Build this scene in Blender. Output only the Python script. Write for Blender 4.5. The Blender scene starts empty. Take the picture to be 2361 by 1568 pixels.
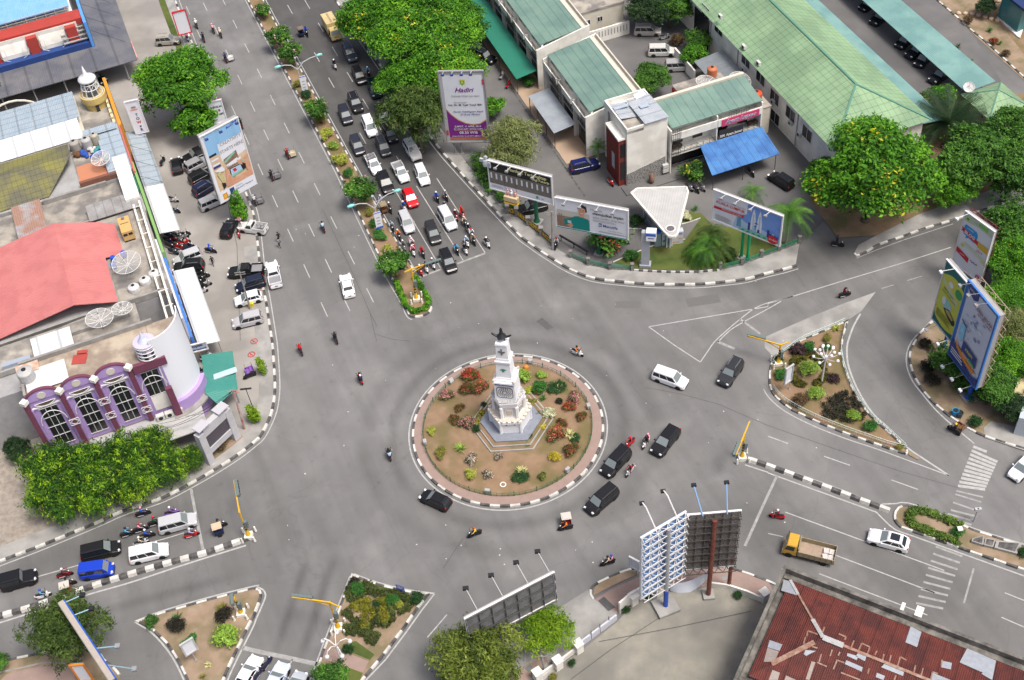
import bpy,bmesh,math,random
from math import cos,sin,pi,sqrt,atan2,radians
enm=enumerate
import numpy as np
import mathutils
from mathutils import Matrix
Vc=mathutils.Vector
Z0=(0,0,0)
R=radians
SC=bpy.context.scene
COL=SC.collection
# ------------------------------------------------------------------ camera
F,PIT,ROL,CH=2850.17,R(47.238),R(-6.038),117.73
CX0,CY0=1180.5,784.2
OX,OY=1.6427,-94.465
cam_d=bpy.data.cameras.new("camera")
cam=bpy.data.objects.new("camera",cam_d)
COL.objects.link(cam)
SC.camera=cam
cam_d.sensor_fit='HORIZONTAL'
cam_d.sensor_width=36.0
cam_d.lens=36.0*F/2361.0
cam_d.clip_start,cam_d.clip_end=1.0,6000.0
_right=Vc((cos(ROL),sin(ROL)*sin(PIT),sin(ROL)*cos(PIT)))
_fwd=Vc((0,cos(PIT),-sin(PIT)))
_up=_right.cross(_fwd)
cam.matrix_world=Matrix(((_right.x,_up.x,-_fwd.x,OX),(_right.y,_up.y,-_fwd.y,OY),(_right.z,_up.z,-_fwd.z,CH),(0,0,0,1)))
# ------------------------------------------------------------------ light
SUN_EL,SUN_AZ=66.0,-38.0
w=bpy.data.worlds.new("World")
SC.world=w
w.use_nodes=True
nt=w.node_tree
bg=nt.nodes["Background"]
sky=nt.nodes.new("ShaderNodeTexSky")
sky.sky_type='NISHITA'
sky.sun_disc=False
sky.sun_elevation=R(SUN_EL)
sky.sun_rotation=R(90-SUN_AZ)
sky.dust_density=7.0
sky.air_density=0.8
sky.ozone_density=1.0
nt.links.new(sky.outputs[0],bg.inputs[0])
bg.inputs[1].default_value=0.115
sun_d=bpy.data.lights.new("sun",'SUN')
sun_d.energy=2.0
sun_d.angle=R(17)
sun_d.color=(1.0,0.96,0.9)
sun=bpy.data.objects.new("sun",sun_d)
COL.objects.link(sun)
_s=Vc((cos(R(SUN_EL))*cos(R(SUN_AZ)),cos(R(SUN_EL))*sin(R(SUN_AZ)),sin(R(SUN_EL))))
sun.rotation_euler=_s.to_track_quat('Z','Y').to_euler()
sun.location=_s*300
SC.view_settings.view_transform='Standard'
SC.view_settings.look='None'
SC.view_settings.gamma=1.0
SC.view_settings.exposure=0.6
# ------------------------------------------------------------------ surveying helpers (photo position -> place in metres)
def _ray(px,py):
 u=(px-CX0)/F
 v=-(py-CY0)/F
 c,s=cos(ROL),sin(ROL)
 u2=u*c-v*s
 v2=u*s+v*c
 c,s=cos(PIT),sin(PIT)
 return(u2,c+v2*s,-s+v2*c)
def W(p,h=0.0):
 d=_ray(p[0],p[1])
 k=(CH-h)/-d[2]
 return Vc((OX+d[0]*k,OY+d[1]*k,h))
def pix(x,y,z):
 x-=OX;y-=OY;z-=CH
 c,s=cos(PIT),sin(PIT)
 v=y*s+z*c
 ww=y*c-z*s
 u2=x/ww;v2=v/ww
 c,s=cos(ROL),sin(ROL)
 return CX0+F*(u2*c+v2*s),CY0-F*(-u2*s+v2*c)
def t(c,r,x,y):
 return((750*c+x*.318878)/1.27065,((0,500,1000,1493)[r]+y*.318878)/1.27065)
def tt(c,r,*pts):
 return[t(c,r,x,y)for x,y in pts]
def WW(pts,h=0.0):
 return[W(p,h)for p in pts]
def V2(v):return Vc((v[0],v[1]))
def brg(a,b):
 return atan2(b[1]-a[1],b[0]-a[0])
# ------------------------------------------------------------------ materials
MATS={}
def _lin(c):
 if isinstance(c,str):
  c=c.lstrip('#')
  c=[int(c[i:i+2],16)/255 for i in(0,2,4)]
  c=[x/12.92 if x<=.04045 else((x+.055)/1.055)**2.4 for x in c]
 return tuple(c[:3])+(1.0,)
def mat(name,col=(.5,.5,.5),rough=.7,col2=None,scale=1.0,metal=0.0,spec=.3,bump=0.0,bscale=None,ocol=False,detail=6.0,contrast=.5,obj=True,coat=0.0,stretch=None,col3=None,scale3=.1,rot=0.0):
 if name in MATS:return MATS[name]
 m=bpy.data.materials.new(name)
 m.use_nodes=True
 n,l=m.node_tree.nodes,m.node_tree.links
 b=n["Principled BSDF"]
 b.inputs["Roughness"].default_value=rough
 b.inputs["Metallic"].default_value=metal
 b.inputs["Specular IOR Level"].default_value=spec
 if coat:
  b.inputs["Coat Weight"].default_value=coat
  b.inputs["Coat Roughness"].default_value=.05
 src=None
 if ocol:
  oi=n.new("ShaderNodeObjectInfo")
  src=oi.outputs["Color"]
 co=None
 if col2 is not None or bump or col3 is not None:
  if obj:
   co=n.new("ShaderNodeTexCoord").outputs["Object"]
  else:
   co=n.new("ShaderNodeNewGeometry").outputs["Position"]
  if stretch or rot:
   mp=n.new("ShaderNodeMapping")
   mp.inputs["Scale"].default_value=stretch or(1,1,1)
   mp.inputs["Rotation"].default_value=(0,0,rot)
   l.new(co,mp.inputs[0]);co=mp.outputs[0]
 cur=None
 if col2 is not None:
  nz=n.new("ShaderNodeTexNoise")
  nz.inputs["Scale"].default_value=scale
  nz.inputs["Detail"].default_value=detail
  nz.inputs["Roughness"].default_value=.62
  l.new(co,nz.inputs["Vector"])
  rp=n.new("ShaderNodeValToRGB")
  rp.color_ramp.elements[0].position=.5-contrast*.4
  rp.color_ramp.elements[1].position=.5+contrast*.4
  l.new(nz.outputs["Fac"],rp.inputs[0])
  mx=n.new("ShaderNodeMixRGB")
  l.new(rp.outputs[0],mx.inputs[0])
  if ocol:
   mx.blend_type='MULTIPLY'
   l.new(src,mx.inputs[1]);mx.inputs[2].default_value=_lin(col2)
  else:
   mx.inputs[1].default_value=_lin(col);mx.inputs[2].default_value=_lin(col2)
  cur=mx.outputs[0]
 elif ocol:
  cur=src
 if col3 is not None:
  nz=n.new("ShaderNodeTexNoise")
  nz.inputs["Scale"].default_value=scale3
  nz.inputs["Detail"].default_value=3
  l.new(co,nz.inputs["Vector"])
  rp=n.new("ShaderNodeValToRGB")
  rp.color_ramp.elements[0].position=.42
  rp.color_ramp.elements[1].position=.62
  l.new(nz.outputs["Fac"],rp.inputs[0])
  mx=n.new("ShaderNodeMixRGB")
  l.new(rp.outputs[0],mx.inputs[0])
  if cur is not None:l.new(cur,mx.inputs[1])
  else:mx.inputs[1].default_value=_lin(col)
  mx.inputs[2].default_value=_lin(col3)
  cur=mx.outputs[0]
 if cur is not None:l.new(cur,b.inputs["Base Color"])
 else:b.inputs["Base Color"].default_value=_lin(col)
 if bump:
  nz=n.new("ShaderNodeTexNoise")
  nz.inputs["Scale"].default_value=bscale or scale*4
  nz.inputs["Detail"].default_value=5
  l.new(co,nz.inputs["Vector"])
  bp=n.new("ShaderNodeBump")
  bp.inputs["Strength"].default_value=bump
  bp.inputs["Distance"].default_value=.05
  l.new(nz.outputs["Fac"],bp.inputs["Height"])
  l.new(bp.outputs[0],b.inputs["Normal"])
 MATS[name]=m
 return m
def corr(name,col,col2=None,pitch=.25,ang=0.0,rough=.5,metal=0.0,depth=.5,nscale=.6,seam=0.0,ccontrast=.5,col3=None,scale3=.4,seams2=0.0):
 """sheet-metal roofing: ridges along one direction, stains, optional darker sheet joints"""
 if name in MATS:return MATS[name]
 m=mat(name,col,rough,col2 or col,nscale,metal=metal,bump=0,obj=False,contrast=ccontrast,col3=col3,scale3=scale3)
 n,l=m.node_tree.nodes,m.node_tree.links
 b=n["Principled BSDF"]
 g=n.new("ShaderNodeNewGeometry").outputs["Position"]
 mp=n.new("ShaderNodeMapping")
 mp.inputs["Rotation"].default_value=(0,0,-ang)
 l.new(g,mp.inputs[0])
 wv=n.new("ShaderNodeTexWave")
 wv.bands_direction='Y'
 wv.inputs["Scale"].default_value=.314/pitch
 l.new(mp.outputs[0],wv.inputs["Vector"])
 bp=n.new("ShaderNodeBump")
 bp.inputs["Strength"].default_value=depth
 bp.inputs["Distance"].default_value=.06
 l.new(wv.outputs["Fac"],bp.inputs["Height"])
 l.new(bp.outputs[0],b.inputs["Normal"])
 def joint(dirn,dist,amt):
  w2=n.new("ShaderNodeTexWave")
  w2.bands_direction=dirn
  w2.inputs["Scale"].default_value=.314/dist
  l.new(mp.outputs[0],w2.inputs["Vector"])
  rp=n.new("ShaderNodeValToRGB")
  rp.color_ramp.elements[0].position=.0
  rp.color_ramp.elements[0].color=(1-amt,1-amt,1-amt,1)
  rp.color_ramp.elements[1].position=.06
  rp.color_ramp.elements[1].color=(1,1,1,1)
  l.new(w2.outputs["Fac"],rp.inputs[0])
  mx=n.new("ShaderNodeMixRGB");mx.blend_type='MULTIPLY';mx.inputs[0].default_value=1
  src=b.inputs["Base Color"].links[0].from_socket
  l.new(src,mx.inputs[1]);l.new(rp.outputs[0],mx.inputs[2])
  l.new(mx.outputs[0],b.inputs["Base Color"])
 if seam:joint('Y',seam,.3)
 if seams2:joint('X',seams2,.3)
 return m
# ------------------------------------------------------------------ mesh builder
class MB:
 def __init__(s):s.v=[];s.f=[];s.m=[]
 def quad(s,a,b,c,d,m=0):s.poly([a,b,c,d],m)
 def poly(s,pts,m=0):
  i=len(s.v)
  s.v+=[tuple(p)for p in pts]
  s.f.append(tuple(range(i,i+len(pts))));s.m.append(m)
 def pz(s,poly,z0,z1,m=0,mtop=None,bottom=True,z1s=None):
  """poly: xy corners, any order; z1s optional per-corner top heights"""
  P=[(p[0],p[1])for p in poly]
  a=sum(P[i][0]*P[(i+1)%len(P)][1]-P[(i+1)%len(P)][0]*P[i][1]for i in range(len(P)))
  Z=list(z1s)if z1s else[z1]*len(P)
  if a<0:P=P[::-1];Z=Z[::-1]
  n=len(P);i=len(s.v)
  s.v+=[(x,y,z0)for x,y in P]+[(P[k][0],P[k][1],Z[k])for k in range(n)]
  s.f.append(tuple(range(i+n,i+2*n)));s.m.append(m if mtop is None else mtop)
  if bottom:s.f.append(tuple(range(i+n-1,i-1,-1)));s.m.append(m)
  for k in range(n):
   k2=(k+1)%n
   s.f.append((i+k,i+k2,i+n+k2,i+n+k));s.m.append(m)
 def box(s,c,d,m=0,rz=0.0,M=None):
  x,y,z=d[0]/2,d[1]/2,d[2]/2
  P=[Vc((sx*x,sy*y,sz*z))for sx,sy,sz in((-1,-1,-1),(1,-1,-1),(1,1,-1),(-1,1,-1),(-1,-1,1),(1,-1,1),(1,1,1),(-1,1,1))]
  Q=M if M is not None else(Matrix.Rotation(rz,3,'Z')if rz else None)
  if Q is not None:P=[Q@p for p in P]
  i=len(s.v);c=Vc(c)
  s.v+=[tuple(p+c)for p in P]
  for f in((0,3,2,1),(4,5,6,7),(0,1,5,4),(1,2,6,5),(2,3,7,6),(3,0,4,7)):
   s.f.append(tuple(i+k for k in f));s.m.append(m)
 def bar(s,a,b,w,h=None,m=0):
  """square bar from a to b"""
  a=Vc(a);b=Vc(b);d=b-a
  if d.length<1e-6:return
  q=d.to_track_quat('X','Z').to_matrix()
  s.box((a+b)/2,(d.length,w,h or w),m,M=q)
 def cyl(s,a,b,r0,r1=None,n=10,m=0,caps=True):
  a=Vc(a);b=Vc(b);r1=r0 if r1 is None else r1
  d=(b-a)
  if d.length<1e-6:return
  q=d.to_track_quat('Z','X').to_matrix()
  i=len(s.v)
  for(o,r)in((a,r0),(b,r1)):
   for k in range(n):
    an=2*pi*k/n
    s.v.append(tuple(o+q@Vc((r*cos(an),r*sin(an),0))))
  for k in range(n):
   k2=(k+1)%n
   s.f.append((i+k,i+k2,i+n+k2,i+n+k));s.m.append(m)
  if caps:
   s.f.append(tuple(range(i+n-1,i-1,-1)));s.m.append(m)
   s.f.append(tuple(range(i+n,i+2*n)));s.m.append(m)
 def tb(s,pts,r,n=6,m=0,r1=None):
  pts=[Vc(p)for p in pts]
  i=len(s.v);K=len(pts)
  for j,p in enm(pts):
   d=(pts[min(j+1,K-1)]-pts[max(j-1,0)])
   q=d.to_track_quat('Z','X').to_matrix()
   rr=r if r1 is None else r+(r1-r)*j/(K-1)
   for k in range(n):
    an=2*pi*k/n
    s.v.append(tuple(p+q@Vc((rr*cos(an),rr*sin(an),0))))
  for j in range(K-1):
   for k in range(n):
    k2=(k+1)%n
    s.f.append((i+j*n+k,i+j*n+k2,i+(j+1)*n+k2,i+(j+1)*n+k));s.m.append(m)
  s.f.append(tuple(range(i+n-1,i-1,-1)));s.m.append(m)
  s.f.append(tuple(range(i+(K-1)*n,i+K*n)));s.m.append(m)
 def lz(s,prof,c=Z0,n=16,m=0,a0=0.0,sx=1.0,sy=1.0):
  """prof: list of (r, z)"""
  i=len(s.v);c=Vc(c)
  for r,z in prof:
   for k in range(n):
    an=a0+2*pi*k/n
    s.v.append((c.x+sx*r*cos(an),c.y+sy*r*sin(an),c.z+z))
  for j in range(len(prof)-1):
   for k in range(n):
    k2=(k+1)%n
    s.f.append((i+j*n+k,i+j*n+k2,i+(j+1)*n+k2,i+(j+1)*n+k));s.m.append(m)
  s.f.append(tuple(range(i+n-1,i-1,-1)));s.m.append(m)
  j=len(prof)-1
  s.f.append(tuple(range(i+j*n,i+j*n+n)));s.m.append(m)
 def ball(s,c,r,m=0,n=8,sc=(1,1,1)):
  k=n//2+1
  prof=[(max(.02*r,r*sin(pi*j/k)),-r*cos(pi*j/k)*sc[2])for j in range(k+1)]
  s.lz(prof,c,n,m,sx=sc[0],sy=sc[1])
 def strip(s,L,Rr,z,m=0):
  for k in range(len(L)-1):
   s.poly([(L[k][0],L[k][1],z),(Rr[k][0],Rr[k][1],z),(Rr[k+1][0],Rr[k+1][1],z),(L[k+1][0],L[k+1][1],z)],m)
 def mesh(s,name,mats,org=Z0,smooth=False):
  me=bpy.data.meshes.new(name)
  o=Vc(org)
  me.from_pydata([(x-o.x,y-o.y,z-o.z)for x,y,z in s.v],[],s.f)
  if not isinstance(mats,(list,tuple)):mats=[mats]
  for m in mats:me.materials.append(m)
  me.polygons.foreach_set("material_index",s.m)
  if smooth:me.polygons.foreach_set("use_smooth",[True]*len(s.f))
  bm=bmesh.new();bm.from_mesh(me)
  bmesh.ops.recalc_face_normals(bm,faces=bm.faces)
  bm.to_mesh(me);bm.free()
  me.update()
  return me
 def raw(s,name,mats,org=Z0):
  me=bpy.data.meshes.new(name)
  o=Vc(org)
  me.from_pydata([(x-o.x,y-o.y,z-o.z)for x,y,z in s.v],[],s.f)
  if not isinstance(mats,(list,tuple)):mats=[mats]
  for m in mats:me.materials.append(m)
  me.polygons.foreach_set("material_index",s.m)
  return me
 def obj(s,name,mats,parent=None,org=None,smooth=False,label=None,flat=False):
  if org is None:org=ploc(parent)
  me=s.raw(name,mats,org)if flat else s.mesh(name,mats,org,smooth)
  o=bpy.data.objects.new(name,me)
  COL.objects.link(o)
  if parent:o.parent=parent
  else:o.location=org
  if label:o["label"]=label
  return o
def ploc(p):
 v=Vc(Z0)
 while p is not None:
  v=v+p.location;p=p.parent
 return v
def thing(name,label,cat,loc=Z0,rz=0.0,group=None):
 o=bpy.data.objects.new(name,None)
 o.empty_display_size=.3
 COL.objects.link(o)
 o.location=loc;o.rotation_euler=(0,0,rz)
 return tag(o,label,cat,group)
def tag(o,label,cat,group=None):
 o["label"]=label;o["category"]=cat
 if group:o["group"]=group
 return o
def stru(o):
 o["kind"]="structure";return o
def stuff(o):
 o["kind"]="stuff";return o
def text_mesh(txt,name,size,mat_,M,parent=None,align='CENTER',bold=0.0,shear=0.0,maxw=None,font_extr=.012,space=1.0):
 cu=bpy.data.curves.new(name,'FONT')
 cu.body=txt;cu.size=size;cu.align_x=align;cu.align_y='CENTER'
 cu.extrude=font_extr;cu.offset=bold;cu.shear=shear;cu.space_character=space
 cu.resolution_u=2
 ob=bpy.data.objects.new(name,cu)
 COL.objects.link(ob)
 dg=bpy.context.evaluated_depsgraph_get()
 me=bpy.data.meshes.new_from_object(ob.evaluated_get(dg))
 bpy.data.objects.remove(ob);bpy.data.curves.remove(cu)
 if maxw and len(me.vertices):
  xs=[v.co.x for v in me.vertices]
  wd=max(xs)-min(xs)
  if wd>maxw:
   k=maxw/wd
   for v in me.vertices:v.co.x*=k
 me.name=name
 me.materials.clear();me.materials.append(mat_)
 me.transform(M)
 o=bpy.data.objects.new(name,me)
 COL.objects.link(o)
 if parent:o.parent=parent
 return o
# ================================================================== GROUND, ROADS, KERBS
_th=R(-71.4)
RD=(cos(_th),sin(_th));RN=(-RD[1],RD[0])
def RA(s,n,z=0.0):
 return Vc((s*RD[0]+n*RN[0],s*RD[1]+n*RN[1],z))
def asphalt(name,base,dark_queue=True):
 m=bpy.data.materials.new(name);m.use_nodes=True
 n,l=m.node_tree.nodes,m.node_tree.links
 b=n["Principled BSDF"]
 b.inputs["Roughness"].default_value=.85
 b.inputs["Specular IOR Level"].default_value=.25
 g=n.new("ShaderNodeNewGeometry").outputs["Position"]
 def noise(scale,det,lo,hi,c0,c1,vec=None,dist=0.0):
  z=n.new("ShaderNodeTexNoise");z.inputs["Scale"].default_value=scale;z.inputs["Detail"].default_value=det
  z.inputs["Distortion"].default_value=dist
  l.new(vec or g,z.inputs["Vector"])
  r=n.new("ShaderNodeMapRange");r.inputs[1].default_value=lo;r.inputs[2].default_value=hi
  r.inputs[3].default_value=c0;r.inputs[4].default_value=c1
  l.new(z.outputs["Fac"],r.inputs[0]);return r.outputs[0]
 def mul(a,c):
  q=n.new("ShaderNodeMath");q.operation='MULTIPLY';l.new(a,q.inputs[0])
  if isinstance(c,float):q.inputs[1].default_value=c
  else:l.new(c,q.inputs[1])
  return q.outputs[0]
 v=noise(.045,3,.35,.65,.88,1.12,dist=.6)
 v=mul(v,noise(.35,5,.3,.7,.93,1.07))
 v=mul(v,noise(14.0,3,.3,.7,.86,1.14))
 ln=n.new("ShaderNodeVectorMath");ln.operation='LENGTH';l.new(g,ln.inputs[0])
 def track(r0,wd,amt):
  a=n.new("ShaderNodeMath");a.operation='SUBTRACT';l.new(ln.outputs["Value"],a.inputs[0]);a.inputs[1].default_value=r0
  c=n.new("ShaderNodeMath");c.operation='ABSOLUTE';l.new(a.outputs[0],c.inputs[0])
  r=n.new("ShaderNodeMapRange");r.interpolation_type='SMOOTHSTEP'
  r.inputs[1].default_value=0;r.inputs[2].default_value=wd;r.inputs[3].default_value=1-amt;r.inputs[4].default_value=1
  l.new(c.outputs[0],r.inputs[0])
  return r.outputs[0]
 v=mul(v,track(14.2,1.3,.22));v=mul(v,track(17.6,1.8,.14));v=mul(v,noise(.9,6,.62,.74,1,.86));v=mul(v,noise(.16,4,.55,.7,1,1.2))
 def ltrack(pa,pb,wd,amt):
  A,B=W(pa),W(pb);d=(B-A);L=d.length;d.normalize();nn=(-d.y,d.x,0)
  def rng_(v3,off,half,soft,amt_):
   q=n.new("ShaderNodeVectorMath");q.operation='DOT_PRODUCT';l.new(g,q.inputs[0]);q.inputs[1].default_value=v3
   a=n.new("ShaderNodeMath");a.operation='SUBTRACT';l.new(q.outputs["Value"],a.inputs[0]);a.inputs[1].default_value=off
   c=n.new("ShaderNodeMath");c.operation='ABSOLUTE';l.new(a.outputs[0],c.inputs[0])
   r=n.new("ShaderNodeMapRange");r.interpolation_type='SMOOTHSTEP';r.inputs[1].default_value=half-soft;r.inputs[2].default_value=half;r.inputs[3].default_value=amt_;r.inputs[4].default_value=0
   l.new(c.outputs[0],r.inputs[0]);return r.outputs[0]
  M_=(A+B)/2
  k=mul(rng_(nn,M_.x*nn[0]+M_.y*nn[1],wd,wd,amt),rng_((d.x,d.y,0),M_.dot(d),L/2,L*.3,1.0))
  q=n.new("ShaderNodeMath");q.operation='SUBTRACT';q.inputs[0].default_value=1;l.new(k,q.inputs[1]);return q.outputs[0]
 for pa,pb,wd,am in((t(1,3,760,300),t(1,3,350,1568),1.0,.3),(t(1,3,520,300),t(1,3,120,1500),.9,.25),(t(0,3,2352,560),t(0,3,700,1000),1.1,.2),(t(3,2,1150,150),t(3,2,1750,1000),2.6,.2),(t(2,1,200,900),t(2,1,1500,1130),1.6,.16),(t(3,3,-600,-100),t(3,3,2600,1100),6.5,.2),(t(0,3,-600,760),t(0,2,2300,1480),4.5,.32),(t(3,1,-900,1060),t(3,1,2600,380),5.5,.38)):v=mul(v,ltrack(pa,pb,wd,am))
 def dot(v3):
  d=n.new("ShaderNodeVectorMath");d.operation='DOT_PRODUCT';l.new(g,d.inputs[0]);d.inputs[1].default_value=v3
  return d.outputs["Value"]
 cv=n.new("ShaderNodeCombineXYZ")
 l.new(dot((RD[0]*.03,RD[1]*.03,0)),cv.inputs[0]);l.new(dot((RN[0]*.5,RN[1]*.5,0)),cv.inputs[1])
 v=mul(v,noise(1.0,4,.3,.7,.9,1.1,cv.outputs[0]))
 vo=n.new("ShaderNodeTexVoronoi");vo.feature='DISTANCE_TO_EDGE';vo.inputs["Scale"].default_value=.1
 wz=n.new("ShaderNodeTexNoise");wz.inputs["Scale"].default_value=.5;wz.inputs["Detail"].default_value=5;l.new(g,wz.inputs["Vector"])
 ad=n.new("ShaderNodeMixRGB");ad.blend_type='ADD';ad.inputs[0].default_value=3;l.new(g,ad.inputs[1]);l.new(wz.outputs["Color"],ad.inputs[2]);l.new(ad.outputs[0],vo.inputs["Vector"])
 rc=n.new("ShaderNodeMapRange");rc.inputs[1].default_value=.0;rc.inputs[2].default_value=.007;rc.inputs[3].default_value=.9;rc.inputs[4].default_value=1
 l.new(vo.outputs["Distance"],rc.inputs[0]);v=mul(v,rc.outputs[0])
 if dark_queue:  # darker queue lanes: asphalt tone plus vignette darkening put into the colour
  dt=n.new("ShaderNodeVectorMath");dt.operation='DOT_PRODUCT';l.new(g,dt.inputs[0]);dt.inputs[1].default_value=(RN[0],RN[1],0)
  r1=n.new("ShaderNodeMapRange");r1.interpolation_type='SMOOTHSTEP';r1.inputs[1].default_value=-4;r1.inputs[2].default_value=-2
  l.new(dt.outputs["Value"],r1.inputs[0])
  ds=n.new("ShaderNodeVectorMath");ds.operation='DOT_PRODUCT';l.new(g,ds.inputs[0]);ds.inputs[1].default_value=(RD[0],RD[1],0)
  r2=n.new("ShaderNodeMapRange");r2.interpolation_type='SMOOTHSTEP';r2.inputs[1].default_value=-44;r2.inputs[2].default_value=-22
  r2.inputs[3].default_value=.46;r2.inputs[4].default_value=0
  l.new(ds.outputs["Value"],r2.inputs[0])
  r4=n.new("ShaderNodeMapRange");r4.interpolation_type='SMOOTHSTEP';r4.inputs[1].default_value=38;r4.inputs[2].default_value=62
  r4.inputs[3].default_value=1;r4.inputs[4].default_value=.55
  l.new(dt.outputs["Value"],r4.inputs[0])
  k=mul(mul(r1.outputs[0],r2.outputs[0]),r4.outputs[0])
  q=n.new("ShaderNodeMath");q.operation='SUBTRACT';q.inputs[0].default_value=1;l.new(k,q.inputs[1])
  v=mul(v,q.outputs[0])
 mx=n.new("ShaderNodeMixRGB");mx.blend_type='MULTIPLY';mx.inputs[0].default_value=1
 mx.inputs[1].default_value=_lin(base)
 cb=n.new("ShaderNodeCombineXYZ")
 for i in range(3):l.new(v,cb.inputs[i])
 l.new(cb.outputs[0],mx.inputs[2])
 l.new(mx.outputs[0],b.inputs["Base Color"])
 return m
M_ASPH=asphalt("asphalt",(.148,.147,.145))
M_ASPH_D=mat("asphalt patch",(.1,.1,.1),.85,(.075,.075,.075),3,obj=False)
M_YARD=mat("yard asphalt",(.12,.12,.12),.9,(.16,.155,.15),.25,obj=False,bump=.2,bscale=8,col3=(.095,.095,.097),scale3=.08)
M_LOT=mat("parking concrete",(.27,.255,.235),.9,(.33,.315,.295),.25,obj=False,bump=.15,bscale=6,col3=(.22,.21,.195),scale3=.12)
M_WALK=mat("pavement concrete",(.33,.325,.31),.9,(.27,.265,.25),.6,obj=False,bump=.2,bscale=5,col3=(.22,.215,.205),scale3=.35)
M_CONC=mat("weathered concrete",(.33,.32,.3),.9,(.2,.195,.185),.7,obj=False,bump=.2,bscale=5)
M_SOIL=mat("bare soil",(.21,.135,.082),.95,(.27,.185,.118),.55,obj=False,bump=.3,bscale=9,col3=(.15,.12,.055),scale3=.3)
M_SOIL2=mat("pale soil",(.24,.17,.115),.95,(.3,.23,.165),.7,obj=False,bump=.3,bscale=9,col3=(.17,.14,.08),scale3=.4)
M_GRASS=mat("thin lawn",(.075,.105,.022),.95,(.125,.13,.035),.6,obj=False,bump=.5,bscale=20,col3=(.04,.07,.015),scale3=.3)
M_PINK=mat("pink paving",(.3,.215,.185),.9,(.25,.185,.16),1.2,obj=False,bump=.15,bscale=10)
M_GRAV=mat("gravel lot",(.2,.195,.165),.95,(.28,.265,.225),.5,obj=False,bump=.5,bscale=14,col3=(.16,.155,.14),scale3=.13)
M_RUB=mat("rubble",(.33,.3,.26),.95,(.2,.17,.14),1.4,obj=False,bump=.8,bscale=3)
M_PAINT=mat("road paint",(.47,.47,.455),.8,(.25,.25,.245),2.6,obj=False,contrast=.7)
M_PAINT_W=mat("worn road paint",(.36,.36,.35),.85,(.19,.19,.188),1.8,obj=False,contrast=.6)
M_KW=mat("white kerb paint",(.7,.7,.67),.8,(.33,.315,.28),1.7,obj=False,contrast=.75)
M_KB=mat("black kerb paint",(.03,.03,.032),.8,(.14,.135,.13),1.5,obj=False)
M_KC=mat("kerb concrete",(.34,.33,.31),.9,(.22,.21,.2),1.2,obj=False)
mb=MB()
mb.poly([(-1500,-1500,0),(1500,-1500,0),(1500,1500,0),(-1500,1500,0)])
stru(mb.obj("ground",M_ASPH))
def smp(P,step=.5,closed=False):
 P=[Vc((p[0],p[1],0))for p in P]
 n=len(P);out=[]
 rng=range(n if closed else n-1)
 for i in rng:
  if closed:a,b,c,d=P[(i-1)%n],P[i],P[(i+1)%n],P[(i+2)%n]
  else:
   b,c=P[i],P[i+1]
   a=P[i-1]if i>0 else b*2-c
   d=P[i+2]if i+2<n else c*2-b
  k=max(2,int((c-b).length/step))
  for j in range(k):
   u=j/k
   out.append(.5*((2*b)+(c-a)*u+(2*a-5*b+4*c-d)*u*u+(3*b-a-3*c+d)*u**3))
 if not closed:out.append(P[-1])
 return out
def rsm(P,step,closed=False):
 P=[Vc((p[0],p[1],0))for p in P]
 if closed:P=P+[P[0]]
 L=[0]
 for a,b in zip(P,P[1:]):L.append(L[-1]+(b-a).length)
 n=max(1,round(L[-1]/step));out=[];j=0
 for i in range(n+1):
  d=L[-1]*i/n
  while j<len(L)-2 and L[j+1]<d:j+=1
  u=(d-L[j])/max(1e-9,L[j+1]-L[j])
  out.append(P[j].lerp(P[j+1],min(1,u)))
 return out
def offset(P,d,closed=False):
 out=[];n=len(P)
 for i in range(n):
  if closed:a,b=P[i-1],P[(i+1)%n]
  else:a,b=P[max(0,i-1)],P[min(n-1,i+1)]
  tdir=Vc((b[0]-a[0],b[1]-a[1]))
  if tdir.length<1e-9:tdir=Vc((1,0))
  tdir.normalize()
  out.append(Vc((P[i][0]-tdir.y*d,P[i][1]+tdir.x*d,0)))
 return out
def sheet(name,pts,m,z,thick=0.0,holes=None):
 mb=MB()
 if thick:
  mb.pz([(p[0],p[1])for p in pts],z-thick,z,bottom=False)
 else:
  mb.poly([(p[0],p[1],z)for p in pts])
 return stru(mb.obj(name,m))
def line(mb,pts,wd=.15,z=.006,closed=False):
 P=list(pts)
 if closed:P=P+[P[0]]
 L=offset(P,wd/2);Rr=offset(P,-wd/2)
 if closed:L[-1]=L[0];Rr[-1]=Rr[0]
 mb.strip(L,Rr,z)
def kerb(pts,side=1,wd=.3,ht=.2,seg=1.05,closed=False,smooth=True,paint=True,start=0,name="kerb",gap=0.0):
 """painted kerbstones; pts is the road-side foot, body lies to `side` (left = 1)"""
 P=smp(pts,.4,closed)if smooth else[Vc((p[0],p[1],0))for p in pts]
 P=rsm(P,seg/2,closed)
 if closed:P=P[:-1]
 A=P;B=offset(P,side*.04,closed);C=offset(P,side*wd,closed)
 mb=MB();n=len(P)
 for i in range(n if closed else n-1):
  j=(i+1)%n
  mi=((i//2+start)%2)if paint else 0
  zj=ht
  a0,a1=(A[i].x,A[i].y,0),(A[j].x,A[j].y,0)
  b0,b1=(B[i].x,B[i].y,zj),(B[j].x,B[j].y,zj)
  c0,c1=(C[i].x,C[i].y,zj),(C[j].x,C[j].y,zj)
  d0,d1=(C[i].x,C[i].y,0),(C[j].x,C[j].y,0)
  mb.poly([a0,a1,b1,b0],mi);mb.poly([b0,b1,c1,c0],mi);mb.poly([c0,c1,d1,d0],mi)
 if not closed:
  for i in(0,n-1):
   mb.poly([(A[i].x,A[i].y,0),(B[i].x,B[i].y,ht),(C[i].x,C[i].y,ht),(C[i].x,C[i].y,0)],0)
 stru(mb.obj(name,[M_KW,M_KB]if paint else[M_KC]))
 return P,C
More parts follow.
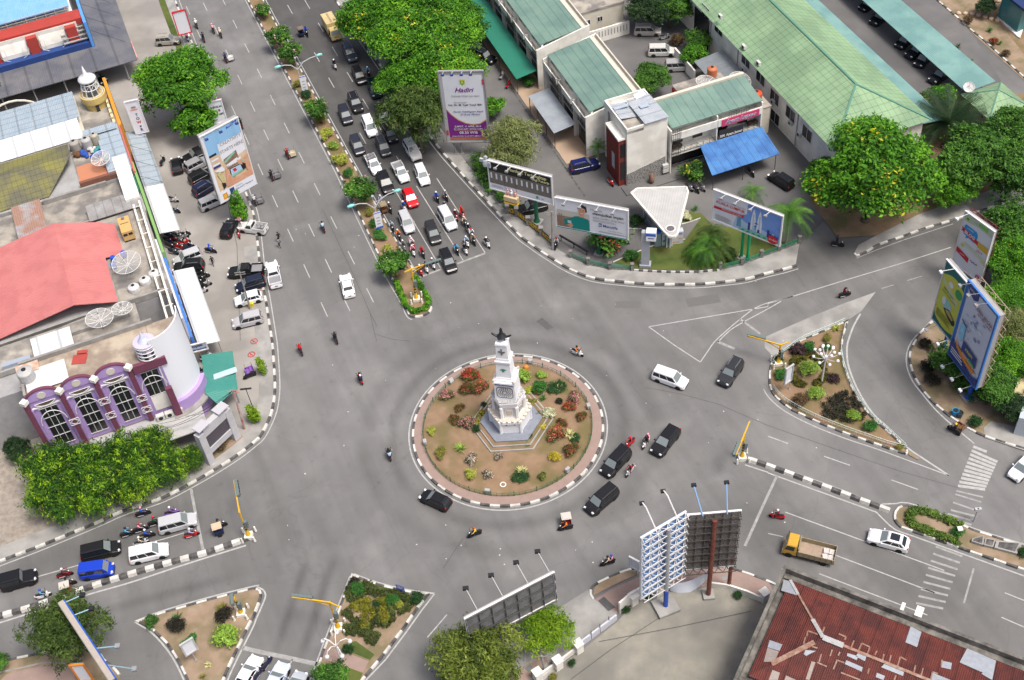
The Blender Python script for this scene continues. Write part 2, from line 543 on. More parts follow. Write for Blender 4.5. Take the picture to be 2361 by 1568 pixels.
# ---- west side: forecourt, pavement, kerb
KL=[RA(-135,-14.4),RA(-117,-15.5),RA(-101,-15.9),RA(-80,-16.6),RA(-58.6,-17.6)]+WW([(590,506),(605,634),(615.4,690),(628,770),(632,800),(636.7,870),(636.7,907),(630.4,948),(618,980),(603,1008),(587,1023),(552,1050.5),(502,1083),(452,1112),(376.5,1151),(289,1180),(233,1205),(161,1235),(83,1266.6),(0,1298),(-90,1335)])
KLs=smp(KL,.8)
lotpoly=[V2(p)for p in offset(KLs,-.3)]
lotpoly=lotpoly+[V2((-140,-30)),V2((-140,140))]
sheet("forecourt",lotpoly,M_LOT,.08)
kerb(KL[4:],side=-1,seg=1.15,wd=.32,ht=.22)
kerb(KL[:3],side=-1,seg=1.15,wd=.32,ht=.22)
i0=min(range(len(KLs)),key=lambda i:(KLs[i]-W((597,560))).length)
pk=KLs[i0:]
mb=MB();mb.strip(offset(pk,-.3),offset(pk,-2.2),.13)
stru(mb.obj("pavement",M_WALK))
mb=MB();line(mb,offset(KLs[i0-30:],.45),.14)
line(mb,offset([RA(-135,-14.4),RA(-117,-15.5),RA(-101,-15.9),RA(-80,-16.6)],.45),.14)
stru(mb.obj("road_marking",M_PAINT))
mb=MB();q=[RA(-135,-14.4),RA(-117,-15.5),RA(-101,-15.9),RA(-92,-16.2)]
mb.strip(offset(q,-.3),offset(q,-1.9),.12);stru(mb.obj("pavement",M_WALK))
mb=MB();mb.strip(offset(q,-1.9),offset(q,-3.0),.105);stru(mb.obj("verge",M_GRASS))
# ---- central reservation of the main road
ml=[RA(-150,-4.0),RA(-103,-4.0),RA(-57,-4.0)]+[W(p)for p in tt(1,1,(1135,810),(1250,1010),(1335,1170),(1385,1300),(1405,1340),(1440,1355),(1500,1352),(1560,1335),(1608,1300),(1622,1250),(1605,1200),(1570,1140),(1490,990),(1415,840),(1290,635))]+[RA(-55.7,-1.15),RA(-80,-1.3),RA(-150,-1.3)]
P,C=kerb(ml,side=1,seg=1.1,wd=.26,ht=.22)
sheet("median_soil",[V2(p)for p in C],M_SOIL,.17)
mb=MB()
line(mb,[RA(-150,-4.25),RA(-103,-4.28),RA(-57,-4.28)]+smp([RA(-57,-4.28)]+[W(p)for p in tt(1,1,(1115,830),(1320,1200),(1370,1310),(1400,1355),(1435,1370))],.8),.13)
line(mb,[RA(-150,-1.0),RA(-57,-.95),RA(-38,-.75),RA(-31,-.7)],.13)
stru(mb.obj("road_marking",M_PAINT))
mb=MB()
for nn,s0,s1,off in((-7.9,-135,-25,.3),(-11.3,-135,-25,.4),(-14.35,-118,-25,.0)):
 s=-56.1-8.28*9+off
 while s<s1:
  if s>s0:line(mb,[RA(s,nn),RA(s+3.0,nn)],.13)
  s+=8.28
for nn in(2.05,5.25):
 s=-105.2-8.2*3
 while s<-50:
  line(mb,[RA(s,nn),RA(s+3.1,nn)],.13);s+=8.2
for a,b in(((2.45,-48),(2.6,-29.8)),((5.6,-48),(5.95,-30.0)),((8.9,-48.2),(9.25,-30))):
 line(mb,[RA(a[1],a[0]),RA(b[1],b[0])],.13)
stru(mb.obj("road_marking",M_PAINT))
mb=MB()
line(mb,WW(tt(1,1,(1490,985),(1705,905))),.32);line(mb,WW(tt(1,1,(1850,855),(2105,760))),.32)
stru(mb.obj("road_marking",M_PAINT_W))
# ---- north-east block: kerb, pavement, yard
KR=[RA(-150,9.5),RA(-100,10.0),RA(-70,10.9),RA(-56.8,11.4),RA(-48.6,12.2)]+WW(tt(2,1,(0,545),(170,690),(330,800),(520,915),(740,1000),(1000,1035),(1240,1055),(1500,1060),(1750,1055),(2000,1030),(2150,1010)))+WW(tt(3,1,(0,955),(130,925),(265,885)))
KRs=smp(KR,.8)
kerb(KR,side=1,seg=1.35,wd=.34,ht=.22)
mb=MB();line(mb,offset(KRs[70:],-.4),.13);stru(mb.obj("road_marking",M_PAINT))
pav_in=offset(KRs,.34)
fence_px=tt(2,1,(-40,395),(45,420),(150,505),(270,600),(370,690),(440,740),(540,800),(700,870),(900,910),(1105,920),(1500,935),(1910,915),(2110,870),(2290,800))+tt(3,1,(100,740),(285,670))
fence_w=WW(fence_px)
a=[V2(p)for p in pav_in]
north=[V2(RA(-48,14.2)),V2(RA(-60,13.6)),V2(RA(-100,12.2)),V2(RA(-150,11.7))]
pavpoly=a+[V2(W(t(3,1,285,690)))]+[V2(p)for p in fence_w[::-1]]+north
sheet("pavement",pavpoly,M_WALK,.14)
yard=[V2(p)for p in fence_w[::-1]]+north+[V2((10,190)),V2((120,190)),V2(W((2030,300))),V2(W((1905,500))),V2(W((1850,560)))]
sheet("yard",yard,M_YARD,.10)
lawn=WW([t(2,1,930,850),t(2,1,1040,800),t(2,1,1290,700),t(2,1,1590,640),t(2,1,1730,450),t(2,1,1560,500),t(2,1,1590,380),t(2,1,1740,400),t(2,1,1850,520),t(2,1,2300,540),t(3,1,120,660),t(3,1,285,640)]+tt(2,1,(2290,790),(2110,855),(1910,900),(1500,920),(1115,905)))
sheet("lawn",[V2(p)for p in lawn],M_GRASS,.15)
mb=MB()
for seg in(tt(2,1,(930,850),(1040,800),(1290,700),(1590,640)),tt(2,1,(1560,500),(1640,480),(1730,445)),tt(2,1,(1070,540),(1190,545))):
 P=rsm(WW(seg),.6);L=offset(P,.07);Rr=offset(P,-.07);mb.strip(L,Rr,.24)
 for i in range(len(P)-1):mb.bar((P[i].x,P[i].y,.18),(P[i+1].x,P[i+1].y,.18),.13,.11)
stru(mb.obj("lawn_edging",M_KW))
kerb(WW(tt(2,1,(1120,932),(1300,943),(1500,950),(1700,947),(1905,930))),side=1,wd=.2,ht=.4,seg=.62)
# ---- north-east verge under the flowering tree
vb=WW(tt(3,1,(785,770),(815,795),(930,745),(1010,695),(1230,620),(1450,540),(1700,465),(2352,250),(2700,140)))
kerb(vb,side=1,seg=1.2,wd=.3,ht=.2)
vpoly=[V2(p)for p in vb]+[V2(W(t(3,1,2700,-100)))]+[V2(p)for p in WW(tt(3,1,(2000,200),(1400,400),(1000,600),(830,690)))]
sheet("pavement",vpoly,M_WALK,.13)
sheet("soil_verge",[V2(W(p))for p in tt(3,1,(1000,600),(1400,400),(2000,200),(2700,-100),(2700,-700),(1200,-700),(420,0),(380,280),(640,620))],M_SOIL,.11)
mb=MB();line(mb,WW(tt(3,1,(815,805),(1010,725),(1240,640),(1700,490))),.12);stru(mb.obj("road_marking",M_PAINT_W))
# ---- east road markings
mb=MB()
L1=tt(2,1,(1255,1435),(2352,1250))+tt(3,1,(0,1222),(230,1155),(700,1010),(1200,860),(1680,705))
line(mb,WW([L1[0],L1[1],L1[2],L1[3],L1[4],L1[5],L1[6]]),.14)
line(mb,WW(tt(2,1,(1255,1435),(1500,1610))+tt(2,2,(1730,192))),.14)
line(mb,smp(WW(tt(2,2,(1730,192),(1800,90),(1860,5))+tt(2,1,(1960,1480),(2090,1370),(2230,1265),(2352,1215))+tt(3,1,(100,1190),(230,1155))),.8),.14)
line(mb,smp(WW(tt(2,2,(1895,5))+tt(2,1,(1900,1568),(2000,1470),(2130,1390),(2352,1270))+tt(3,1,(120,1200))),.8),.14)
stru(mb.obj("road_marking",M_PAINT))
mb=MB()
line(mb,WW(tt(2,2,(1890,5),(2045,70))),.4);line(mb,WW(tt(2,1,(2095,1365),(2280,1500))),.3)
for a,b in(((1040,1085),(1155,1050)),((1280,1010),(1415,970))):
 line(mb,WW(tt(3,1,a,b)),.12)
stru(mb.obj("road_marking",M_PAINT_W))
sheet("concrete_apron",[V2(W(p))for p in tt(3,1,(990,1115),(860,1290),(740,1370),(300,1560))+tt(3,2,(60,150),(-30,60))+tt(3,1,(-30,1530),(400,1340),(700,1220))],M_WALK,.004)
# ---- east garden island
ei=tt(3,2,(5,300),(5,400),(25,470),(70,530),(200,635),(450,755),(700,855),(900,928),(1100,995),(1250,1045),(1290,1045),(1285,990),(1100,830),(950,695),(835,540),(765,395),(708,235),(682,90),(690,0))+tt(3,1,(705,1500),(735,1400),(745,1372),(600,1435),(300,1562))+tt(3,2,(170,75),(60,150),(20,210))
P,C=kerb(WW(ei),side=1,closed=True,seg=.95,wd=.26,ht=.24,smooth=False)
sheet("island_soil",[V2(p)for p in C],M_SOIL,.17)
mb=MB()
line(mb,smp(WW(tt(3,2,(-40,440),(10,520),(150,640),(400,770),(700,890),(1000,990),(1300,1100),(1665,1235))),.8),.14)
line(mb,smp(WW(tt(3,2,(1665,1235),(1400,1060),(1270,970),(1100,800),(960,660),(860,510),(790,370),(735,210),(725,60))+tt(3,1,(745,1540),(790,1420),(850,1315))),.8),.22)
stru(mb.obj("road_marking",M_PAINT))
mb=MB()
mb.pz([V2(W(p))for p in tt(3,2,(1290,1050),(1380,1095),(1385,1075),(1290,1010))],0,.12)
stru(mb.obj("kerb_nose",M_SOIL2))
# ---- far east verge below the tall boards
vs=WW(tt(3,1,(1640,1290),(1505,1385),(1400,1480))+tt(3,2,(1335,10),(1290,120),(1310,270),(1385,420),(1500,560),(1700,725),(1950,870),(2352,1000),(2700,1100)))
kerb(vs,side=1,seg=1.15,wd=.28,ht=.2)
sheet("soil_verge",[V2(p)for p in offset(smp(vs,.8),.26)]+[V2((150,5)),V2((150,60)),V2(W(t(3,1,2300,1000)))],M_SOIL2,.12)
mb=MB();line(mb,smp(WW(tt(3,1,(1510,1370),(1390,1490))+tt(3,2,(1320,0),(1275,110),(1275,230),(1330,370),(1430,500),(1540,630),(1680,760),(1895,940))),.8),.16)
stru(mb.obj("road_marking",M_PAINT))
sheet("paved_entrance",[V2(W(p))for p in tt(3,2,(1990,890),(2352,1010),(2700,1110),(2700,900),(2050,740),(1980,800))],M_WALK,.15)
mb=MB()
for i in range(11):
 u=i/10
 a=(1885-140*u,968+360*u);b=((2010 if i==0 else 2120)-125*u,(1015 if i==0 else 1080)+282*u)
 line(mb,WW(tt(3,2,a,b)),.38)
stru(mb.obj("road_marking",M_PAINT))
mb=MB()
for a,b in(((1730,1375),(1975,1432)),((1720,1405),(1960,1478)),((1700,1480),(1930,1560))):
 line(mb,WW(tt(3,2,a,b)),.22)
for a,b in(((1680,5),(1900,60)),((1650,40),(1890,105)),((1640,75),(1870,140))):
 line(mb,WW(tt(3,3,a,b)),.25)
for i in range(9):
 u=i/8
 a=(1540-180*u,340+520*u);b=(1785-175*u,430+480*u)
 line(mb,WW(tt(3,3,a,b)),.26)
line(mb,WW(tt(3,3,(1890,540),(1800,860))),.2)
stru(mb.obj("road_marking",M_PAINT_W))
# ---- east dual carriageway: divider, hedge island, lines
d1=tt(2,2,(2165,1090))+tt(3,2,(0,1150),(560,1358),(1115,1562))
dw=WW(d1)
def divider(pts,label_name="divider_kerb",wd=.62,ht=.42,seg=1.1,start=0):
 P=rsm(smp(pts,.5),seg)
 mb=MB();n=len(P);L=offset(P,wd/2);Rr=offset(P,-wd/2);Li=offset(P,wd/2-.1);Ri=offset(P,-wd/2+.1)
 for i in range(n-1):
  mi=(i+start)%2
  q=lambda A,k,z:(A[k].x,A[k].y,z)
  mb.poly([q(L,i,0),q(L,i+1,0),q(Li,i+1,ht),q(Li,i,ht)],mi)
  mb.poly([q(Li,i,ht),q(Li,i+1,ht),q(Ri,i+1,ht),q(Ri,i,ht)],mi)
  mb.poly([q(Ri,i,ht),q(Ri,i+1,ht),q(Rr,i+1,0),q(Rr,i,0)],mi)
 for i in(0,n-1):
  mb.poly([(L[i].x,L[i].y,0),(Li[i].x,Li[i].y,ht),(Ri[i].x,Ri[i].y,ht),(Rr[i].x,Rr[i].y,0)],0)
 stru(mb.obj(label_name,[M_KW,M_KB]))
divider(dw)
mb=MB()
line(mb,smp(WW(tt(2,2,(2195,1065))+tt(3,2,(0,1122),(560,1322),(1000,1490))+tt(3,3,(1050,-50),(1180,-55),(1290,-60),(1640,60),(1880,170),(2352,320))),1.),.16)
line(mb,WW(tt(2,2,(2140,1135),(2352,1205))+tt(3,2,(0,1210),(980,1565))),.16)
line(mb,smp(WW(tt(3,2,(980,1565))+tt(3,3,(1000,30),(1080,110),(1170,185),(1320,240),(1600,340),(1850,430),(2352,610))),1.),.16)
for a,b in(((0,873),(185,940)),((515,1057),(752,1140)),((1135,1275),(1378,1362))):
 line(mb,WW(tt(3,2,a,b)),.14)
for a,b in(((160,25),(1620,560)),((595,410),(1530,765)),((470,590),(1465,970)),((2175,765),(2352,835)),((2145,990),(2352,1080))):
 line(mb,WW(tt(3,3,a,b)),.13)
stru(mb.obj("road_marking",M_PAINT))
mb=MB();line(mb,WW([t(3,2,80,1240),t(2,3,2290,0),t(2,3,2140,335)]),.3)
line(mb,WW(tt(3,3,(0,220),(140,250))),.12)
stru(mb.obj("road_marking",M_PAINT_W))
hi=tt(3,3,(1160,20),(1145,80),(1165,130),(1215,175),(1330,215),(1600,310),(1850,400),(2352,570),(2800,730),(2800,480),(2352,335),(1880,185),(1640,75),(1420,15),(1290,-40),(1200,-30))
P,C=kerb(WW(hi),side=1,closed=True,seg=1.25,wd=.28,ht=.24,smooth=False)
sheet("island_soil",[V2(p)for p in C],M_SOIL2,.17)
# ---- west dual carriageway
dv=tt(0,3,(2290,265),(1900,400),(1500,510),(1000,660),(720,755),(300,900),(0,985),(-300,1080))
divider(WW(dv),seg=1.0,wd=.7,start=1)
mb=MB()
line(mb,smp(WW(tt(0,3,(2260,330),(1700,505),(1200,670),(815,780),(300,945),(0,1040),(-200,1100))),1.),.2)
line(mb,WW(tt(0,3,(720,512),(370,610),(0,740))),.13);line(mb,WW(tt(0,3,(1690,215),(1560,255),(1400,300))),.12)
stru(mb.obj("road_marking",M_PAINT))
mb=MB();line(mb,WW([t(0,2,1755,1360),t(0,3,1790,0),t(0,3,1865,370)]),.34);stru(mb.obj("road_marking",M_PAINT_W))
# ---- south-west island
sw=tt(0,3,(1240,1030),(1480,950),(1900,830),(2352,715))+tt(1,3,(0,722),(45,742),(60,775),(50,830),(-10,990))+tt(0,3,(2300,1060),(2200,1270),(2100,1480),(2040,1640),(1960,1800),(1760,1800),(1715,1568),(1640,1415),(1545,1260),(1400,1115))
P,C=kerb(WW(sw),side=-1,closed=True,seg=1.15,wd=.28,ht=.24,smooth=False)
sheet("island_soil",[V2(p)for p in C],M_SOIL2,.17)
mb=MB()
line(mb,smp(WW(tt(0,3,(1235,1030),(1480,935),(1900,812),(2352,700))+tt(1,3,(10,710),(65,738),(88,785),(70,850),(0,1010))+tt(0,3,(2330,1070),(2220,1290),(2120,1500),(2080,1600))),.8),.18)
line(mb,smp(WW(tt(0,3,(1235,1030),(1390,1130),(1530,1280),(1620,1420),(1690,1568))),.8),.18)
stru(mb.obj("road_marking",M_PAINT))
# ---- south island
si=tt(1,3,(880,592),(1010,645),(1180,700),(1400,750),(1600,775),(1500,905),(1360,1110),(1170,1360),(1000,1560),(900,1700),(450,1700),(520,1568),(610,1310),(705,1060),(795,820))
P,C=kerb(WW(si),side=-1,closed=True,seg=1.05,wd=.28,ht=.24,smooth=False)
sheet("island_soil",[V2(p)for p in C],M_SOIL2,.17)
mb=MB()
line(mb,smp(WW(tt(1,3,(865,610),(785,810),(690,1050),(590,1310),(500,1568))),1.),.16)
line(mb,WW(tt(1,3,(1640,775),(1520,930),(1370,1140),(1190,1380),(1010,1568))),.16)
line(mb,smp(WW(tt(1,3,(900,592),(1020,640),(1200,695),(1400,740),(1640,772))),1.),.2)
line(mb,WW(tt(1,3,(1575,1175),(1755,965))),.14)
line(mb,WW(tt(1,3,(280,1490),(335,1375))),.12)
stru(mb.obj("road_marking",M_PAINT))
mb=MB();line(mb,WW(tt(1,3,(-120,1270),(0,1300),(330,1370),(560,1420))),.5);stru(mb.obj("road_marking",M_PAINT_W))
sheet("island_path",[V2(W(p))for p in tt(1,3,(620,1330),(650,1275),(820,1320),(1040,1400),(985,1500),(800,1440),(615,1380))],M_PINK,.18)
# ---- south block: kerb islands, pink paving, gravel yard
sheet("gravel_yard",[V2(W(p))for p in[(1170,1650),(1215,1570)]+tt(2,3,(430,1440),(650,1290),(960,1040),(1100,880),(1290,780),(1450,740),(1830,710),(2050,750),(2300,840),(2400,900),(2100,1500))+[(2100,1900),(1170,1900)]],M_GRAV,.05)
sheet("pavement",[V2(W(p))for p in tt(2,3,(-400,1568),(-60,1300),(430,910),(700,740),(760,830),(960,960),(650,1230),(300,1568))],M_WALK,.10)
pv=tt(2,3,(760,830),(900,745),(1130,640),(1330,560),(1560,530),(1850,530),(2100,570),(2352,660),(2420,800),(2300,840),(2050,750),(1830,710),(1450,740),(1290,780),(1100,880),(960,960))
sheet("pink_pavement",[V2(W(p))for p in pv],M_PINK,.12)
sheet("paving_panel",[V2(W(p))for p in tt(2,3,(790,845),(845,805),(950,905),(885,940))],M_ASPH_D,.124)
sheet("paving_panel",[V2(W(p))for p in tt(2,3,(1700,570),(1775,568),(1770,612),(1700,612))],mat("brown paving",(.25,.17,.14),.9,(.2,.14,.12),3,obj=False),.124)
sheet("paving_panel",[V2(W(p))for p in tt(2,3,(1930,610),(1985,600),(1980,650),(1930,655))],M_WALK,.124)
kp=tt(2,3,(735,835),(705,770),(730,700),(820,650),(915,605),(1000,570),(1095,540),(1230,510),(1560,500),(1900,520),(2100,560),(2352,650),(2500,720))
kerb(WW(kp),side=-1,seg=1.35,wd=.28,ht=.2)
sheet("soil_bed",[V2(W(p))for p in tt(2,3,(745,800),(760,720),(830,665),(920,620),(1010,580),(1100,560),(1160,600),(1000,670),(860,740))],M_SOIL2,.16)
sheet("pink_pavement",[V2(W(p))for p in tt(2,3,(-200,1800),(-100,1568),(60,1480),(290,1330),(330,1400),(150,1568),(0,1800))],M_PINK,.115)
sheet("paving_panel",[V2(W(p))for p in tt(2,3,(115,1465),(165,1425),(195,1455),(150,1500))],mat("slate paving",(.14,.16,.15),.9,obj=False),.119)
# ---- south-west corner paving
kerb(WW(tt(0,3,(1110,1510),(1050,1440),(960,1370),(905,1300),(700,1260),(300,1330),(0,1390),(-200,1430))),side=1,wd=.3,ht=.2,seg=1.2)
sheet("pavement",[V2(W(p))for p in tt(0,3,(0,1400),(300,1345),(700,1275),(900,1315),(1040,1450),(1100,1520),(1140,1700),(-300,1700),(-300,1440))],M_SOIL2,.12)
sheet("pink_pavement",[V2(W(p))for p in tt(0,3,(60,1520),(400,1440),(690,1440),(700,1700),(-100,1700))],M_PINK,.135)
kerb(WW(tt(0,3,(-100,1530),(200,1470),(420,1420),(600,1430))),side=1,wd=.2,ht=.2,seg=1.2,paint=False)
# ---- repaired patches in the asphalt
sheet("asphalt_patch",[V2(W(p))for p in tt(2,1,(222,1385),(275,1350),(380,1440),(325,1468))],M_ASPH_D,.004)
M_AP2=mat("faded patch",(.135,.133,.13),.9,(.115,.113,.11),3,obj=False)
sheet("asphalt_patch",[V2(W(p))for p in tt(2,1,(945,1200),(1185,1200),(1180,1265),(945,1262))],M_AP2,.004)
sheet("asphalt_patch",[V2(W(p))for p in tt(2,1,(1590,1180),(1890,1130),(1920,1210),(1620,1255))],M_AP2,.004)
mb=MB()
M_TAR=mat("tar seam",(.055,.055,.055),.7)
for q in(tt(2,2,(1230,425),(1550,485),(1900,580),(2352,775))+tt(3,2,(560,970),(1180,1185),(1760,1350)),tt(1,1,(620,370),(900,970),(1040,1290),(1110,1430)),tt(1,1,(1050,1320),(1090,1500),(1110,1568)),tt(1,1,(1085,1500),(1250,1550),(1420,1568)),tt(1,3,(1720,540),(1900,265)),tt(2,3,(540,1568),(900,1300),(1370,990)),tt(2,3,(800,1220),(1500,1090),(2200,940)),tt(0,1,(2090,280),(2180,700),(2210,1568))):
 line(mb,WW(q),.05,.17 if q[0][0]>1300 and q[0][1]>1180 and q[0][0]<1900 else .155 if q[0][0]<560 else .009)
stru(mb.obj("tar_seam",M_TAR))
# ---- garden east of the long hall
sheet("garden_soil",[V2(W(p))for p in tt(3,0,(1540,0),(2352,740),(2700,1050),(2900,-200),(1500,-200))],M_SOIL2,.05)
kerb(WW(tt(3,0,(1440,-100),(1540,0),(1700,140),(1850,275),(2000,400),(2352,725),(2600,950))),side=1,seg=1.1,wd=.3,ht=.18)
sheet("access_lane",[V2(W(p))for p in tt(3,0,(540,0),(1000,470),(1370,850),(1900,1160),(1700,1380),(2300,1000),(1500,-300),(300,-300))],M_YARD,.012)
sheet("sand_path",[V2(W(p))for p in tt(3,0,(2000,30),(2352,220),(2352,500),(2150,240),(1800,150))],M_SOIL,.055)
sheet("dry_soil",[V2(W(p))for p in tt(2,0,(650,210),(880,150),(910,190),(700,250))],M_SOIL2,.105)
sheet("waste_ground",[V2(W(p))for p in[(-60,790),(30,790),(45,900),(60,1010),(200,1190),(60,1250),(-80,1300)]],M_RUB,.12)
sheet("soil_bed",[V2(W(p))for p in tt(0,2,(1900,1160),(1960,1100),(2150,960),(2240,880),(2180,850),(1950,990))],M_SOIL2,.14)
# ---- roundabout: kerb ring, paving, soil
def circ(r,n=128):return[Vc((r*cos(2*pi*k/n),r*sin(2*pi*k/n),0))for k in range(n)]
mb=MB();line(mb,circ(12.1),.16,closed=True);stru(mb.obj("road_marking",M_PAINT))
kerb(circ(11.75,124),side=1,closed=True,smooth=False,wd=.3,ht=.24,seg=1.19)
mb=MB();c1,c2=circ(11.46),circ(10.3);c1.append(c1[0]);c2.append(c2[0]);mb.strip(c1,c2,.2);stru(mb.obj("roundabout_paving",M_PINK))
mb=MB();mb.poly([(p.x,p.y,.21)for p in circ(10.32)]);stru(mb.obj("roundabout_soil",M_SOIL))
# ================================================================== VEHICLES AND PEOPLE
M_CAR=mat("car paint",ocol=True,rough=.22,coat=.12,spec=.3)
M_GLASS=mat("tinted glass",(.012,.016,.02),.06,spec=.75)
M_SCREEN=mat("windscreen glass",(.17,.2,.205),.05,spec=.8)  # pale base colour stands in for sky reflected in the windscreens
M_TYRE=mat("tyre rubber",(.015,.015,.015),.85)
M_RIM=mat("wheel alloy",(.62,.62,.64),.4,metal=.15)
M_HEAD=mat("headlamp lens",(.7,.72,.74),.1,spec=.7)
M_TAIL=mat("tail lamp lens",(.45,.012,.012),.2,spec=.6)
M_DARK=mat("black trim",(.018,.018,.02),.6)
M_PLATE=mat("number plate",(.02,.02,.02),.5)
M_ST=mat("dull steel",(.3,.3,.31),.5,metal=.4)
M_OCOL=mat("plain coloured",ocol=True,rough=.6)
def C4(c):return tuple(c[:3])+(1.0,)
class Proto:
 """one model of a thing: named parts sharing meshes between copies"""
 def __init__(s):s.parts=[]
 def add(s,name,mesh,parent=-1,loc=Z0,rot=Z0,own=None):
  s.parts.append((name,mesh,parent,loc,rot,own));return len(s.parts)-1
 def place(s,name,label,cat,loc,rz=0,color=(1,1,1),group=None,scale=1.0,own={}):
  root=thing(name,label,cat,loc,rz,group)
  if scale!=1.0:root.scale=(scale,)*3
  if not hasattr(s,'first'):
   s.first=[bpy.data.objects.new(p[0],p[1])for p in s.parts]
   obs=s.first
  else:
   obs=[o.copy()for o in s.first]
  for(pn,me,par,lc,rot,ow),o in zip(s.parts,obs):
   COL.objects.link(o)
   o.parent=root if par<0 else obs[par]
   o.location=lc;o.rotation_euler=rot
   o.color=C4(own.get(ow,color))if ow else C4(color)
  return root
def bil(A,B,Cc,D,u,v):
 return(A*(1-u)+B*u)*(1-v)+(D*(1-u)+Cc*u)*v
def pane(mb,A,B,Cc,D,u0,u1,v0,v1,off=.008,m=0):
 nrm=(B-A).cross(D-A).normalized()*off
 mb.poly([bil(A,B,Cc,D,u,v)+nrm for u,v in((u0,v0),(u1,v0),(u1,v1),(u0,v1))],m)
def wheel_meshes(r,wd):
 a=MB();a.lz([(r*.62,-wd/2),(r*.9,-wd/2),(r,-wd*.3),(r,wd*.3),(r*.9,wd/2),(r*.62,wd/2)],n=16)
 b=MB();b.lz([(r*.62,-wd*.4),(r*.62,wd*.42),(r*.5,wd*.5),(r*.2,wd*.46)],n=12)
 return a.mesh("wheel",M_TYRE),b.mesh("rim",M_RIM)
WHEEL=wheel_meshes(.31,.2)
WHEEL_B=wheel_meshes(.42,.26)
def cpr(L=4.15,Wd=1.66,H=1.7,belt=.98,hood=.92,cowl=1.05,rf=.42,rr=-1.8,rb=-2.0,wb=2.65,deck=None,bed=None,panes=(.02,.36,.68,.97),rails=False,roofglass=False,boxy=False,cargo=None):
 P=Proto();w=Wd/2;h=L/2;z0=.2
 st=[(h,w*.78,.50,.30),(h-.05,w*.86,.62,.24),(h-.25,w*.95,hood-.16,z0),(h-.6,w,hood-.04,z0),(cowl+.1,w,hood+.03,z0),(cowl-.3,w,belt,z0)]
 if deck is not None:
  st+=[(rb+.1,w,belt,z0),(rb-.1,w,deck,z0),(-h+.25,w*.98,deck-.02,z0)]
 else:
  st+=[(0,w,belt,z0),(-h+.5,w,belt+.01,z0),(-h+.2,w*.97,belt,z0)]
 st+=[(-h+.05,w*.9,(deck or belt)-.12,.25),(-h,w*.84,.62,.32)]
 mb=MB()
 rings=[]
 for x,ww,zt,zb in st:
  zm=zb+(zt-zb)*.55
  ring=[(x,-ww*.9,zb),(x,-ww,zb+.1),(x,-ww,zm),(x,-ww*.975,zt-.06),(x,-ww*.88,zt),(x,ww*.88,zt),(x,ww*.975,zt-.06),(x,ww,zm),(x,ww,zb+.1),(x,ww*.9,zb)]
  rings.append(ring)
 i0=len(mb.v)
 for r in rings:mb.v+=r
 k=10
 for j in range(len(rings)-1):
  for q in range(k):
   q2=(q+1)%k
   mb.f.append((i0+j*k+q,i0+j*k+q2,i0+(j+1)*k+q2,i0+(j+1)*k+q));mb.m.append(0)
 mb.f.append(tuple(range(i0,i0+k)));mb.m.append(0)
 mb.f.append(tuple(range(i0+(len(rings)-1)*k,i0+len(rings)*k)));mb.m.append(0)
 wbs,wts=w*.93,w*(.86 if boxy else .76)
 zc=belt-.04;zu=H-.09
 base=[Vc((cowl,-wbs,zc)),Vc((cowl,wbs,zc)),Vc((rb,wbs,zc)),Vc((rb,-wbs,zc))]
 upp=[Vc((rf,-wts,zu)),Vc((rf,wts,zu)),Vc((rr,wts,zu)),Vc((rr,-wts,zu))]
 top=[Vc((rf-.16,-wts*.84,H)),Vc((rf-.16,wts*.84,H)),Vc((rr+.12,wts*.84,H)),Vc((rr+.12,-wts*.84,H))]
 mid=[Vc((rf-.05,-wts*.95,zu+.06)),Vc((rf-.05,wts*.95,zu+.06)),Vc((rr+.03,wts*.95,zu+.06)),Vc((rr+.03,-wts*.95,zu+.06))]
 for A,B in((base,upp),(upp,mid),(mid,top)):
  for q in range(4):mb.quad(A[q],A[(q+1)%4],B[(q+1)%4],B[q])
 mb.poly(top)
 for s in(-1,1):
  for x in(wb/2+.05,-wb/2+.05):
   mb.cyl((x,s*(w-.12),.33),(x,s*(w+.006),.33),.37,n=16,m=1)
 mb.box((h-.03,0,.36),(.09,w*1.3,.16),1)
 mb.box((0,0,.2),(L*.86,Wd*.97,.08),1)
 if bed:
  x0,x1=bed
  cx=(x0+x1)/2
  for s in(-1,1):mb.box((cx,s*(w-.05),belt+.08),(x0-x1,.08,.3))
  mb.box((x1+.04,0,belt+.08),(.08,Wd-.1,.3));mb.box((x0-.03,0,belt+.08),(.06,Wd-.1,.3))
  mb.box((cx,0,belt-.03),(x0-x1-.1,Wd-.2,.1),2)
  if cargo:
   for q in range(4):mb.box((x1+.35+q*.28,(-1)**q*.25,belt+.2),(.4,.5,.3+.06*(q%2)),2,rz=.2*q)
 P.add("body",mb.mesh("body",[M_CAR,M_DARK,M_ST]))
 g=MB();pane(g,base[0],base[1],upp[1],upp[0],.06,.94,.1,.95);P.add("windscreen",g.raw("windscreen",M_SCREEN))
 g=MB();pane(g,base[2],base[3],upp[3],upp[2],.08,.92,.22,.9);P.add("rear_window",g.raw("rear_window",M_GLASS))
 for s in(0,1):
  g=MB()
  A,B,Cc,D=(base[3],base[0],upp[0],upp[3])if s==0 else(base[1],base[2],upp[2],upp[1])
  for a,b in zip(panes,panes[1:]):
   u0,u1=a+.012,b-.012
   if s==0:u0,u1=1-b+.012,1-a-.012
   pane(g,A,B,Cc,D,u0,u1,.14,.88)
  P.add("side_window",g.raw("side_window",M_GLASS))
 if roofglass:
  g=MB();g.box(((rf+rr)/2,0,H+.004),(rf-rr-.5,wts*1.35,.012));P.add("sunroof",g.mesh("sunroof",M_GLASS))
 wm=WHEEL
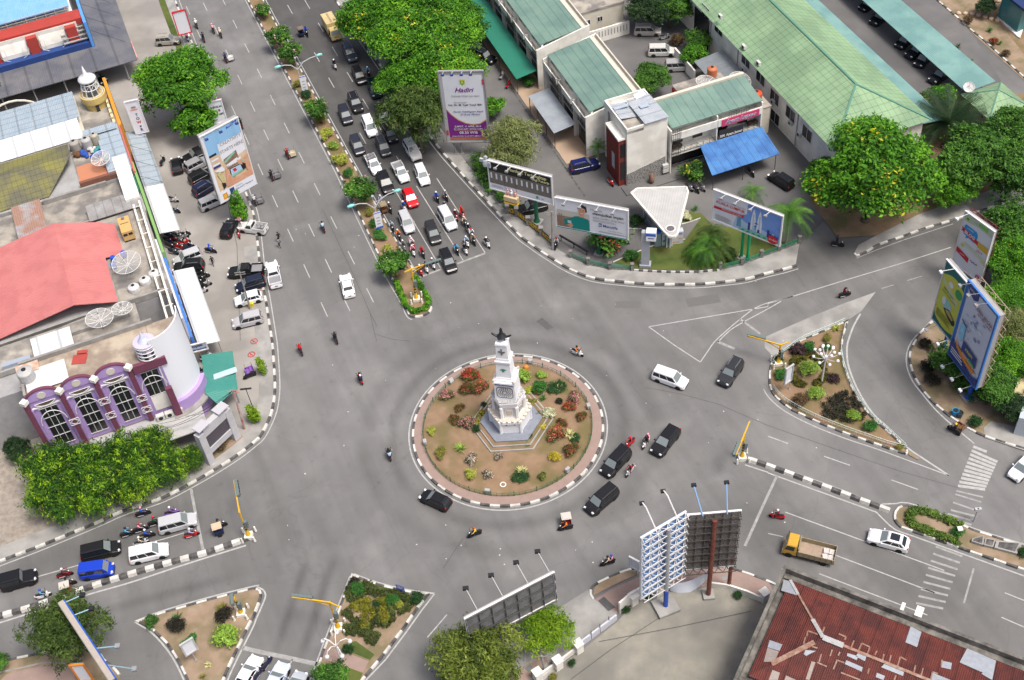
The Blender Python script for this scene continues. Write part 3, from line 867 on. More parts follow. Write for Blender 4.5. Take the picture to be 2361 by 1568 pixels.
 for sx in(1,-1):
  for s in(1,-1):
   i=P.add("wheel",wm[0],-1,(sx*wb/2+.05,s*(w-.085),.31),(-s*pi/2,0,0))
   P.add("rim",wm[1],i)
 for s in(-1,1):
  g=MB();g.box(Z0,(.3,.26,.14),M=Matrix.Rotation(-.5,3,'Y')@Matrix.Rotation(0,3,'Z'));P.add("headlight",g.mesh("headlight",M_HEAD),-1,(h-.17,s*w*.7,hood-.2),(0,0,-s*.35))
  g=MB();g.box(Z0,(.1,.17,.34));P.add("taillight",g.mesh("taillight",M_TAIL),-1,(-h+.1,s*w*.8,belt-.12))
  g=MB();g.box(Z0,(.12,.2,.14));P.add("mirror",g.mesh("mirror",M_CAR),-1,(cowl-.3,s*(w+.08),belt+.08))
 g=MB();g.box(Z0,(.02,.42,.12));P.add("number_plate",g.mesh("number_plate",M_PLATE),-1,(-h-.005,0,.66))
 g=MB()
 for q in range(3):g.box((0,0,-.07+q*.06),(.03,.9,.025))
 P.add("grille",g.mesh("grille",M_DARK),-1,(h-.04,0,.52))
 if rails:
  for s in(-1,1):
   g=MB();g.bar((rf-.4,s*wts*.78,H+.05),(rr+.3,s*wts*.78,H+.05),.04);
   for x in(rf-.4,rr+.3):g.bar((x,s*wts*.78,H-.02),(x,s*wts*.78,H+.05),.04)
   P.add("roof_rail",g.mesh("roof_rail",M_ST))
 return P
PR={'mpv':cpr(),'mpvr':cpr(rails=True,H=1.72),'van':cpr(L=4.5,Wd=1.75,H=1.78,cowl=1.3,rf=.6,rr=-2.0,rb=-2.15,wb=2.75,belt=1.0),'suv':cpr(L=4.5,Wd=1.76,H=1.78,belt=1.05,hood=1.02,cowl=.95,rf=.35,rr=-1.9,rb=-2.1,wb=2.65,rails=True),'wagon':cpr(L=4.7,Wd=1.78,H=1.6,belt=.98,hood=.95,cowl=1.15,rf=.25,rr=-1.9,rb=-2.2,wb=2.75),'hatch':cpr(L=3.85,Wd=1.66,H=1.5,belt=.93,hood=.88,cowl=.95,rf=.25,rr=-1.4,rb=-1.8,wb=2.5,panes=(.04,.42,.76,.95)),'cross':cpr(L=4.45,Wd=1.8,H=1.52,belt=.98,hood=.94,cowl=.95,rf=.15,rr=-1.35,rb=-1.95,wb=2.7,roofglass=True,panes=(.04,.42,.78,.94)),'sedan':cpr(L=4.45,Wd=1.7,H=1.4,belt=.9,hood=.86,cowl=.9,rf=.2,rr=-.95,rb=-1.45,wb=2.6,deck=.9,panes=(.06,.48,.92)),'micro':cpr(L=3.8,Wd=1.6,H=1.85,belt=1.05,hood=.95,cowl=1.45,rf=.95,rr=-1.78,rb=-1.85,wb=2.35,boxy=True),'jeep':cpr(L=4.1,Wd=1.7,H=1.85,belt=1.1,hood=1.08,cowl=.6,rf=.45,rr=-1.9,rb=-1.95,wb=2.4,boxy=True),'pickup':cpr(L=5.1,Wd=1.78,H=1.72,belt=1.0,hood=1.0,cowl=1.15,rf=.5,rr=-.62,rb=-.78,wb=3.0,bed=(-.85,-2.5),deck=.98,panes=(.04,.5,.94)),'ute':cpr(L=4.4,Wd=1.65,H=1.65,belt=.95,hood=.93,cowl=1.05,rf=.5,rr=-.1,rb=-.2,wb=2.6,bed=(-.3,-2.15),deck=.93,panes=(.05,.9),),'uteload':cpr(L=4.3,Wd=1.65,H=1.65,belt=.95,hood=.93,cowl=1.05,rf=.5,rr=-.1,rb=-.2,wb=2.6,bed=(-.3,-2.1),deck=.93,panes=(.05,.9),cargo=True),}
K_=(.012,.012,.014);G_=(.05,.053,.058);DG=(.025,.028,.034);S_=(.42,.43,.45);W_=(.72,.73,.75)
CARS=[('suv',(.06,.075,.1),t(1,0,895,560),t(1,0,830,430),"dark slate car just ahead of the cream box truck, half under the flowering tree"),('mpv',K_,t(1,0,985,775),t(1,0,910,625),"black people carrier beside the blue motorcyclist at the edge of the tree crown"),('suv',K_,t(1,0,950,1030),t(1,0,880,875),"glossy black four-wheel drive in the middle lane, diagonally behind the white people carrier"),('mpv',(.02,.022,.035),t(1,0,860,1155),t(1,0,785,975),"black people carrier with pale windscreen nearest the median, level with the round pink-flowered bush"),('van',W_,t(1,0,1085,1258),t(1,0,1008,1080),"white people carrier in the middle lane just ahead of the glossy black four-wheel drive"),('jeep',(.006,.02,.022),t(1,0,1120,900),t(1,0,1060,755),"long dark green canvas-topped van half hidden under the trees"),('mpv',K_,t(1,0,1195,1140),t(1,0,1130,1000),"black car in the tree shade, upper of two, behind the silver four-wheel drive"),('mpv',K_,t(1,0,1265,1300),t(1,0,1195,1165),"black car in the tree shade, lower of two, behind the silver four-wheel drive"),('mpv',(.025,.027,.04),t(1,0,970,1430),t(1,0,893,1255),"dark blue-black people carrier with a motorcycle at its nose and the loaded white pickup ahead"),('mpvr',G_,t(1,0,1215,1450),t(1,0,1125,1260),"grey people carrier between the dark one and the silver one under the willow"),('uteload',W_,t(1,1,1120,20),t(1,0,1040,1440),"small white pickup with a loaded bed and a green tub, nearest the median"),('suv',(.6,.6,.58),t(1,0,1495,1480),t(1,0,1380,1290),"silver four-wheel drive emerging from under the willow by the pavement"),('ute',(.62,.64,.66),t(1,1,1385,115),t(1,0,1275,1490),"pale pickup with an empty open bed behind the red hatchback"),('mpv',W_,t(1,1,1565,135),t(1,0,1490,1525),"white hatchback-like people carrier last in the third lane behind the motorcycle pair"),('wagon',K_,t(1,1,1230,205),t(1,1,1150,20),"black estate under the street lamp arm beside the biggest median bush"),('hatch',(.5,.012,.02),t(1,1,1460,340),t(1,1,1375,165),"bright red hatchback in the queue at the lights"),('mpv',S_,t(1,1,1430,585),t(1,1,1340,375),"silver people carrier next to the median in front of the rickshaw"),('mpv',(.025,.025,.027),t(1,1,1670,685),t(1,1,1585,470),"black people carrier second from the stop line"),('van',(.5,.52,.54),t(1,1,1825,560),t(1,1,1695,335),"big silver people carrier hemmed in by motorcycles on its right"),('mpv',K_,t(1,1,1815,945),t(1,1,1715,730),"black car with its nose over the stop line, foremost of the queue"),('pickup',W_,t(1,1,140,850),t(1,1,188,1065),"white double-cab pickup driving away along the left kerb"),('sedan',W_,t(1,1,815,955),t(1,1,862,1158),"white saloon driving away in the middle of the left carriageway"),('hatch',K_,t(1,2,1510,1395),t(1,2,1790,1520),"black hatchback rounding the circle at the lower left kerb"),('van',W_,t(2,2,1600,395),t(2,2,1305,290),"white people carrier crossing right of the roundabout"),('suv',(.03,.032,.036),t(2,2,1930,400),t(2,2,2085,180),"dark grey car coming in from the east lane behind the white people carrier"),('wagon',K_,t(2,2,1320,1030),t(2,2,1500,800),"sleek black estate following a motorcycle with a pink-helmeted passenger"),('van',K_,t(2,2,850,1220),t(2,2,1055,1000),"black people carrier with ribbed roof between two red motorcycles"),('van',(.014,.014,.016),t(2,2,715,1550),t(2,2,930,1365),"black people carrier below the roundabout, lowest of the three black cars there"),('mpv',W_,t(3,2,2255,1250),t(3,2,2430,1075),"white car cut by the right edge beyond the zebra crossing"),('cross',W_,t(3,3,935,235),t(3,3,1280,330),"white crossover with black glass roof beside the hedge island"),('van',S_,t(0,3,1785,85),t(0,3,1480,165),"silver people carrier stopped at the west line among motorcycles"),('van',(.012,.012,.012),t(0,3,1090,340),t(0,3,760,420),"black pickup-like estate beside the blue minibus"),('micro',(.012,.045,.42),t(0,3,1060,540),t(0,3,725,590),"bright blue minibus next to the striped divider"),('van',W_,t(0,3,1540,360),t(0,3,1195,440),"white people carrier beside the striped divider in front of the blue minibus"),('jeep',K_,t(0,3,355,600),t(0,3,-10,700),"black jeep with canvas sides cut by the left edge"),('sedan',W_,(597,1510),(545,1600),"white saloon waiting at the bottom stop line, leftmost"),('sedan',(.5,.56,.68),(655,1530),(615,1612),"pale blue saloon waiting at the bottom stop line, middle"),('hatch',(.4,.43,.47),(697,1548),(662,1625),"small grey car at the bottom edge beside the south island"),('mpvr',(.33,.31,.27),t(0,0,1640,370),t(0,0,1445,385),"champagne people carrier parked behind the tree and blank board"),('suv',K_,t(0,0,1000,770),t(0,0,740,700),"black car parked under the dark canopy behind the little lighthouse turret"),('hatch',K_,t(0,0,1610,1450),t(0,1,1635,30),"black car parked alone in the forecourt left of the billboard"),('pickup',K_,t(0,0,1740,1460),t(0,0,1900,1390),"black pickup parked topmost behind the big billboard"),('mpv',(.25,.25,.26),t(0,0,1900,1470),t(0,0,1730,1560),"grey car parked behind the big billboard, next below the pickup"),('mpv',K_,t(0,1,1920,20),t(0,1,1790,90),"black car with glossy roof parked behind the billboard, third down"),('suv',(.015,.018,.05),t(0,1,1950,130),t(0,1,1850,190),"navy four-wheel drive parked behind the lower billboard edge"),('mpv',S_,t(0,1,2010,270),t(0,1,1895,320),"silver people carrier parked nearest the billboard foot"),('hatch',K_,t(0,1,2140,450),t(0,1,2060,620),"black hatchback parked beside the climbing plant"),('uteload',(.55,.56,.55),t(0,1,2250,520),t(0,1,2400,540),"whitish cargo pickup parked by the no-parking sign"),('mpv',S_,t(0,1,1630,840),t(0,1,1820,770),"silver people carrier nosed up to the shops between the motorcycle rows"),('suv',K_,t(0,1,1620,900),t(0,1,1850,880),"black four-wheel drive beside the silver car at the shop fronts"),('pickup',(.012,.013,.013),t(0,1,2130,940),t(0,1,2390,920),"black pickup with covered bed parked by the leaning pole"),('mpv',(.012,.016,.035),t(0,1,2200,1080),t(0,1,2400,1020),"dark blue car parked between the black pickup and white hatchback"),('hatch',W_,t(0,1,2165,1210),t(0,1,2400,1150),"white hatchback parked by the kerb with a yellow crate ahead"),('mpv',(.4,.4,.42),t(0,1,2150,1410),t(0,1,2400,1350),"silver hatchback parked lowest in the kerbside row"),('sedan',(.4,.41,.44),t(2,0,985,240),t(2,0,985,140),"silver saloon parked alone at the top of the courtyard"),('van',(.36,.35,.33),t(2,0,1330,290),t(2,0,1160,290),"grey people carrier half under the courtyard tree"),('van',(.5,.5,.48),t(2,0,1490,475),t(2,0,1260,480),"bright silver people carrier in the middle of the courtyard"),('van',(.3,.3,.3),t(2,0,1620,610),t(2,0,1440,620),"grey van-like car parked by the red wall"),('suv',(.01,.014,.09),t(2,0,790,1500),t(2,0,545,1560),"blue four-wheel drive with silver skirts in front of the white shops"),('suv',K_,t(1,0,2200,570),t(1,0,1990,480),"black four-wheel drive in the side lane by the green canopy"),('suv',K_,t(2,1,55,375),t(2,1,310,310),"black car parked behind the yellow-lettered fence"),('mpv',K_,t(3,1,50,50),t(3,1,190,140),"dark car parked between the blue awning and the long hall"),]
CARPORT=[(875,75,990,10),(985,200,1090,130),(1215,415,1310,340),(1335,495,1420,450),(1385,590,1480,500),(1535,730,1640,660)]
for i,(a,b,c,d)in enm(CARPORT):
 where=("top one","second from the top","third from the top, after a gap","fourth from the top","fifth from the top","lowest one by the dark palm")[i]
 CARS.append(('suv' if i%2 else 'mpv',(.014,.016,.018),t(3,0,a,b),t(3,0,c,d),"dark car nosing out of the turquoise carport, "+where))
def road_pose(front,rear,h=.6):
 A,B=W(front,h),W(rear,h)
 return Vc(((A.x+B.x)/2,(A.y+B.y)/2,0)),brg(B,A)
def lift(p):
 """height of the paved surface under a forecourt or yard"""
 if p.x<-20 and p.y>2:return .08
 if p.y>37 and p.x>8 and p.x<60:return .10
 return 0.0
CARPOS=[]
for k,c,f,r,lab in CARS:
 p,a=road_pose(f,r)
 p.z=lift(p)
 CARPOS.append(p)
 PR[k].place("parked_car" if("parked" in lab or "carport" in lab)else "car",lab,"car" if k not in('pickup','ute','uteload')else "pickup",p,a,c,"cars parked under the carport" if "carport" in lab else None)
# ---- trucks
def truck(kind,label,f,r,cab_col,L,body_col):
 p,a=road_pose(f,r,1.0)
 th=thing("truck" if kind=='tipper' else "box_truck",label,"truck",p,a)
 mc=mat("truck cab paint "+kind,cab_col,.4,spec=.4);mbd=mat("truck body "+kind,body_col,.6,tuple(x*.75 for x in body_col),2.0)
 h=L/2;w=.95
 m=MB();x1,x0=h,h-1.55
 m.pz([(x0,-w),(x1-.05,-w),(x1-.05,w),(x0,w)],.55,1.25)
 b=[Vc((x1-.05,-w,1.25)),Vc((x1-.05,w,1.25)),Vc((x0,w,1.25)),Vc((x0,-w,1.25))]
 u=[Vc((x1-.4,-w*.9,2.1)),Vc((x1-.4,w*.9,2.1)),Vc((x0+.03,w*.9,2.1)),Vc((x0+.03,-w*.9,2.1))]
 for q in range(4):m.quad(b[q],b[(q+1)%4],u[(q+1)%4],u[q])
 tp=[v*1+Vc((-.08 if i<2 else .05,.1*(1 if v.y<0 else-1),.1))for i,v in enm(u)]
 for q in range(4):m.quad(u[q],u[(q+1)%4],tp[(q+1)%4],tp[q])
 m.poly(tp)
 for q in range(5):m.box((x0+.7,-.6+q*.3,2.21),(.8,.06,.03))
 m.box((x1,0,.55),(.12,1.85,.2))
 m.obj("cab",mc,th,Z0)
 g=MB();pane(g,b[0],b[1],u[1],u[0],.06,.94,.1,.92,.01);g.obj("windscreen",M_SCREEN,th,Z0,flat=True)
 for s in(0,1):
  g=MB()
  if s:pane(g,b[1],b[2],u[2],u[1],.1,.8,.12,.88,.01)
  else:pane(g,b[3],b[0],u[0],u[3],.2,.9,.12,.88,.01)
  g.obj("side_window",M_GLASS,th,Z0,flat=True)
 m=MB();m.box((-.1,0,.5),(L-.4,.8,.22));m.obj("chassis",M_DARK,th,Z0)
 xc=(x0-.12-h)/2;ln=x0-.12+h
 m=MB()
 if kind=='box':
  m.box((xc,0,1.75),(ln,2.0,2.05))
  for q in range(8):m.box((-h+.25+q*(ln-.5)/7,0,1.75),(.05,2.04,1.98))
  m.obj("cargo_box",mbd,th,Z0)
  m=MB()
  for s in(-.09,.09):m.box((xc,s,2.785),(ln-.5,.07,.01))
  m.obj("roof_stripe",M_DARK,th,Z0)
 else:
  for s in(-1,1):
   m.box((xc,s*.98,1.15),(ln,.06,.8))
   for q in range(7):m.box((-h+.2+q*(ln-.4)/6,s*1.03,1.15),(.08,.05,.8))
  m.box((-h+.03,0,1.15),(.06,1.9,.8));m.box((x0-.15,0,1.35),(.08,1.9,1.2));m.box((xc,0,.78),(ln,1.95,.08))
  m.obj("tipper_bed",mbd,th,Z0)
  m=MB();m.box((xc,0,.83),(ln-.2,1.85,.03));m.obj("bed_floor",mat("tan bed floor",(.36,.27,.2),.9,(.25,.2,.16),2),th,Z0)
  for q in range(4):
   m=MB();m.box((-h+.45+(q%2)*.6,-.35+(q//2)*.75,1.0),(.55,.65,.3),rz=.1*q)
   tag(m.obj("cement_sack",mat("pale sack",(.55,.52,.5),.8,(.45,.42,.4),4),None,Z0),("pale sack on the truck bed, front near side","pale sack on the truck bed by the tailgate, near side","pale sack on the truck bed, front far side","pale sack on the truck bed by the tailgate, far side")[q],"sack","sacks on the truck bed")
   o=bpy.context.scene.collection.objects[-1];o.location=p;o.rotation_euler=(0,0,a)
 for x in(h-.75,-h+1.1):
  for s in(-1,1):
   o=bpy.data.objects.new("wheel",WHEEL_B[0]);COL.objects.link(o);o.parent=th;o.location=(x,s*.86,.42);o.rotation_euler=(-s*pi/2,0,0)
   o2=bpy.data.objects.new("rim",WHEEL_B[1]);COL.objects.link(o2);o2.parent=o
 for s in(-1,1):
  m=MB();m.box((h-.02,s*.7,.85),(.08,.22,.2));m.obj("headlight",M_HEAD,th,Z0)
  m=MB();m.box((h-.3,s*1.1,1.7),(.08,.16,.3));m.bar((h-.3,s*.9,1.8),(h-.3,s*1.1,1.8),.03);m.obj("mirror",M_DARK,th,Z0)
truck('box',"cream box truck with dark roof stripe passing the trees",t(1,0,745,345),t(1,0,655,195),(.55,.43,.19),5.2,(.58,.46,.24))
truck('tipper',"yellow-cabbed open truck carrying sacks on the lower right road",t(3,3,185,320),t(3,3,580,420),(.5,.3,.04),5.6,(.33,.28,.18))
# ---- motorcycles
def scooter_proto(sport=False):
 P=Proto()
 m=MB()
 sect=[(.62,.09,.42,.95),(.5,.2,.36,1.0),(.40,.22,.30,.92),(.30,.13,.26,.55 if not sport else .72),(.05,.12,.26,.5 if not sport else .78),(-.15,.14,.3,.68),(-.45,.16,.36,.74),(-.75,.13,.5,.78),(-.92,.05,.62,.76)]
 i0=len(m.v)
 for x,w,zb,zt in sect:
  m.v+=[(x,-w,zb),(x,-w,(zb+zt)/2+.05),(x,-w*.6,zt),(x,w*.6,zt),(x,w,(zb+zt)/2+.05),(x,w,zb)]
 for j in range(len(sect)-1):
  for q in range(6):
   q2=(q+1)%6
   m.f.append((i0+j*6+q,i0+j*6+q2,i0+(j+1)*6+q2,i0+(j+1)*6+q));m.m.append(0)
 m.f.append(tuple(range(i0,i0+6)));m.m.append(0)
 m.f.append(tuple(range(i0+6*(len(sect)-1),i0+6*len(sect))));m.m.append(0)
 m.box((.68,0,.58),(.34,.14,.06))
 P.add("fairing",m.mesh("fairing",[M_CAR]),own='body')
 m=MB();m.box((-.2,0,.78),(.36,.27,.1));m.box((-.55,0,.83),(.42,.25,.1));P.add("seat",m.mesh("seat",M_DARK))
 for x in(.66,-.58):
  a=MB();a.lz([(.17,-.05),(.25,-.05),(.285,-.02),(.285,.02),(.25,.05),(.17,.05)],n=14)
  b=MB();b.lz([(.18,-.03),(.18,.03),(.05,.045)],n=8)
  i=P.add("wheel",a.mesh("wheel",M_TYRE),-1,(x,0,.285),(pi/2,0,0))
  P.add("rim",b.mesh("rim",M_RIM),i)
 m=MB();m.tb([(.36,-.34,1.03),(.44,-.2,1.06),(.46,0,1.02),(.44,.2,1.06),(.36,.34,1.03)],.018)
 for s in(-1,1):m.cyl((.66,s*.08,.285),(.47,s*.06,.95),.028)
 P.add("handlebar",m.mesh("handlebar",M_DARK))
 m=MB();m.ball((.55,0,.93),.1,n=8,sc=(1,1,.9));P.add("headlight",m.mesh("headlight",M_HEAD))
 for s in(-1,1):
  m=MB();m.tb([(.42,s*.22,1.05),(.43,s*.3,1.2)],.01);m.box((.43,s*.3,1.22),(.03,.13,.08));P.add("mirror",m.mesh("mirror",M_DARK))
 m=MB();m.cyl((.0,-.17,.28),(-.7,-.19,.36),.05);P.add("exhaust",m.mesh("exhaust",M_ST))
 m=MB();m.box((-.9,0,.7),(.05,.16,.09));P.add("taillight",m.mesh("taillight",M_TAIL))
 return P
SCOOT=scooter_proto();CUB=scooter_proto(True)
M_SKIN=mat("skin",(.3,.16,.1),.6)
M_TROU=mat("dark trousers",(.03,.032,.042),.9)
M_SHOE=mat("shoe",(.02,.018,.016),.7)
M_SHIRT=mat("shirt cloth",ocol=True,rough=.9)
M_HAIR=mat("black hair",(.01,.009,.008),.6)
def person_mesh(name,J,E,seg):
 """J: joint -> (x,y,z,r); E: bones; seg: bone -> 0 shirt 1 trousers 2 skin 3 shoe"""
 bm=bmesh.new();lay=bm.verts.layers.skin.verify();vs={}
 for k,(x,y,z,r)in J.items():
  v=bm.verts.new((x,y,z));v[lay].radius=(r,r);v[lay].use_root=(k=='pelvis');vs[k]=v
 for a,b in E:bm.edges.new((vs[a],vs[b]))
 me=bpy.data.meshes.new(name);bm.to_mesh(me);bm.free()
 ob=bpy.data.objects.new(name,me);COL.objects.link(ob)
 ob.modifiers.new("s",'SKIN');sd=ob.modifiers.new("d",'SUBSURF');sd.levels=1
 dg=bpy.context.evaluated_depsgraph_get()
 out=bpy.data.meshes.new_from_object(ob.evaluated_get(dg))
 bpy.data.objects.remove(ob);bpy.data.meshes.remove(me)
 for m in(M_SHIRT,M_TROU,M_SKIN,M_SHOE):out.materials.append(m)
 P3={k:Vc(v[:3])for k,v in J.items()}
 for f in out.polygons:
  c=Vc(f.center);best=(9,0)
  for(a,b)in E:
   A,B=P3[a],P3[b];d=B-A
   u=max(0,min(1,(c-A).dot(d)/max(1e-9,d.length_squared)))
   q=(c-A-d*u).length-.5*(J[a][3]*(1-u)+J[b][3]*u)
   if q<best[0]:best=(q,seg[(a,b)])
  f.material_index=best[1];f.use_smooth=True
 out.name=name
 return out
def make_person(name,pel,chest,neck,head,sh,el,wr,hip,kn,an,toe):
 J={'pelvis':(*pel,.135),'waist':(*((Vc(pel)+Vc(chest))/2),.125),'chest':(*chest,.15),'neck':(*neck,.06),'jaw':(*((Vc(neck)+Vc(head))/2),.075),'head':(*head,.1),'crown':(head[0],0,head[2]+.09,.07),'nose':(head[0]+.115,0,head[2]-.015,.018)}
 E=[('pelvis','waist'),('waist','chest'),('chest','neck'),('neck','jaw'),('jaw','head'),('head','crown'),('head','nose')]
 seg={E[0]:0,E[1]:0,E[2]:0,E[3]:2,E[4]:2,E[5]:2,E[6]:2}
 for s,nm in((-1,'R'),(1,'L')):
  def q(p,sgn=s,alt=None):return(p[0],sgn*p[1],p[2])
  e=el[nm]if isinstance(el,dict)else el;w_=wr[nm]if isinstance(wr,dict)else wr
  k_=kn[nm]if isinstance(kn,dict)else kn;a_=an[nm]if isinstance(an,dict)else an;t_=toe[nm]if isinstance(toe,dict)else toe
  J['sh'+nm]=(*q(sh),.07);J['el'+nm]=(*q(e),.048);J['wr'+nm]=(*q(w_),.032)
  J['hip'+nm]=(*q(hip),.1);J['kn'+nm]=(*q(k_),.065);J['an'+nm]=(*q(a_),.045);J['toe'+nm]=(*q(t_),.04)
  d=(Vc(w_)-Vc(e)).normalized()
  pm=Vc(w_)+d*.08
  J['palm'+nm]=(*q(pm),.03)
  ee=[('chest','sh'+nm,0),('sh'+nm,'el'+nm,0),('el'+nm,'wr'+nm,0),('wr'+nm,'palm'+nm,2),('pelvis','hip'+nm,1),('hip'+nm,'kn'+nm,1),('kn'+nm,'an'+nm,1),('an'+nm,'toe'+nm,3)]
  for fi,(oy,ln)in enm(((-.03,.07),(-.01,.085),(.01,.08),(.03,.06))):
   J[f'f{fi}{nm}']=(*q(pm+d*ln+Vc((0,oy,-.02-.01*fi))),.009);ee.append(('palm'+nm,f'f{fi}{nm}',2))
  J['th'+nm]=(*q(Vc(w_)+d*.05+Vc((0,-.05,.0))),.01);ee.append(('wr'+nm,'th'+nm,2))
  for a,b,c in ee:E.append((a,b));seg[(a,b)]=c
 return person_mesh(name,J,E,seg)
ME_RIDER=make_person("rider_body",(-.2,0,.92),(-.1,0,1.27),(-.04,0,1.44),(0,0,1.6),(-.09,.19,1.36),(.14,.29,1.14),(.34,.31,1.06),(-.14,.11,.88),(.26,.18,.84),(.12,.17,.42),(.3,.18,.36))
ME_PILL=make_person("pillion_body",(-.56,0,.98),(-.5,0,1.31),(-.46,0,1.47),(-.43,0,1.63),(-.48,.18,1.4),(-.34,.26,1.16),(-.16,.2,1.08),(-.5,.11,.94),(-.14,.2,.88),(-.26,.2,.47),(-.08,.21,.43))
ME_WALK=make_person("walker_body",(0,0,.92),(.03,0,1.28),(.05,0,1.47),(.07,0,1.62),(.03,.2,1.4),{'R':(-.1,.25,1.15),'L':(.14,.25,1.14)},{'R':(-.04,.25,.92),'L':(.34,.22,1.0)},(0,.1,.88),{'R':(.22,.1,.5),'L':(.0,.1,.48)},{'R':(.26,.1,.09),'L':(-.32,.1,.16)},{'R':(.44,.11,.05),'L':(-.18,.11,.05)})
def head_piece(head,helmet=True):
 m=MB()
 x,z=head
 if helmet:
  m.lz([(.03,-.1),(.125,-.08),(.14,0),(.135,.07),(.1,.13),(.05,.16),(.01,.165)],(x-.01,0,z+.02),12,sx=1.08)
  return m.mesh("helmet",M_CAR,smooth=True)
 m.lz([(.08,-.03),(.118,.02),(.11,.09),(.06,.14),(.01,.15)],(x-.02,0,z),10)
 return m.mesh("hair",M_HAIR,smooth=True)
ME_HEL=head_piece((0,1.6));ME_HELP=head_piece((-.43,1.63));ME_HAIRW=head_piece((.07,1.62),False)
_v=MB();_v.lz([(.1,-.035),(.13,-.03),(.13,.03),(.1,.035)],(.025,0,1.6),10);ME_VIS=_v.mesh("visor",M_GLASS)
def ob_child(name,me,parent,color=None):
 o=bpy.data.objects.new(name,me);COL.objects.link(o);o.parent=parent
 if color:o.color=C4(color)
 return o
CN={'white':(.72,.72,.72),'black':(.014,.014,.016),'grey':(.2,.2,.21),'red':(.5,.015,.02),'dark red':(.18,.01,.015),'blue':(.02,.09,.5),'light blue':(.08,.36,.62),'pale blue':(.42,.55,.68),'pink':(.75,.3,.38),'orange':(.75,.2,.03),'khaki':(.3,.25,.15),'lavender':(.42,.4,.6),'purple':(.22,.1,.4),'dark green':(.02,.07,.04),'yellow':(.7,.5,.03),'brown':(.16,.08,.04),'silver':(.45,.45,.47),'cream':(.6,.52,.36),'navy':(.02,.025,.07)}
def person(name,label,me,loc,rz,shirt,helmet=None,hel_me=None,hair=None):
 root=tag(bpy.data.objects.new(name,me),label,"person");COL.objects.link(root)
 root.location=loc;root.rotation_euler=(0,0,rz);root.color=C4(CN[shirt])
 if helmet:
  ob_child("helmet",hel_me or ME_HEL,root,CN[helmet])
  if hel_me is None:ob_child("visor",ME_VIS,root)
 elif hair:ob_child("hair",hair,root)
 return root
AW=brg(W(t(0,3,0,740)),W(t(0,3,720,512)))
DN,UP=_th,_th+pi
def ang(a,b):return brg(W(a,.7),W(b,.7))
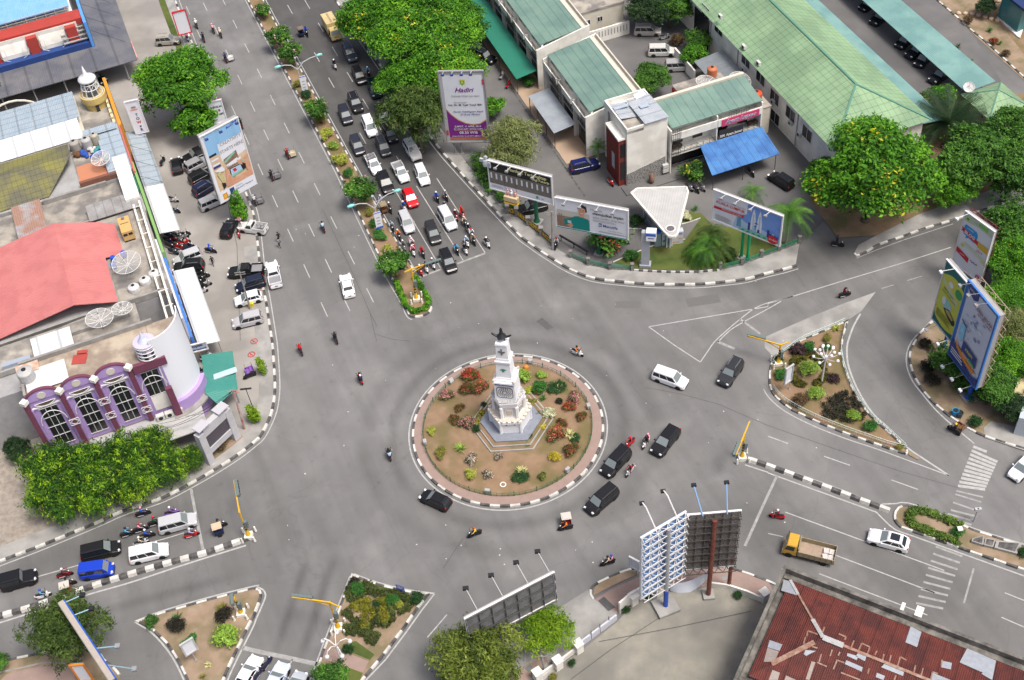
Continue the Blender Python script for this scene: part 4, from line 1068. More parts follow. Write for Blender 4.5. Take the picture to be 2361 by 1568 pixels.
RIDERS=[(t(1,1,1658,235),DN,'black','blue','white',None,"left of the pair behind the big silver people carrier"),(t(1,1,1740,222),DN,'black','grey','white',None,"right of the pair behind the big silver people carrier"),(t(1,1,1735,328),DN,'red','black','grey',None,"at the big silver people carrier's rear corner"),(t(1,1,1832,400),DN,'red','dark red','white',None,"beside the big silver people carrier's rear window"),(t(1,1,1893,385),DN,'red','red','dark red',('orange','red'),"outermost and hindmost in the right-hand file"),(t(1,1,1912,462),DN,'black','cream','white',None,"second in the right-hand file, behind two close riders"),(t(1,1,1952,528),DN,'white','black','white',None,"third in the right-hand file beside the silver bonnet"),(t(1,1,1980,572),DN,'red','white','red',None,"fourth in the right-hand file, close behind the khaki rider"),(t(1,1,1992,625),DN,'black','khaki','white',None,"foremost in the right-hand file near the line corner"),(t(1,1,1932,645),DN,'white','pale blue','white',None,"in the trio near the stop line, rear one"),(t(1,1,1918,712),DN,'white','black','grey',None,"in the trio near the stop line, front right one"),(t(1,1,1838,712),DN,'black','light blue','red',None,"front left of the trio near the stop line"),(t(1,1,2118,652),DN+.15,'white','black','white',None,"alone beyond the right lane line"),(t(1,1,1243,505),DN,'black','pale blue','grey',None,"between median kerb and silver people carrier, rear one"),(t(1,1,1305,582),DN,'black','orange','white',None,"between median kerb and silver people carrier, front one"),(t(1,1,1145,268),DN,'grey','lavender','white',None,"under the lamp arm next to the median bush"),(t(1,1,1355,322),DN,'white','blue','white',None,"between the rickshaw and the red hatchback"),(t(1,1,1352,680),DN,'grey','grey','white',None,"half hidden by the last median bush"),(t(1,1,1432,662),DN,'red','white','white',('pink','white'),"ahead of the silver people carrier, carrying a passenger"),(t(1,1,1437,728),DN,'white','pink','white',None,"just ahead of the two-up motorcycle by the median"),(t(1,1,1525,742),DN,'black','red','red',None,"alone ahead of the two black cars' gap"),(t(1,1,1505,905),DN,'red','black','white',None,"first of three beneath the yellow signal arm"),(t(1,1,1558,880),DN,'white','dark red','black',None,"second of three beneath the yellow signal arm"),(t(1,1,1620,845),DN,'white','grey','white',None,"third of three beneath the yellow signal arm"),(t(1,1,612,512),UP,'black','pale blue','black',None,"driving away alone on the left carriageway"),(t(1,1,728,1530),UP,'black','black','black',None,"driving away between the median tip and roundabout"),(t(1,2,405,68),UP,'black','red','red',None,"driving away close to the left kerb corner"),(t(1,2,955,330),UP,'red','black','black',('navy','white'),"driving away left of the roundabout top"),(t(1,2,1222,1025),UP-.15,'black','black','black',('pale blue','black'),"close to the left rim of the roundabout"),(t(2,2,597,85),ang(t(2,2,540,70),t(2,2,655,115)),'white','orange','black',None,"passing above the roundabout"),(t(2,2,1085,920),ang(t(2,2,1130,880),t(2,2,1045,960)),'red','red','red',None,"right of the roundabout, left of the black estate's pair"),(t(2,2,1232,915),ang(t(2,2,1270,860),t(2,2,1195,970)),'white','black','black',('pink','pink'),"alongside the sleek black estate"),(t(2,2,1085,1172),ang(t(2,2,1125,1120),t(2,2,1045,1225)),'silver','red','grey',None,"beside the ribbed-roof black car's door"),(t(2,3,878,468),ang(t(2,3,940,465),t(2,3,810,500)),'black','cream','black',('pink','blue'),"below the roundabout near the blue board"),(t(1,3,2005,205),ang(t(1,3,2075,190),t(1,3,1930,240)),'black','yellow','red',None,"below the roundabout, heading left"),(t(3,3,85,42),ang(t(3,3,160,75),t(3,3,15,45)),'red','dark red','white',None,"ahead of the yellow truck"),(t(3,1,708,1118),ang(t(3,1,655,1140),t(3,1,765,1110)),'black','dark red','black',None,"alone on the upper right road"),(t(0,3,1305,18),AW,'black','blue','pink',None,"by the kerb under the tree row"),(t(0,3,1570,15),AW,'purple','purple','white',None,"on the far side of the silver people carrier"),(t(0,3,1420,105),AW,'black','dark green','red',None,"at the tail of the silver people carrier"),(t(0,3,1165,205),AW,'black','light blue','black',None,"hindmost of the cluster behind the silver people carrier"),(t(0,3,1285,165),AW,'black','pink','red',None,"in the cluster, upper one in pink"),(t(0,3,1345,222),AW,'black','blue','white',None,"in the cluster, front one in blue"),(t(0,3,1290,290),AW,'silver','cream','white',None,"in the cluster, nearest the white people carrier"),(t(0,3,1752,212),AW,'red','lavender','white',None,"just behind the west stop line"),(t(0,3,585,580),AW,'dark red','dark red','white',None,"between the black jeep and blue minibus"),(t(0,3,385,772),AW,'white','light blue','blue',None,"in a bright raincoat by the divider and tree"),(t(0,0,1800,215),UP,'black','white','white',None,"first below the blank red-framed board"),(t(0,0,1955,260),UP,'black','pink','pink',None,"in pink at the top of the left carriageway"),(t(0,0,2022,300),UP,'black','cream','white',None,"just right of the pink rider at the top left"),(t(0,0,1865,340),UP,'black','black','black',None,"all in black at the top of the left carriageway"),(t(0,0,1715,335),UP,'white','pink','red',None,"at the foot of the blank red-framed board"),(t(0,0,2212,1130),UP,'black','black','black',None,"at the top right corner of the big picture billboard"),(t(1,0,720,590),DN,'white','black','white',None,"alone in the lane right of the upper street lamp"),(t(1,0,1028,655),DN,'black','light blue','white',None,"between the black car and the flowering tree"),(t(1,0,1000,1440),DN,'black','black','black',None,"tight behind the loaded white pickup"),(t(0,1,1930,720),ang(t(0,1,1880,735),t(0,1,1980,745)),'black','blue','blue',None,"crossing the shop forecourt"),(t(2,1,410,665),ang(t(2,1,440,600),t(2,1,400,700)),'black','white','red',None,"on the pavement beside the concrete pole"),]
for i,(px,hd,bc,sh,he,pil,where)in enm(RIDERS):
 p=W(px,.85);p.z=lift(p)
 if "pavement" in where:p.z=.14
 (SCOOT if i%3 else CUB).place("motorcycle",f"{bc} motorcycle {where}","motorcycle",p,hd,CN[bc],"motorcycles being ridden")
 person("person",f"person in {sh}, {he} helmet, riding {where}",ME_RIDER,p,hd,sh,he)
 if pil:person("person",f"passenger in {pil[0]}, {pil[1]} helmet, {where}",ME_PILL,p,hd,pil[0],pil[1],ME_HELP)
PARK=[("parked motorcycle packed in the row under the end of the upper white awning","motorcycles packed by the upper awning",-.45,[t(0,1,*q)for q in((1545,590),(1590,578),(1635,600),(1545,640),(1590,632),(1640,650),(1560,690),(1605,690),(1650,700),(1590,742),(1640,745))]),("parked motorcycle of the slanting rank on the forecourt side of the packed row","slanting rank of motorcycles",.35,[t(0,1,*q)for q in((1675,605),(1690,650),(1705,690),(1730,700),(1690,580))]),("parked motorcycle in the rank along the lower white awning","motorcycles along the lower awning",.3,[t(0,1,*q)for q in((1820,950),(1870,972),(1830,1010),(1885,1040),(1845,1062),(1850,1105),(1815,1040))]),("parked motorcycle by the green canopy across from the black four-wheel drive","motorcycles by the green canopy",1.2,[t(1,0,2258,690),t(1,0,2315,772)]),("parked motorcycle under the yellow-flowered courtyard bush","motorcycles under the bush",-1.0,[t(2,1,1625,150),t(2,1,1685,165),t(2,1,1740,150)]),("parked motorcycle waiting between the cars at the bottom stop line","motorcycles at the bottom line",1.0,[t(1,3,100,1410),t(1,3,20,1500)]),]
random.seed(5)
for lab,grp,hd,pts in PARK:
 for k,q in enm(pts):
  p=W(q,.6);p.z=lift(p)
  c=random.choice(['black','black','grey','red','navy','silver'])
  (SCOOT if k%2 else CUB).place("parked_motorcycle",lab,"motorcycle",p,hd+random.uniform(-.15,.15),CN[c],grp)
for lab,q,hd,c in(("white scooter parked under the optician's sign",t(0,2,1890,140),.6,'white'),("black motorcycle parked behind the green corner canopy",t(0,2,1850,258),.5,'black'),("red scooter parked between the black hatchback and cargo pickup",t(0,1,2190,575),-1.3,'red'),("black scooter beside the white-bundled shopfront under the upper awning",t(0,1,1590,262),-.4,'silver'),("dark scooter poking out halfway along the upper awning",t(0,1,1605,362),-.4,'navy'),("motorcycle parked by the rubbish under the courtyard tree",t(2,0,1400,338),.2,'grey'),("black motorcycle parked at the corner of the blue awning",t(2,1,2195,15),-1.2,'black'),("dark motorcycle under the big flowering tree at the road mouth",t(3,1,640,670),-.3,'black'),("red scooter parked at the foot of the brick wall",t(2,1,905,100),-1.2,'red'),("black motorcycle in the lane beneath the dark palm",t(3,0,1640,1330),.1,'black'),("motorcycle leaning by the forecourt edge left of the lone black car",t(0,0,1492,1480),1.3,'black')):
 p=W(q,.6);p.z=lift(p)
 SCOOT.place("parked_motorcycle",lab,"motorcycle",p,hd,CN[c])
# ---- motor rickshaws (motorcycle with roofed sidecar)
def becak_proto(roof=True):
 P=Proto()
 for pt in SCOOT.parts:P.add(*pt)
 m=MB()
 m.pz([(.35,-.35),(-.75,-.35),(-.75,-1.25),(.35,-1.25)],.4,.5)
 m.pz([(-.75,-.35),(-.65,-.35),(-.65,-1.25),(-.75,-1.25)],.5,1.05)
 m.pz([(.35,-1.25),(-.7,-1.25),(-.7,-1.2),(.35,-1.2)],.5,.78);m.pz([(.35,-.35),(.3,-.35),(.3,-1.25),(.35,-1.25)],.5,.72)
 m.box((-.45,-.8,.65),(.4,.8,.12))
 P.add("sidecar",m.mesh("sidecar",M_CAR),own='car')
 a=MB();a.lz([(.18,-.04),(.27,-.03),(.27,.03),(.18,.04)],n=12);P.add("wheel",a.mesh("wheel",M_TYRE),-1,(-.2,-1.32,.27),(pi/2,0,0))
 m=MB()
 for x in(.2,-.7):
  for y in(-.4,-1.2):m.bar((x,y,.5),(x,y,1.5),.03)
 P.add("canopy_frame",m.mesh("canopy_frame",M_DARK))
 if roof:
  m=MB();m.pz([(.32,-.3),(-.82,-.3),(-.82,-1.3),(.32,-1.3)],1.5,1.55);m.pz([(.2,-.4),(-.7,-.4),(-.7,-1.2),(.2,-1.2)],1.55,1.6)
  P.add("canopy",m.mesh("canopy",M_OCOL),own='roof')
 return P
BECAK=becak_proto();CART=becak_proto(False)
for i,(px,hd,pr,roof,car,sh,he,where)in enm(((t(1,1,1225,335),DN,BECAK,(.25,.2,.13),'brown','brown','white',"in the queue beside the red hatchback"),(t(1,0,460,290),DN,BECAK,(.16,.13,.11),'navy','blue','navy',"at the top of the right carriageway"),(t(1,0,285,1410),UP,CART,None,'cream','dark red','red',"with an open cart right of the picture billboard"),(t(1,1,140,40),UP,CART,None,'grey','black','black',"with a loaded cart, far up the carriageway"),(t(0,0,2070,530),UP,CART,None,'white','navy','navy',"with white boxes far up the left carriageway"),(t(0,1,2335,270),UP,CART,None,'grey','white','white',"stopped at the kerb below the picture billboard"),(t(0,3,2010,130),AW,BECAK,(.5,.4,.28),'navy','brown','black',"waiting ahead of the west stop line"),(t(0,3,620,665),AW,BECAK,(.5,.47,.42),'brown','black','black',"behind the blue minibus by the divider"),(t(2,3,490,150),ang(t(2,3,575,165),t(2,3,450,185)),BECAK,(.5,.46,.42),'dark red','orange','black',"with pale canopy below the roundabout"),(t(3,2,1715,800),ang(t(3,2,1800,850),t(3,2,1680,770)),CART,None,'brown','black','yellow',"with a handcart at the right kerb"),(t(0,2,2290,300),ang(t(0,2,2352,280),t(0,2,2220,330)),CART,None,'purple','black',None,"with a purple cargo box parked at the west kerb"))):
 p=W(px,.8);p.z=lift(p)
 pr.place("motor_rickshaw",f"motor rickshaw {where}","rickshaw",p,hd,(.05,.05,.05),None,own={'car':CN[car],'roof':roof or Z0,'body':CN['black']})
 if he:person("person",f"person in {sh} driving the rickshaw {where}",ME_RIDER,p,hd,sh,he)
# ---- people on foot
for lab,q,hd,c in(("person in dark clothes walking at the left edge of the carriageway, front one",t(1,1,208,610),2.2,'black'),("person in dark clothes walking at the left edge of the carriageway, lower one",t(1,1,212,665),2.2,'grey'),("person in black walking across the shop forecourt",t(0,1,1948,830),-1.0,'black'),("person in blue beside the motorcycle under the big flowering tree",t(3,1,635,640),.5,'navy'),("person in dark clothes on the grey forecourt corner",t(0,2,1935,175),.8,'pink')):
 p=W(q,.9);p.z=lift(p)
 person("person",lab,ME_WALK,p,hd,c,hair=ME_HAIRW)
# ================================================================== BUILDINGS
_na=R(-73);ND=(cos(_na),sin(_na));NN=(-ND[1],ND[0])
def NF(u,v,z=0.0):return Vc((15.6+u*ND[0]+v*NN[0],49.6+u*ND[1]+v*NN[1],z))
def opl(px,P0,nrm):
 d=Vc(_ray(*px));o=Vc((OX,OY,CH));nrm=Vc(nrm)
 k=(Vc(P0)-o).dot(nrm)/d.dot(nrm)
 return o+d*k
M_WT=mat("white render",(.79,.775,.715),.85,(.72,.705,.65),.35,obj=False,col3=(.62,.605,.555),scale3=.5)
M_CREAM=mat("cream render",(.58,.55,.47),.85,(.5,.47,.4),.4,obj=False)
M_GREYW=mat("grey render",(.36,.36,.36),.9,(.26,.26,.26),.6,obj=False)
M_DIRTC=mat("stained roof concrete",(.4,.37,.32),.95,(.25,.23,.2),.5,obj=False,bump=.3,bscale=4,col3=(.17,.16,.15),scale3=.45)
M_WIN=mat("dark window glass",(.018,.02,.022),.12,spec=.6)
M_WFR=mat("white window frame",(.62,.62,.62),.6)
M_MESHP=mat("dark steel lattice",(.05,.05,.05),.6)
M_TGREEN=corr("sea green roof sheet",(.14,.235,.195),(.165,.255,.215),.22,_na+pi/2,.6,depth=.35,nscale=.5,col3=(.12,.2,.175),scale3=.3,seams2=1.3)
M_LGREEN=corr("light green roof tiles",(.21,.34,.19),(.26,.38,.23),.33,_na+pi/2,.65,depth=.5,col3=(.17,.27,.16),scale3=.18,seam=1.1,seams2=.9)
M_TURQ=corr("turquoise roof sheet",(.16,.3,.28),(.19,.33,.305),.3,_na,.5,depth=.3,col3=(.13,.25,.24),scale3=.25)
M_GREENC=corr("green canopy sheet",(.02,.2,.13),(.03,.17,.12),.2,_na+pi/2,.5,depth=.4)
M_BLUEC=corr("blue canopy sheet",(.05,.17,.42),(.08,.21,.45),.25,_na,.5,depth=.3,col3=(.045,.13,.34),scale3=.5,seam=1.2)
M_ZINC=corr("zinc sheet",(.36,.4,.44),(.28,.31,.34),.22,_na+pi/2,.4,metal=.2,depth=.5)
def slab(mb,poly,z0s,th,m=0):
 """sloping slab: poly xy with a top height for each corner"""
 n=len(poly)
 tp=[Vc((p[0],p[1],z))for p,z in zip(poly,z0s)]
 bt=[p-Vc((0,0,th))for p in tp]
 mb.poly(tp,m);mb.poly(bt[::-1],m)
 for k in range(n):mb.quad(bt[k],bt[(k+1)%n],tp[(k+1)%n],tp[k],m)
class Bld:
 def __init__(s,name,label,loc,cat="building",group=None):
  s.t=thing(name,label,cat,loc,0,group)
 def pt(s,name,mb,m,label=None,smooth=False):
  return mb.obj(name,m,s.t,smooth=smooth,label=label)
 def window(s,c,d,n,w,h,nx=2,ny=1,glass=None,proud=.02,sill=False):
  """c centre on the wall, d along wall, n outward"""
  d=Vc(d).normalized();n=Vc(n).normalized();up=Vc((0,0,1))
  q=Matrix((d,n,up)).transposed()
  m=MB();m.box(Vc(c)+n*proud/2,(w,proud+.04,h),M=q)
  f=s.pt("window",m,glass or M_WIN)
  m=MB()
  for k in range(nx+1):m.box(Vc(c)+d*(-w/2+w*k/nx)+n*(proud+.02),(.07,.06,h+.07),M=q)
  for k in range(ny+1):m.box(Vc(c)+up*(-h/2+h*k/ny)+n*(proud+.025),(w+.06,.05,.07),M=q)
  if sill:m.box(Vc(c)-up*(h/2+.1)+n*.1,(w+.3,.25,.1),M=q)
  o=m.obj("frame",M_WFR,f,org=ploc(s.t))
  return f
def rect(F_,u0,u1,v0,v1):return[F_(u0,v0),F_(u1,v0),F_(u1,v1),F_(u0,v1)]
# ---- NE: white shop row with sea-green roofs
def shop_row(u0,u1,label,facade_len,canopy_mat,cz,name="shop_row"):
 b=Bld(name,label,NF((u0+u1)/2,4.5))
 m=MB();m.pz(rect(NF,u0,u1,.9,8.9),.1,7.0)
 for u in(u0+.13,u1-.13):
  m.pz([NF(u-.125,0),NF(u+.125,0),NF(u+.125,9.0),NF(u-.125,9.0)],.1,8,z1s=[7.4,7.4,9.25,9.25])
 b.pt("wall",m,M_WT)
 m=MB();slab(m,rect(NF,u0+.25,u1-.27,.75,7.7),[8.05,8.05,9.0,9.0],.12);b.pt("roof",m,M_TGREEN)
 m=MB();m.pz(rect(NF,u0+.26,u1-.26,7.75,8.15),7,9.05);m.pz(rect(NF,u0+.26,u1-.26,8.8,9.0),7,9.3);m.pz(rect(NF,u0+.26,u1-.26,8.16,8.79),7,8.75)
 b.pt("gutter_parapet",m,M_CREAM)
 n=max(2,round((u1-u0)/5.3));bay=(u1-u0)/n
 m=MB();m.pz(rect(NF,u0+.27,u1-.27,.95,1.3),7.0,7.95);b.pt("upper_wall",m,M_WT)
 for k in range(n):
  a,c=u0+k*bay+.3,u0+(k+1)*bay-.3
  m=MB();m.pz(rect(NF,a,c,.05,.2),5.9,6.9);m.pz(rect(NF,a,c,.21,.89),5.85,5.98);b.pt("balcony",m,M_WT)
  m=MB()
  for(z0,z1)in((3.4,5.8),):
   m.pz(rect(NF,a+.1,c-.1,.86,.90),z0,z1)
  f=b.pt("window",m,M_WIN)
  m=MB()
  for q in range(7):m.bar(NF(a+(c-a)*q/6,.8,3.3),NF(a+(c-a)*q/6,.8,5.85),.07)
  for z in(3.4,4.2,5.0,5.8):m.bar(NF(a,.8,z),NF(c,.8,z),.07)
  m.obj("frame",M_GREYW,f,org=ploc(b.t))
  m=MB()
  ca=a if k%2 else c-1.5
  for q in range(6):m.bar(NF(ca+.3*q,-.02,3.0),NF(ca+.3*q,-.02,8.0),.045)
  for z in(3,3.8,4.6,5.4,6.2,7.0,8.0):m.bar(NF(ca,-.02,z),NF(ca+1.5,-.02,z),.045)
  b.pt("steel_lattice",m,M_MESHP)
  m=MB();m.pz(rect(NF,a+.3,c-.3,.84,.885),.2,2.9);b.pt("shopfront",m,M_WIN)
  m=MB();m.pz(rect(NF,a+.8,c-1.2,.94,.96),7.1,7.8);b.pt("window",m,M_WIN)
 for k in range(n+1):
  u=min(max(u0+k*bay,u0+.3),u1-.3)
  m=MB();m.pz(rect(NF,u-.09,u+.09,.3,.8),.1,6.9);b.pt("pillar",m,M_WT)
 m=MB();slab(m,rect(NF,u0+(facade_len[0]),u0+facade_len[1],-3.5,.0),[cz-.5,cz-.5,cz,cz],.06)
 b.pt("canopy",m,canopy_mat)
 m=MB()
 for q in range(4):
  u=u0+facade_len[0]+.1+(facade_len[1]-facade_len[0]-.2)*q/3
  m.cyl(NF(u,-3.4,.1),NF(u,-3.4,cz-.55),.05,n=6)
 b.pt("canopy_post",m,M_MESHP)
 return b
b=shop_row(-46,-18.8,"white shop row behind the big purple and white billboard, with bright green canopy",(2,26.8),M_GREENC,3.5)
b=shop_row(-16.4,.05,"white shop row with grey canopy and sea-green roof left of the white cube",(2.2,12.4),M_ZINC,3.5)
sheet("shop_terrace",[V2(p)for p in rect(NF,-46,.2,-3.4,.9)],mat("tan tiles",(.42,.31,.22),.8,(.36,.27,.2),.5,obj=False),.2,.1)
sheet("drain",[V2(p)for p in rect(NF,-46,8,-4.0,-3.7)],M_KB,.105)
b=Bld("lean_to","narrow sea-green lean-to roof along the back of the upper shop row",NF(-16,9.7))
m=MB();slab(m,rect(NF,-26,-11,9.02,10.4),[4.2,4.2,3.7,3.7],.06);b.pt("roof",m,M_TGREEN)
m=MB()
for u in(-25.5,-18,-11.5):m.cyl(NF(u,10.2,.1),NF(u,10.2,3.7),.06,n=6)
b.pt("post",m,M_MESHP)
# ---- the white cube with brick tower
b=Bld("corner_house","white cube house with dark red brick stair tower and pebble-clad foot",NF(4.7,5.6))
x0,x1,y0,y1=.9,8.5,2.6,8.9
m=MB();m.pz(rect(NF,x0+.2,x1-.2,y0+.2,y1-.2),.1,9.3)
for a in((x0,x1,y0,y0+.2),(x0,x1,y1-.2,y1),(x0,x0+.2,y0+.2,y1-.2),(x1-.2,x1,y0+.2,y1-.2)):m.pz(rect(NF,*a),.1,10.2)
b.pt("wall",m,M_WT)
m=MB();slab(m,rect(NF,2.2,6.0,2.85,5.4),[10.3,10.3,9.9,9.9],.06);slab(m,rect(NF,2.4,8.75,5.3,8.95),[10.25,10.45,10.45,10.25],.06)
b.pt("roof",m,corr("pale zinc sheet",(.5,.53,.56),(.38,.42,.46),.2,_na,.35,metal=.2,depth=.5,seams2=2.0))
m=MB();m.box(NF(2.5,7.6,10.3),(1.5,1.9,.07),rz=_na+.3,M=Matrix.Rotation(_na+.3,3,'Z')@Matrix.Rotation(.5,3,'Y'));m.box(NF(5.0,6.9,10.55),(1.3,.8,.05),rz=.3);m.box(NF(3.6,4.0,10.4),(.6,2.2,.04),rz=_na)
b.pt("loose_sheet",m,mat("sheet offcut",(.4,.47,.55),.4,metal=.2))
m=MB();m.pz(rect(NF,5.2,8.5,2.61,5.2),9.31,9.75);b.pt("roof_slab",m,M_DIRTC)
m=MB();m.pz(rect(NF,3.9,8.12,1.5,2.59),.1,8.3);b.pt("brick_tower",m,mat("dark red brick",(.19,.035,.028),.85,(.13,.025,.022),3,obj=False,bump=.3,bscale=8))
m=MB()
for a in((3.8,8.22,1.4,1.55),(3.8,3.95,1.56,2.59),(8.07,8.22,1.56,2.59)):m.pz(rect(NF,*a),8.31,8.6)
m.pz(rect(NF,3.96,8.06,1.56,2.59),8.305,8.4)
b.pt("tower_parapet",m,M_WT)
m=MB();m.pz(rect(NF,5.8,6.7,1.47,1.5),2.3,5.0);b.pt("window",m,mat("frosted panel",(.4,.45,.45),.4))
for z0,z1 in((5.2,7.6),(1.2,4.4)):
 m=MB();m.pz(rect(NF,8.13,8.16,1.75,2.5),z0,z1);b.pt("window",m,M_WIN)
m=MB();m.pz(rect(NF,2.2,2.9,2.56,2.6),7.0,9.2);b.pt("window",m,M_WIN)
mp=mat("pebble cladding",(.08,.08,.08),.9,(.38,.37,.35),7,obj=False,contrast=.25,bump=.6,bscale=7)
m=MB();m.pz(rect(NF,8.505,8.58,2.6,8.7),.1,2.9,z1s=[2.2,2.2,3.4,3.4]);b.pt("pebble_cladding",m,mp)
sheet("cube_forecourt",[V2(p)for p in rect(NF,8.6,10.6,1.6,9.6)],M_YARD,.26,.16)
m=MB()
for q in range(2):m.box(NF(8.75,8.6,1.0+q*.8),(.5,.9,.6),rz=_na)
tag(m.obj("air_conditioner",mat("air conditioner casing",(.5,.5,.48),.6),None,NF(8.75,8.6,1.0)),"white air conditioner pair stacked on the corner of the pebble-clad wall","air conditioner")
m=MB();m.lz([(.25,0),(.5,.3),(.55,.7),(.45,1.2),(.25,1.6),(.08,1.75)],NF(9.6,6.0,.26),9,sx=.8);tag(m.obj("standing_stone",mat("brown rock",(.25,.15,.1),.9,(.16,.1,.07),2,bump=.5),None,NF(9.6,6.0,.26),smooth=True),"brown upright boulder before the pebble-clad wall","boulder")
# ---- restaurant block with balconies
b=Bld("restaurant","two-storey restaurant with balconies, pink banner and bright blue awning",NF(6,16.5))
m=MB();m.pz(rect(NF,2.9,7.2,9.2,23.9),.1,8.0)
m.pz(rect(NF,7.21,9.0,9.2,23.9),3.3,3.6);m.pz(rect(NF,7.21,9.0,9.2,23.9),6.3,6.5)
for v in(9.2,16.5,23.7):m.pz(rect(NF,7.205,8.98,v,v+.2),.1,8.0 if v>9.3 else 7.9)
b.pt("wall",m,M_WT)
m=MB();slab(m,rect(NF,3.2,8.7,9.5,23.9),[9.0,8.2,8.2,9.0],.12);b.pt("roof",m,M_TGREEN)
m=MB();m.pz(rect(NF,2.6,3.1,9.2,23.9),.1,9.3);b.pt("gutter_parapet",m,M_CREAM)
for v0,v1 in((9.45,16.45),(16.75,23.65)):
 m=MB();m.pz(rect(NF,9.0,9.15,v0-.1,v1+.1),6.2,7.4);b.pt("balcony_wall",m,M_WT)
 m=MB()
 for z in(3.75,4.0,4.25,4.5):m.bar(NF(9.05,v0,z),NF(9.05,v1,z),.05)
 for q in range(8):m.bar(NF(9.05,v0+(v1-v0)*q/7,3.6),NF(9.05,v0+(v1-v0)*q/7,4.55),.05)
 b.pt("railing",m,M_MESHP)
 for q in range(2):
  m=MB();m.pz(rect(NF,7.2,7.24,v0+1.0+q*3.2,v0+2.6+q*3.2),3.9,5.8);b.pt("window",m,M_WIN)
 m=MB();m.pz(rect(NF,7.2,7.24,v0+.5,v1-.5),.2,2.8);b.pt("shopfront",m,M_WIN)
m=MB();v0=9.3
for q in range(6):m.bar(NF(9.2,v0+.28*q,3.4),NF(9.2,v0+.28*q,8.2),.04)
for z in(3.4,4.4,5.4,6.4,7.4,8.2):m.bar(NF(9.2,v0,z),NF(9.2,v0+1.4,z),.04)
for q in range(9):m.bar(NF(9.2,18.3+.4*q,6.9),NF(9.2,18.3+.4*q,8.3),.035)
for z in(6.9,7.6,8.3):m.bar(NF(9.2,18.3,z),NF(9.2,21.5,z),.035)
b.pt("steel_lattice",m,M_MESHP)
m=MB();slab(m,[NF(9.3,13.8),NF(9.3,23.8),NF(15.0,23.6),NF(15.0,12.8)],[4.0,4.0,3.1,3.1],.06);b.pt("awning",m,M_BLUEC)
m=MB()
for v in(13.2,18,23.2):m.cyl(NF(14.7,v,.1),NF(14.7,v,3.1),.05,n=6)
b.pt("awning_post",m,M_MESHP)
def wall_text(txt,c,d,n,size,m,parent,name="lettering",maxw=None,**k):
 d=Vc(d).normalized();n=Vc(n).normalized();up=Vc((0,0,1))
 M=Matrix((d,up,n)).transposed().to_4x4();M.translation=Vc(c)-ploc(parent)
 return text_mesh(txt,name,size,m,M,parent,maxw=maxw,**k)
M_TXTW=mat("white lettering",(.75,.75,.75),.6);M_TXTK=mat("black lettering",(.02,.02,.025),.6);M_TXTN=mat("navy lettering",(.03,.035,.16),.6)
NDv,NNv=Vc((ND[0],ND[1],0)),Vc((NN[0],NN[1],0))
sg=thing("banner","pink shop banner with bulging blue-white lettering on the balcony","sign",NF(9.25,20.2,6.1))
m=MB();m.pz(rect(NF,9.17,9.27,17.2,23.2),6.15,7.3);m.obj("panel",mat("pink banner",(.52,.06,.14),.6),sg)
wall_text("Ayam Lepaas",NF(9.28,20.2,6.72),NNv,NDv,.92,M_TXTW,sg,maxw=5.0,bold=.035,shear=.25)
wall_text("Ayam Lepaas",NF(9.295,20.2,6.72),NNv,NDv,.92,M_TXTN,sg,maxw=5.0,shear=.25)
sg=thing("banner","dark eating-house banner hung on the railing below the pink one","sign",NF(9.2,18.7,4.2))
m=MB();m.pz(rect(NF,9.1,9.18,16.9,20.8),3.4,5.4);m.obj("panel",mat("dark banner",(.035,.03,.03),.6),sg)
wall_text("RM. Ayam Jamur",NF(9.2,18.85,4.35),NNv,NDv,.62,mat("cream lettering",(.6,.57,.5),.6),sg,maxw=3.6,bold=.02)
wall_text("Nasi Goreng - Mie - Minuman",NF(9.2,18.85,3.75),NNv,NDv,.3,mat("red lettering",(.6,.1,.08),.6),sg,maxw=3.6)
for q,(v,c)in enm(((10.6,"left balcony"),(18,"right balcony behind the banner end"),(22.8,"far right balcony"))):
 m=MB()
 for s in(-.5,.5):m.box(NF(8.2,v+s,4.1),(.5,.5,.1),rz=_na);m.box(NF(8.45,v+s,4.4),(.08,.5,.6),rz=_na)
 m.box(NF(8.1,v,4.3),(.8,1.7,.08),rz=_na)
 for s in(-.6,.6):m.box(NF(8.1,v+s,3.95),(.08,.08,.65),rz=_na)
 tag(m.obj("balcony_table",mat("dark brown wood",(.06,.035,.025),.6),None,NF(8.2,v,3.6)),"dark brown table set with seats on the restaurant's "+c,"table","balcony tables")
b=Bld("annex","flat-roofed annex with red side wall behind the restaurant",NF(-1,20))
m=MB();m.pz(rect(NF,-4.5,2.4,16.3,24),.1,4.6);b.pt("wall",m,M_CREAM)
m=MB();m.pz(rect(NF,-4.6,2.5,16.2,24.1),4.605,4.8);b.pt("roof",m,M_DIRTC)
m=MB();m.pz(rect(NF,-4.4,.5,16.1,16.29),.1,4.5);b.pt("side_wall",m,mat("red render",(.42,.03,.03),.8,(.3,.03,.03),1))
b2=Bld("shed","low shed with pale blue roof squeezed behind the restaurant",NF(1,13))
m=MB();slab(m,rect(NF,.0,2.5,9.4,16.0),[3.4,3.1,3.1,3.4],.06);b2.pt("roof",m,corr("pale blue sheet",(.16,.26,.5),(.2,.3,.5),.25,_na,.5,depth=.3))
m=MB();m.pz(rect(NF,.3,2.4,9.6,15.9),.1,3.0);b2.pt("wall",m,M_CREAM)
_md=mat("mesh dish",(.42,.42,.41),.6);_md.node_tree.nodes["Principled BSDF"].inputs["Alpha"].default_value=.45
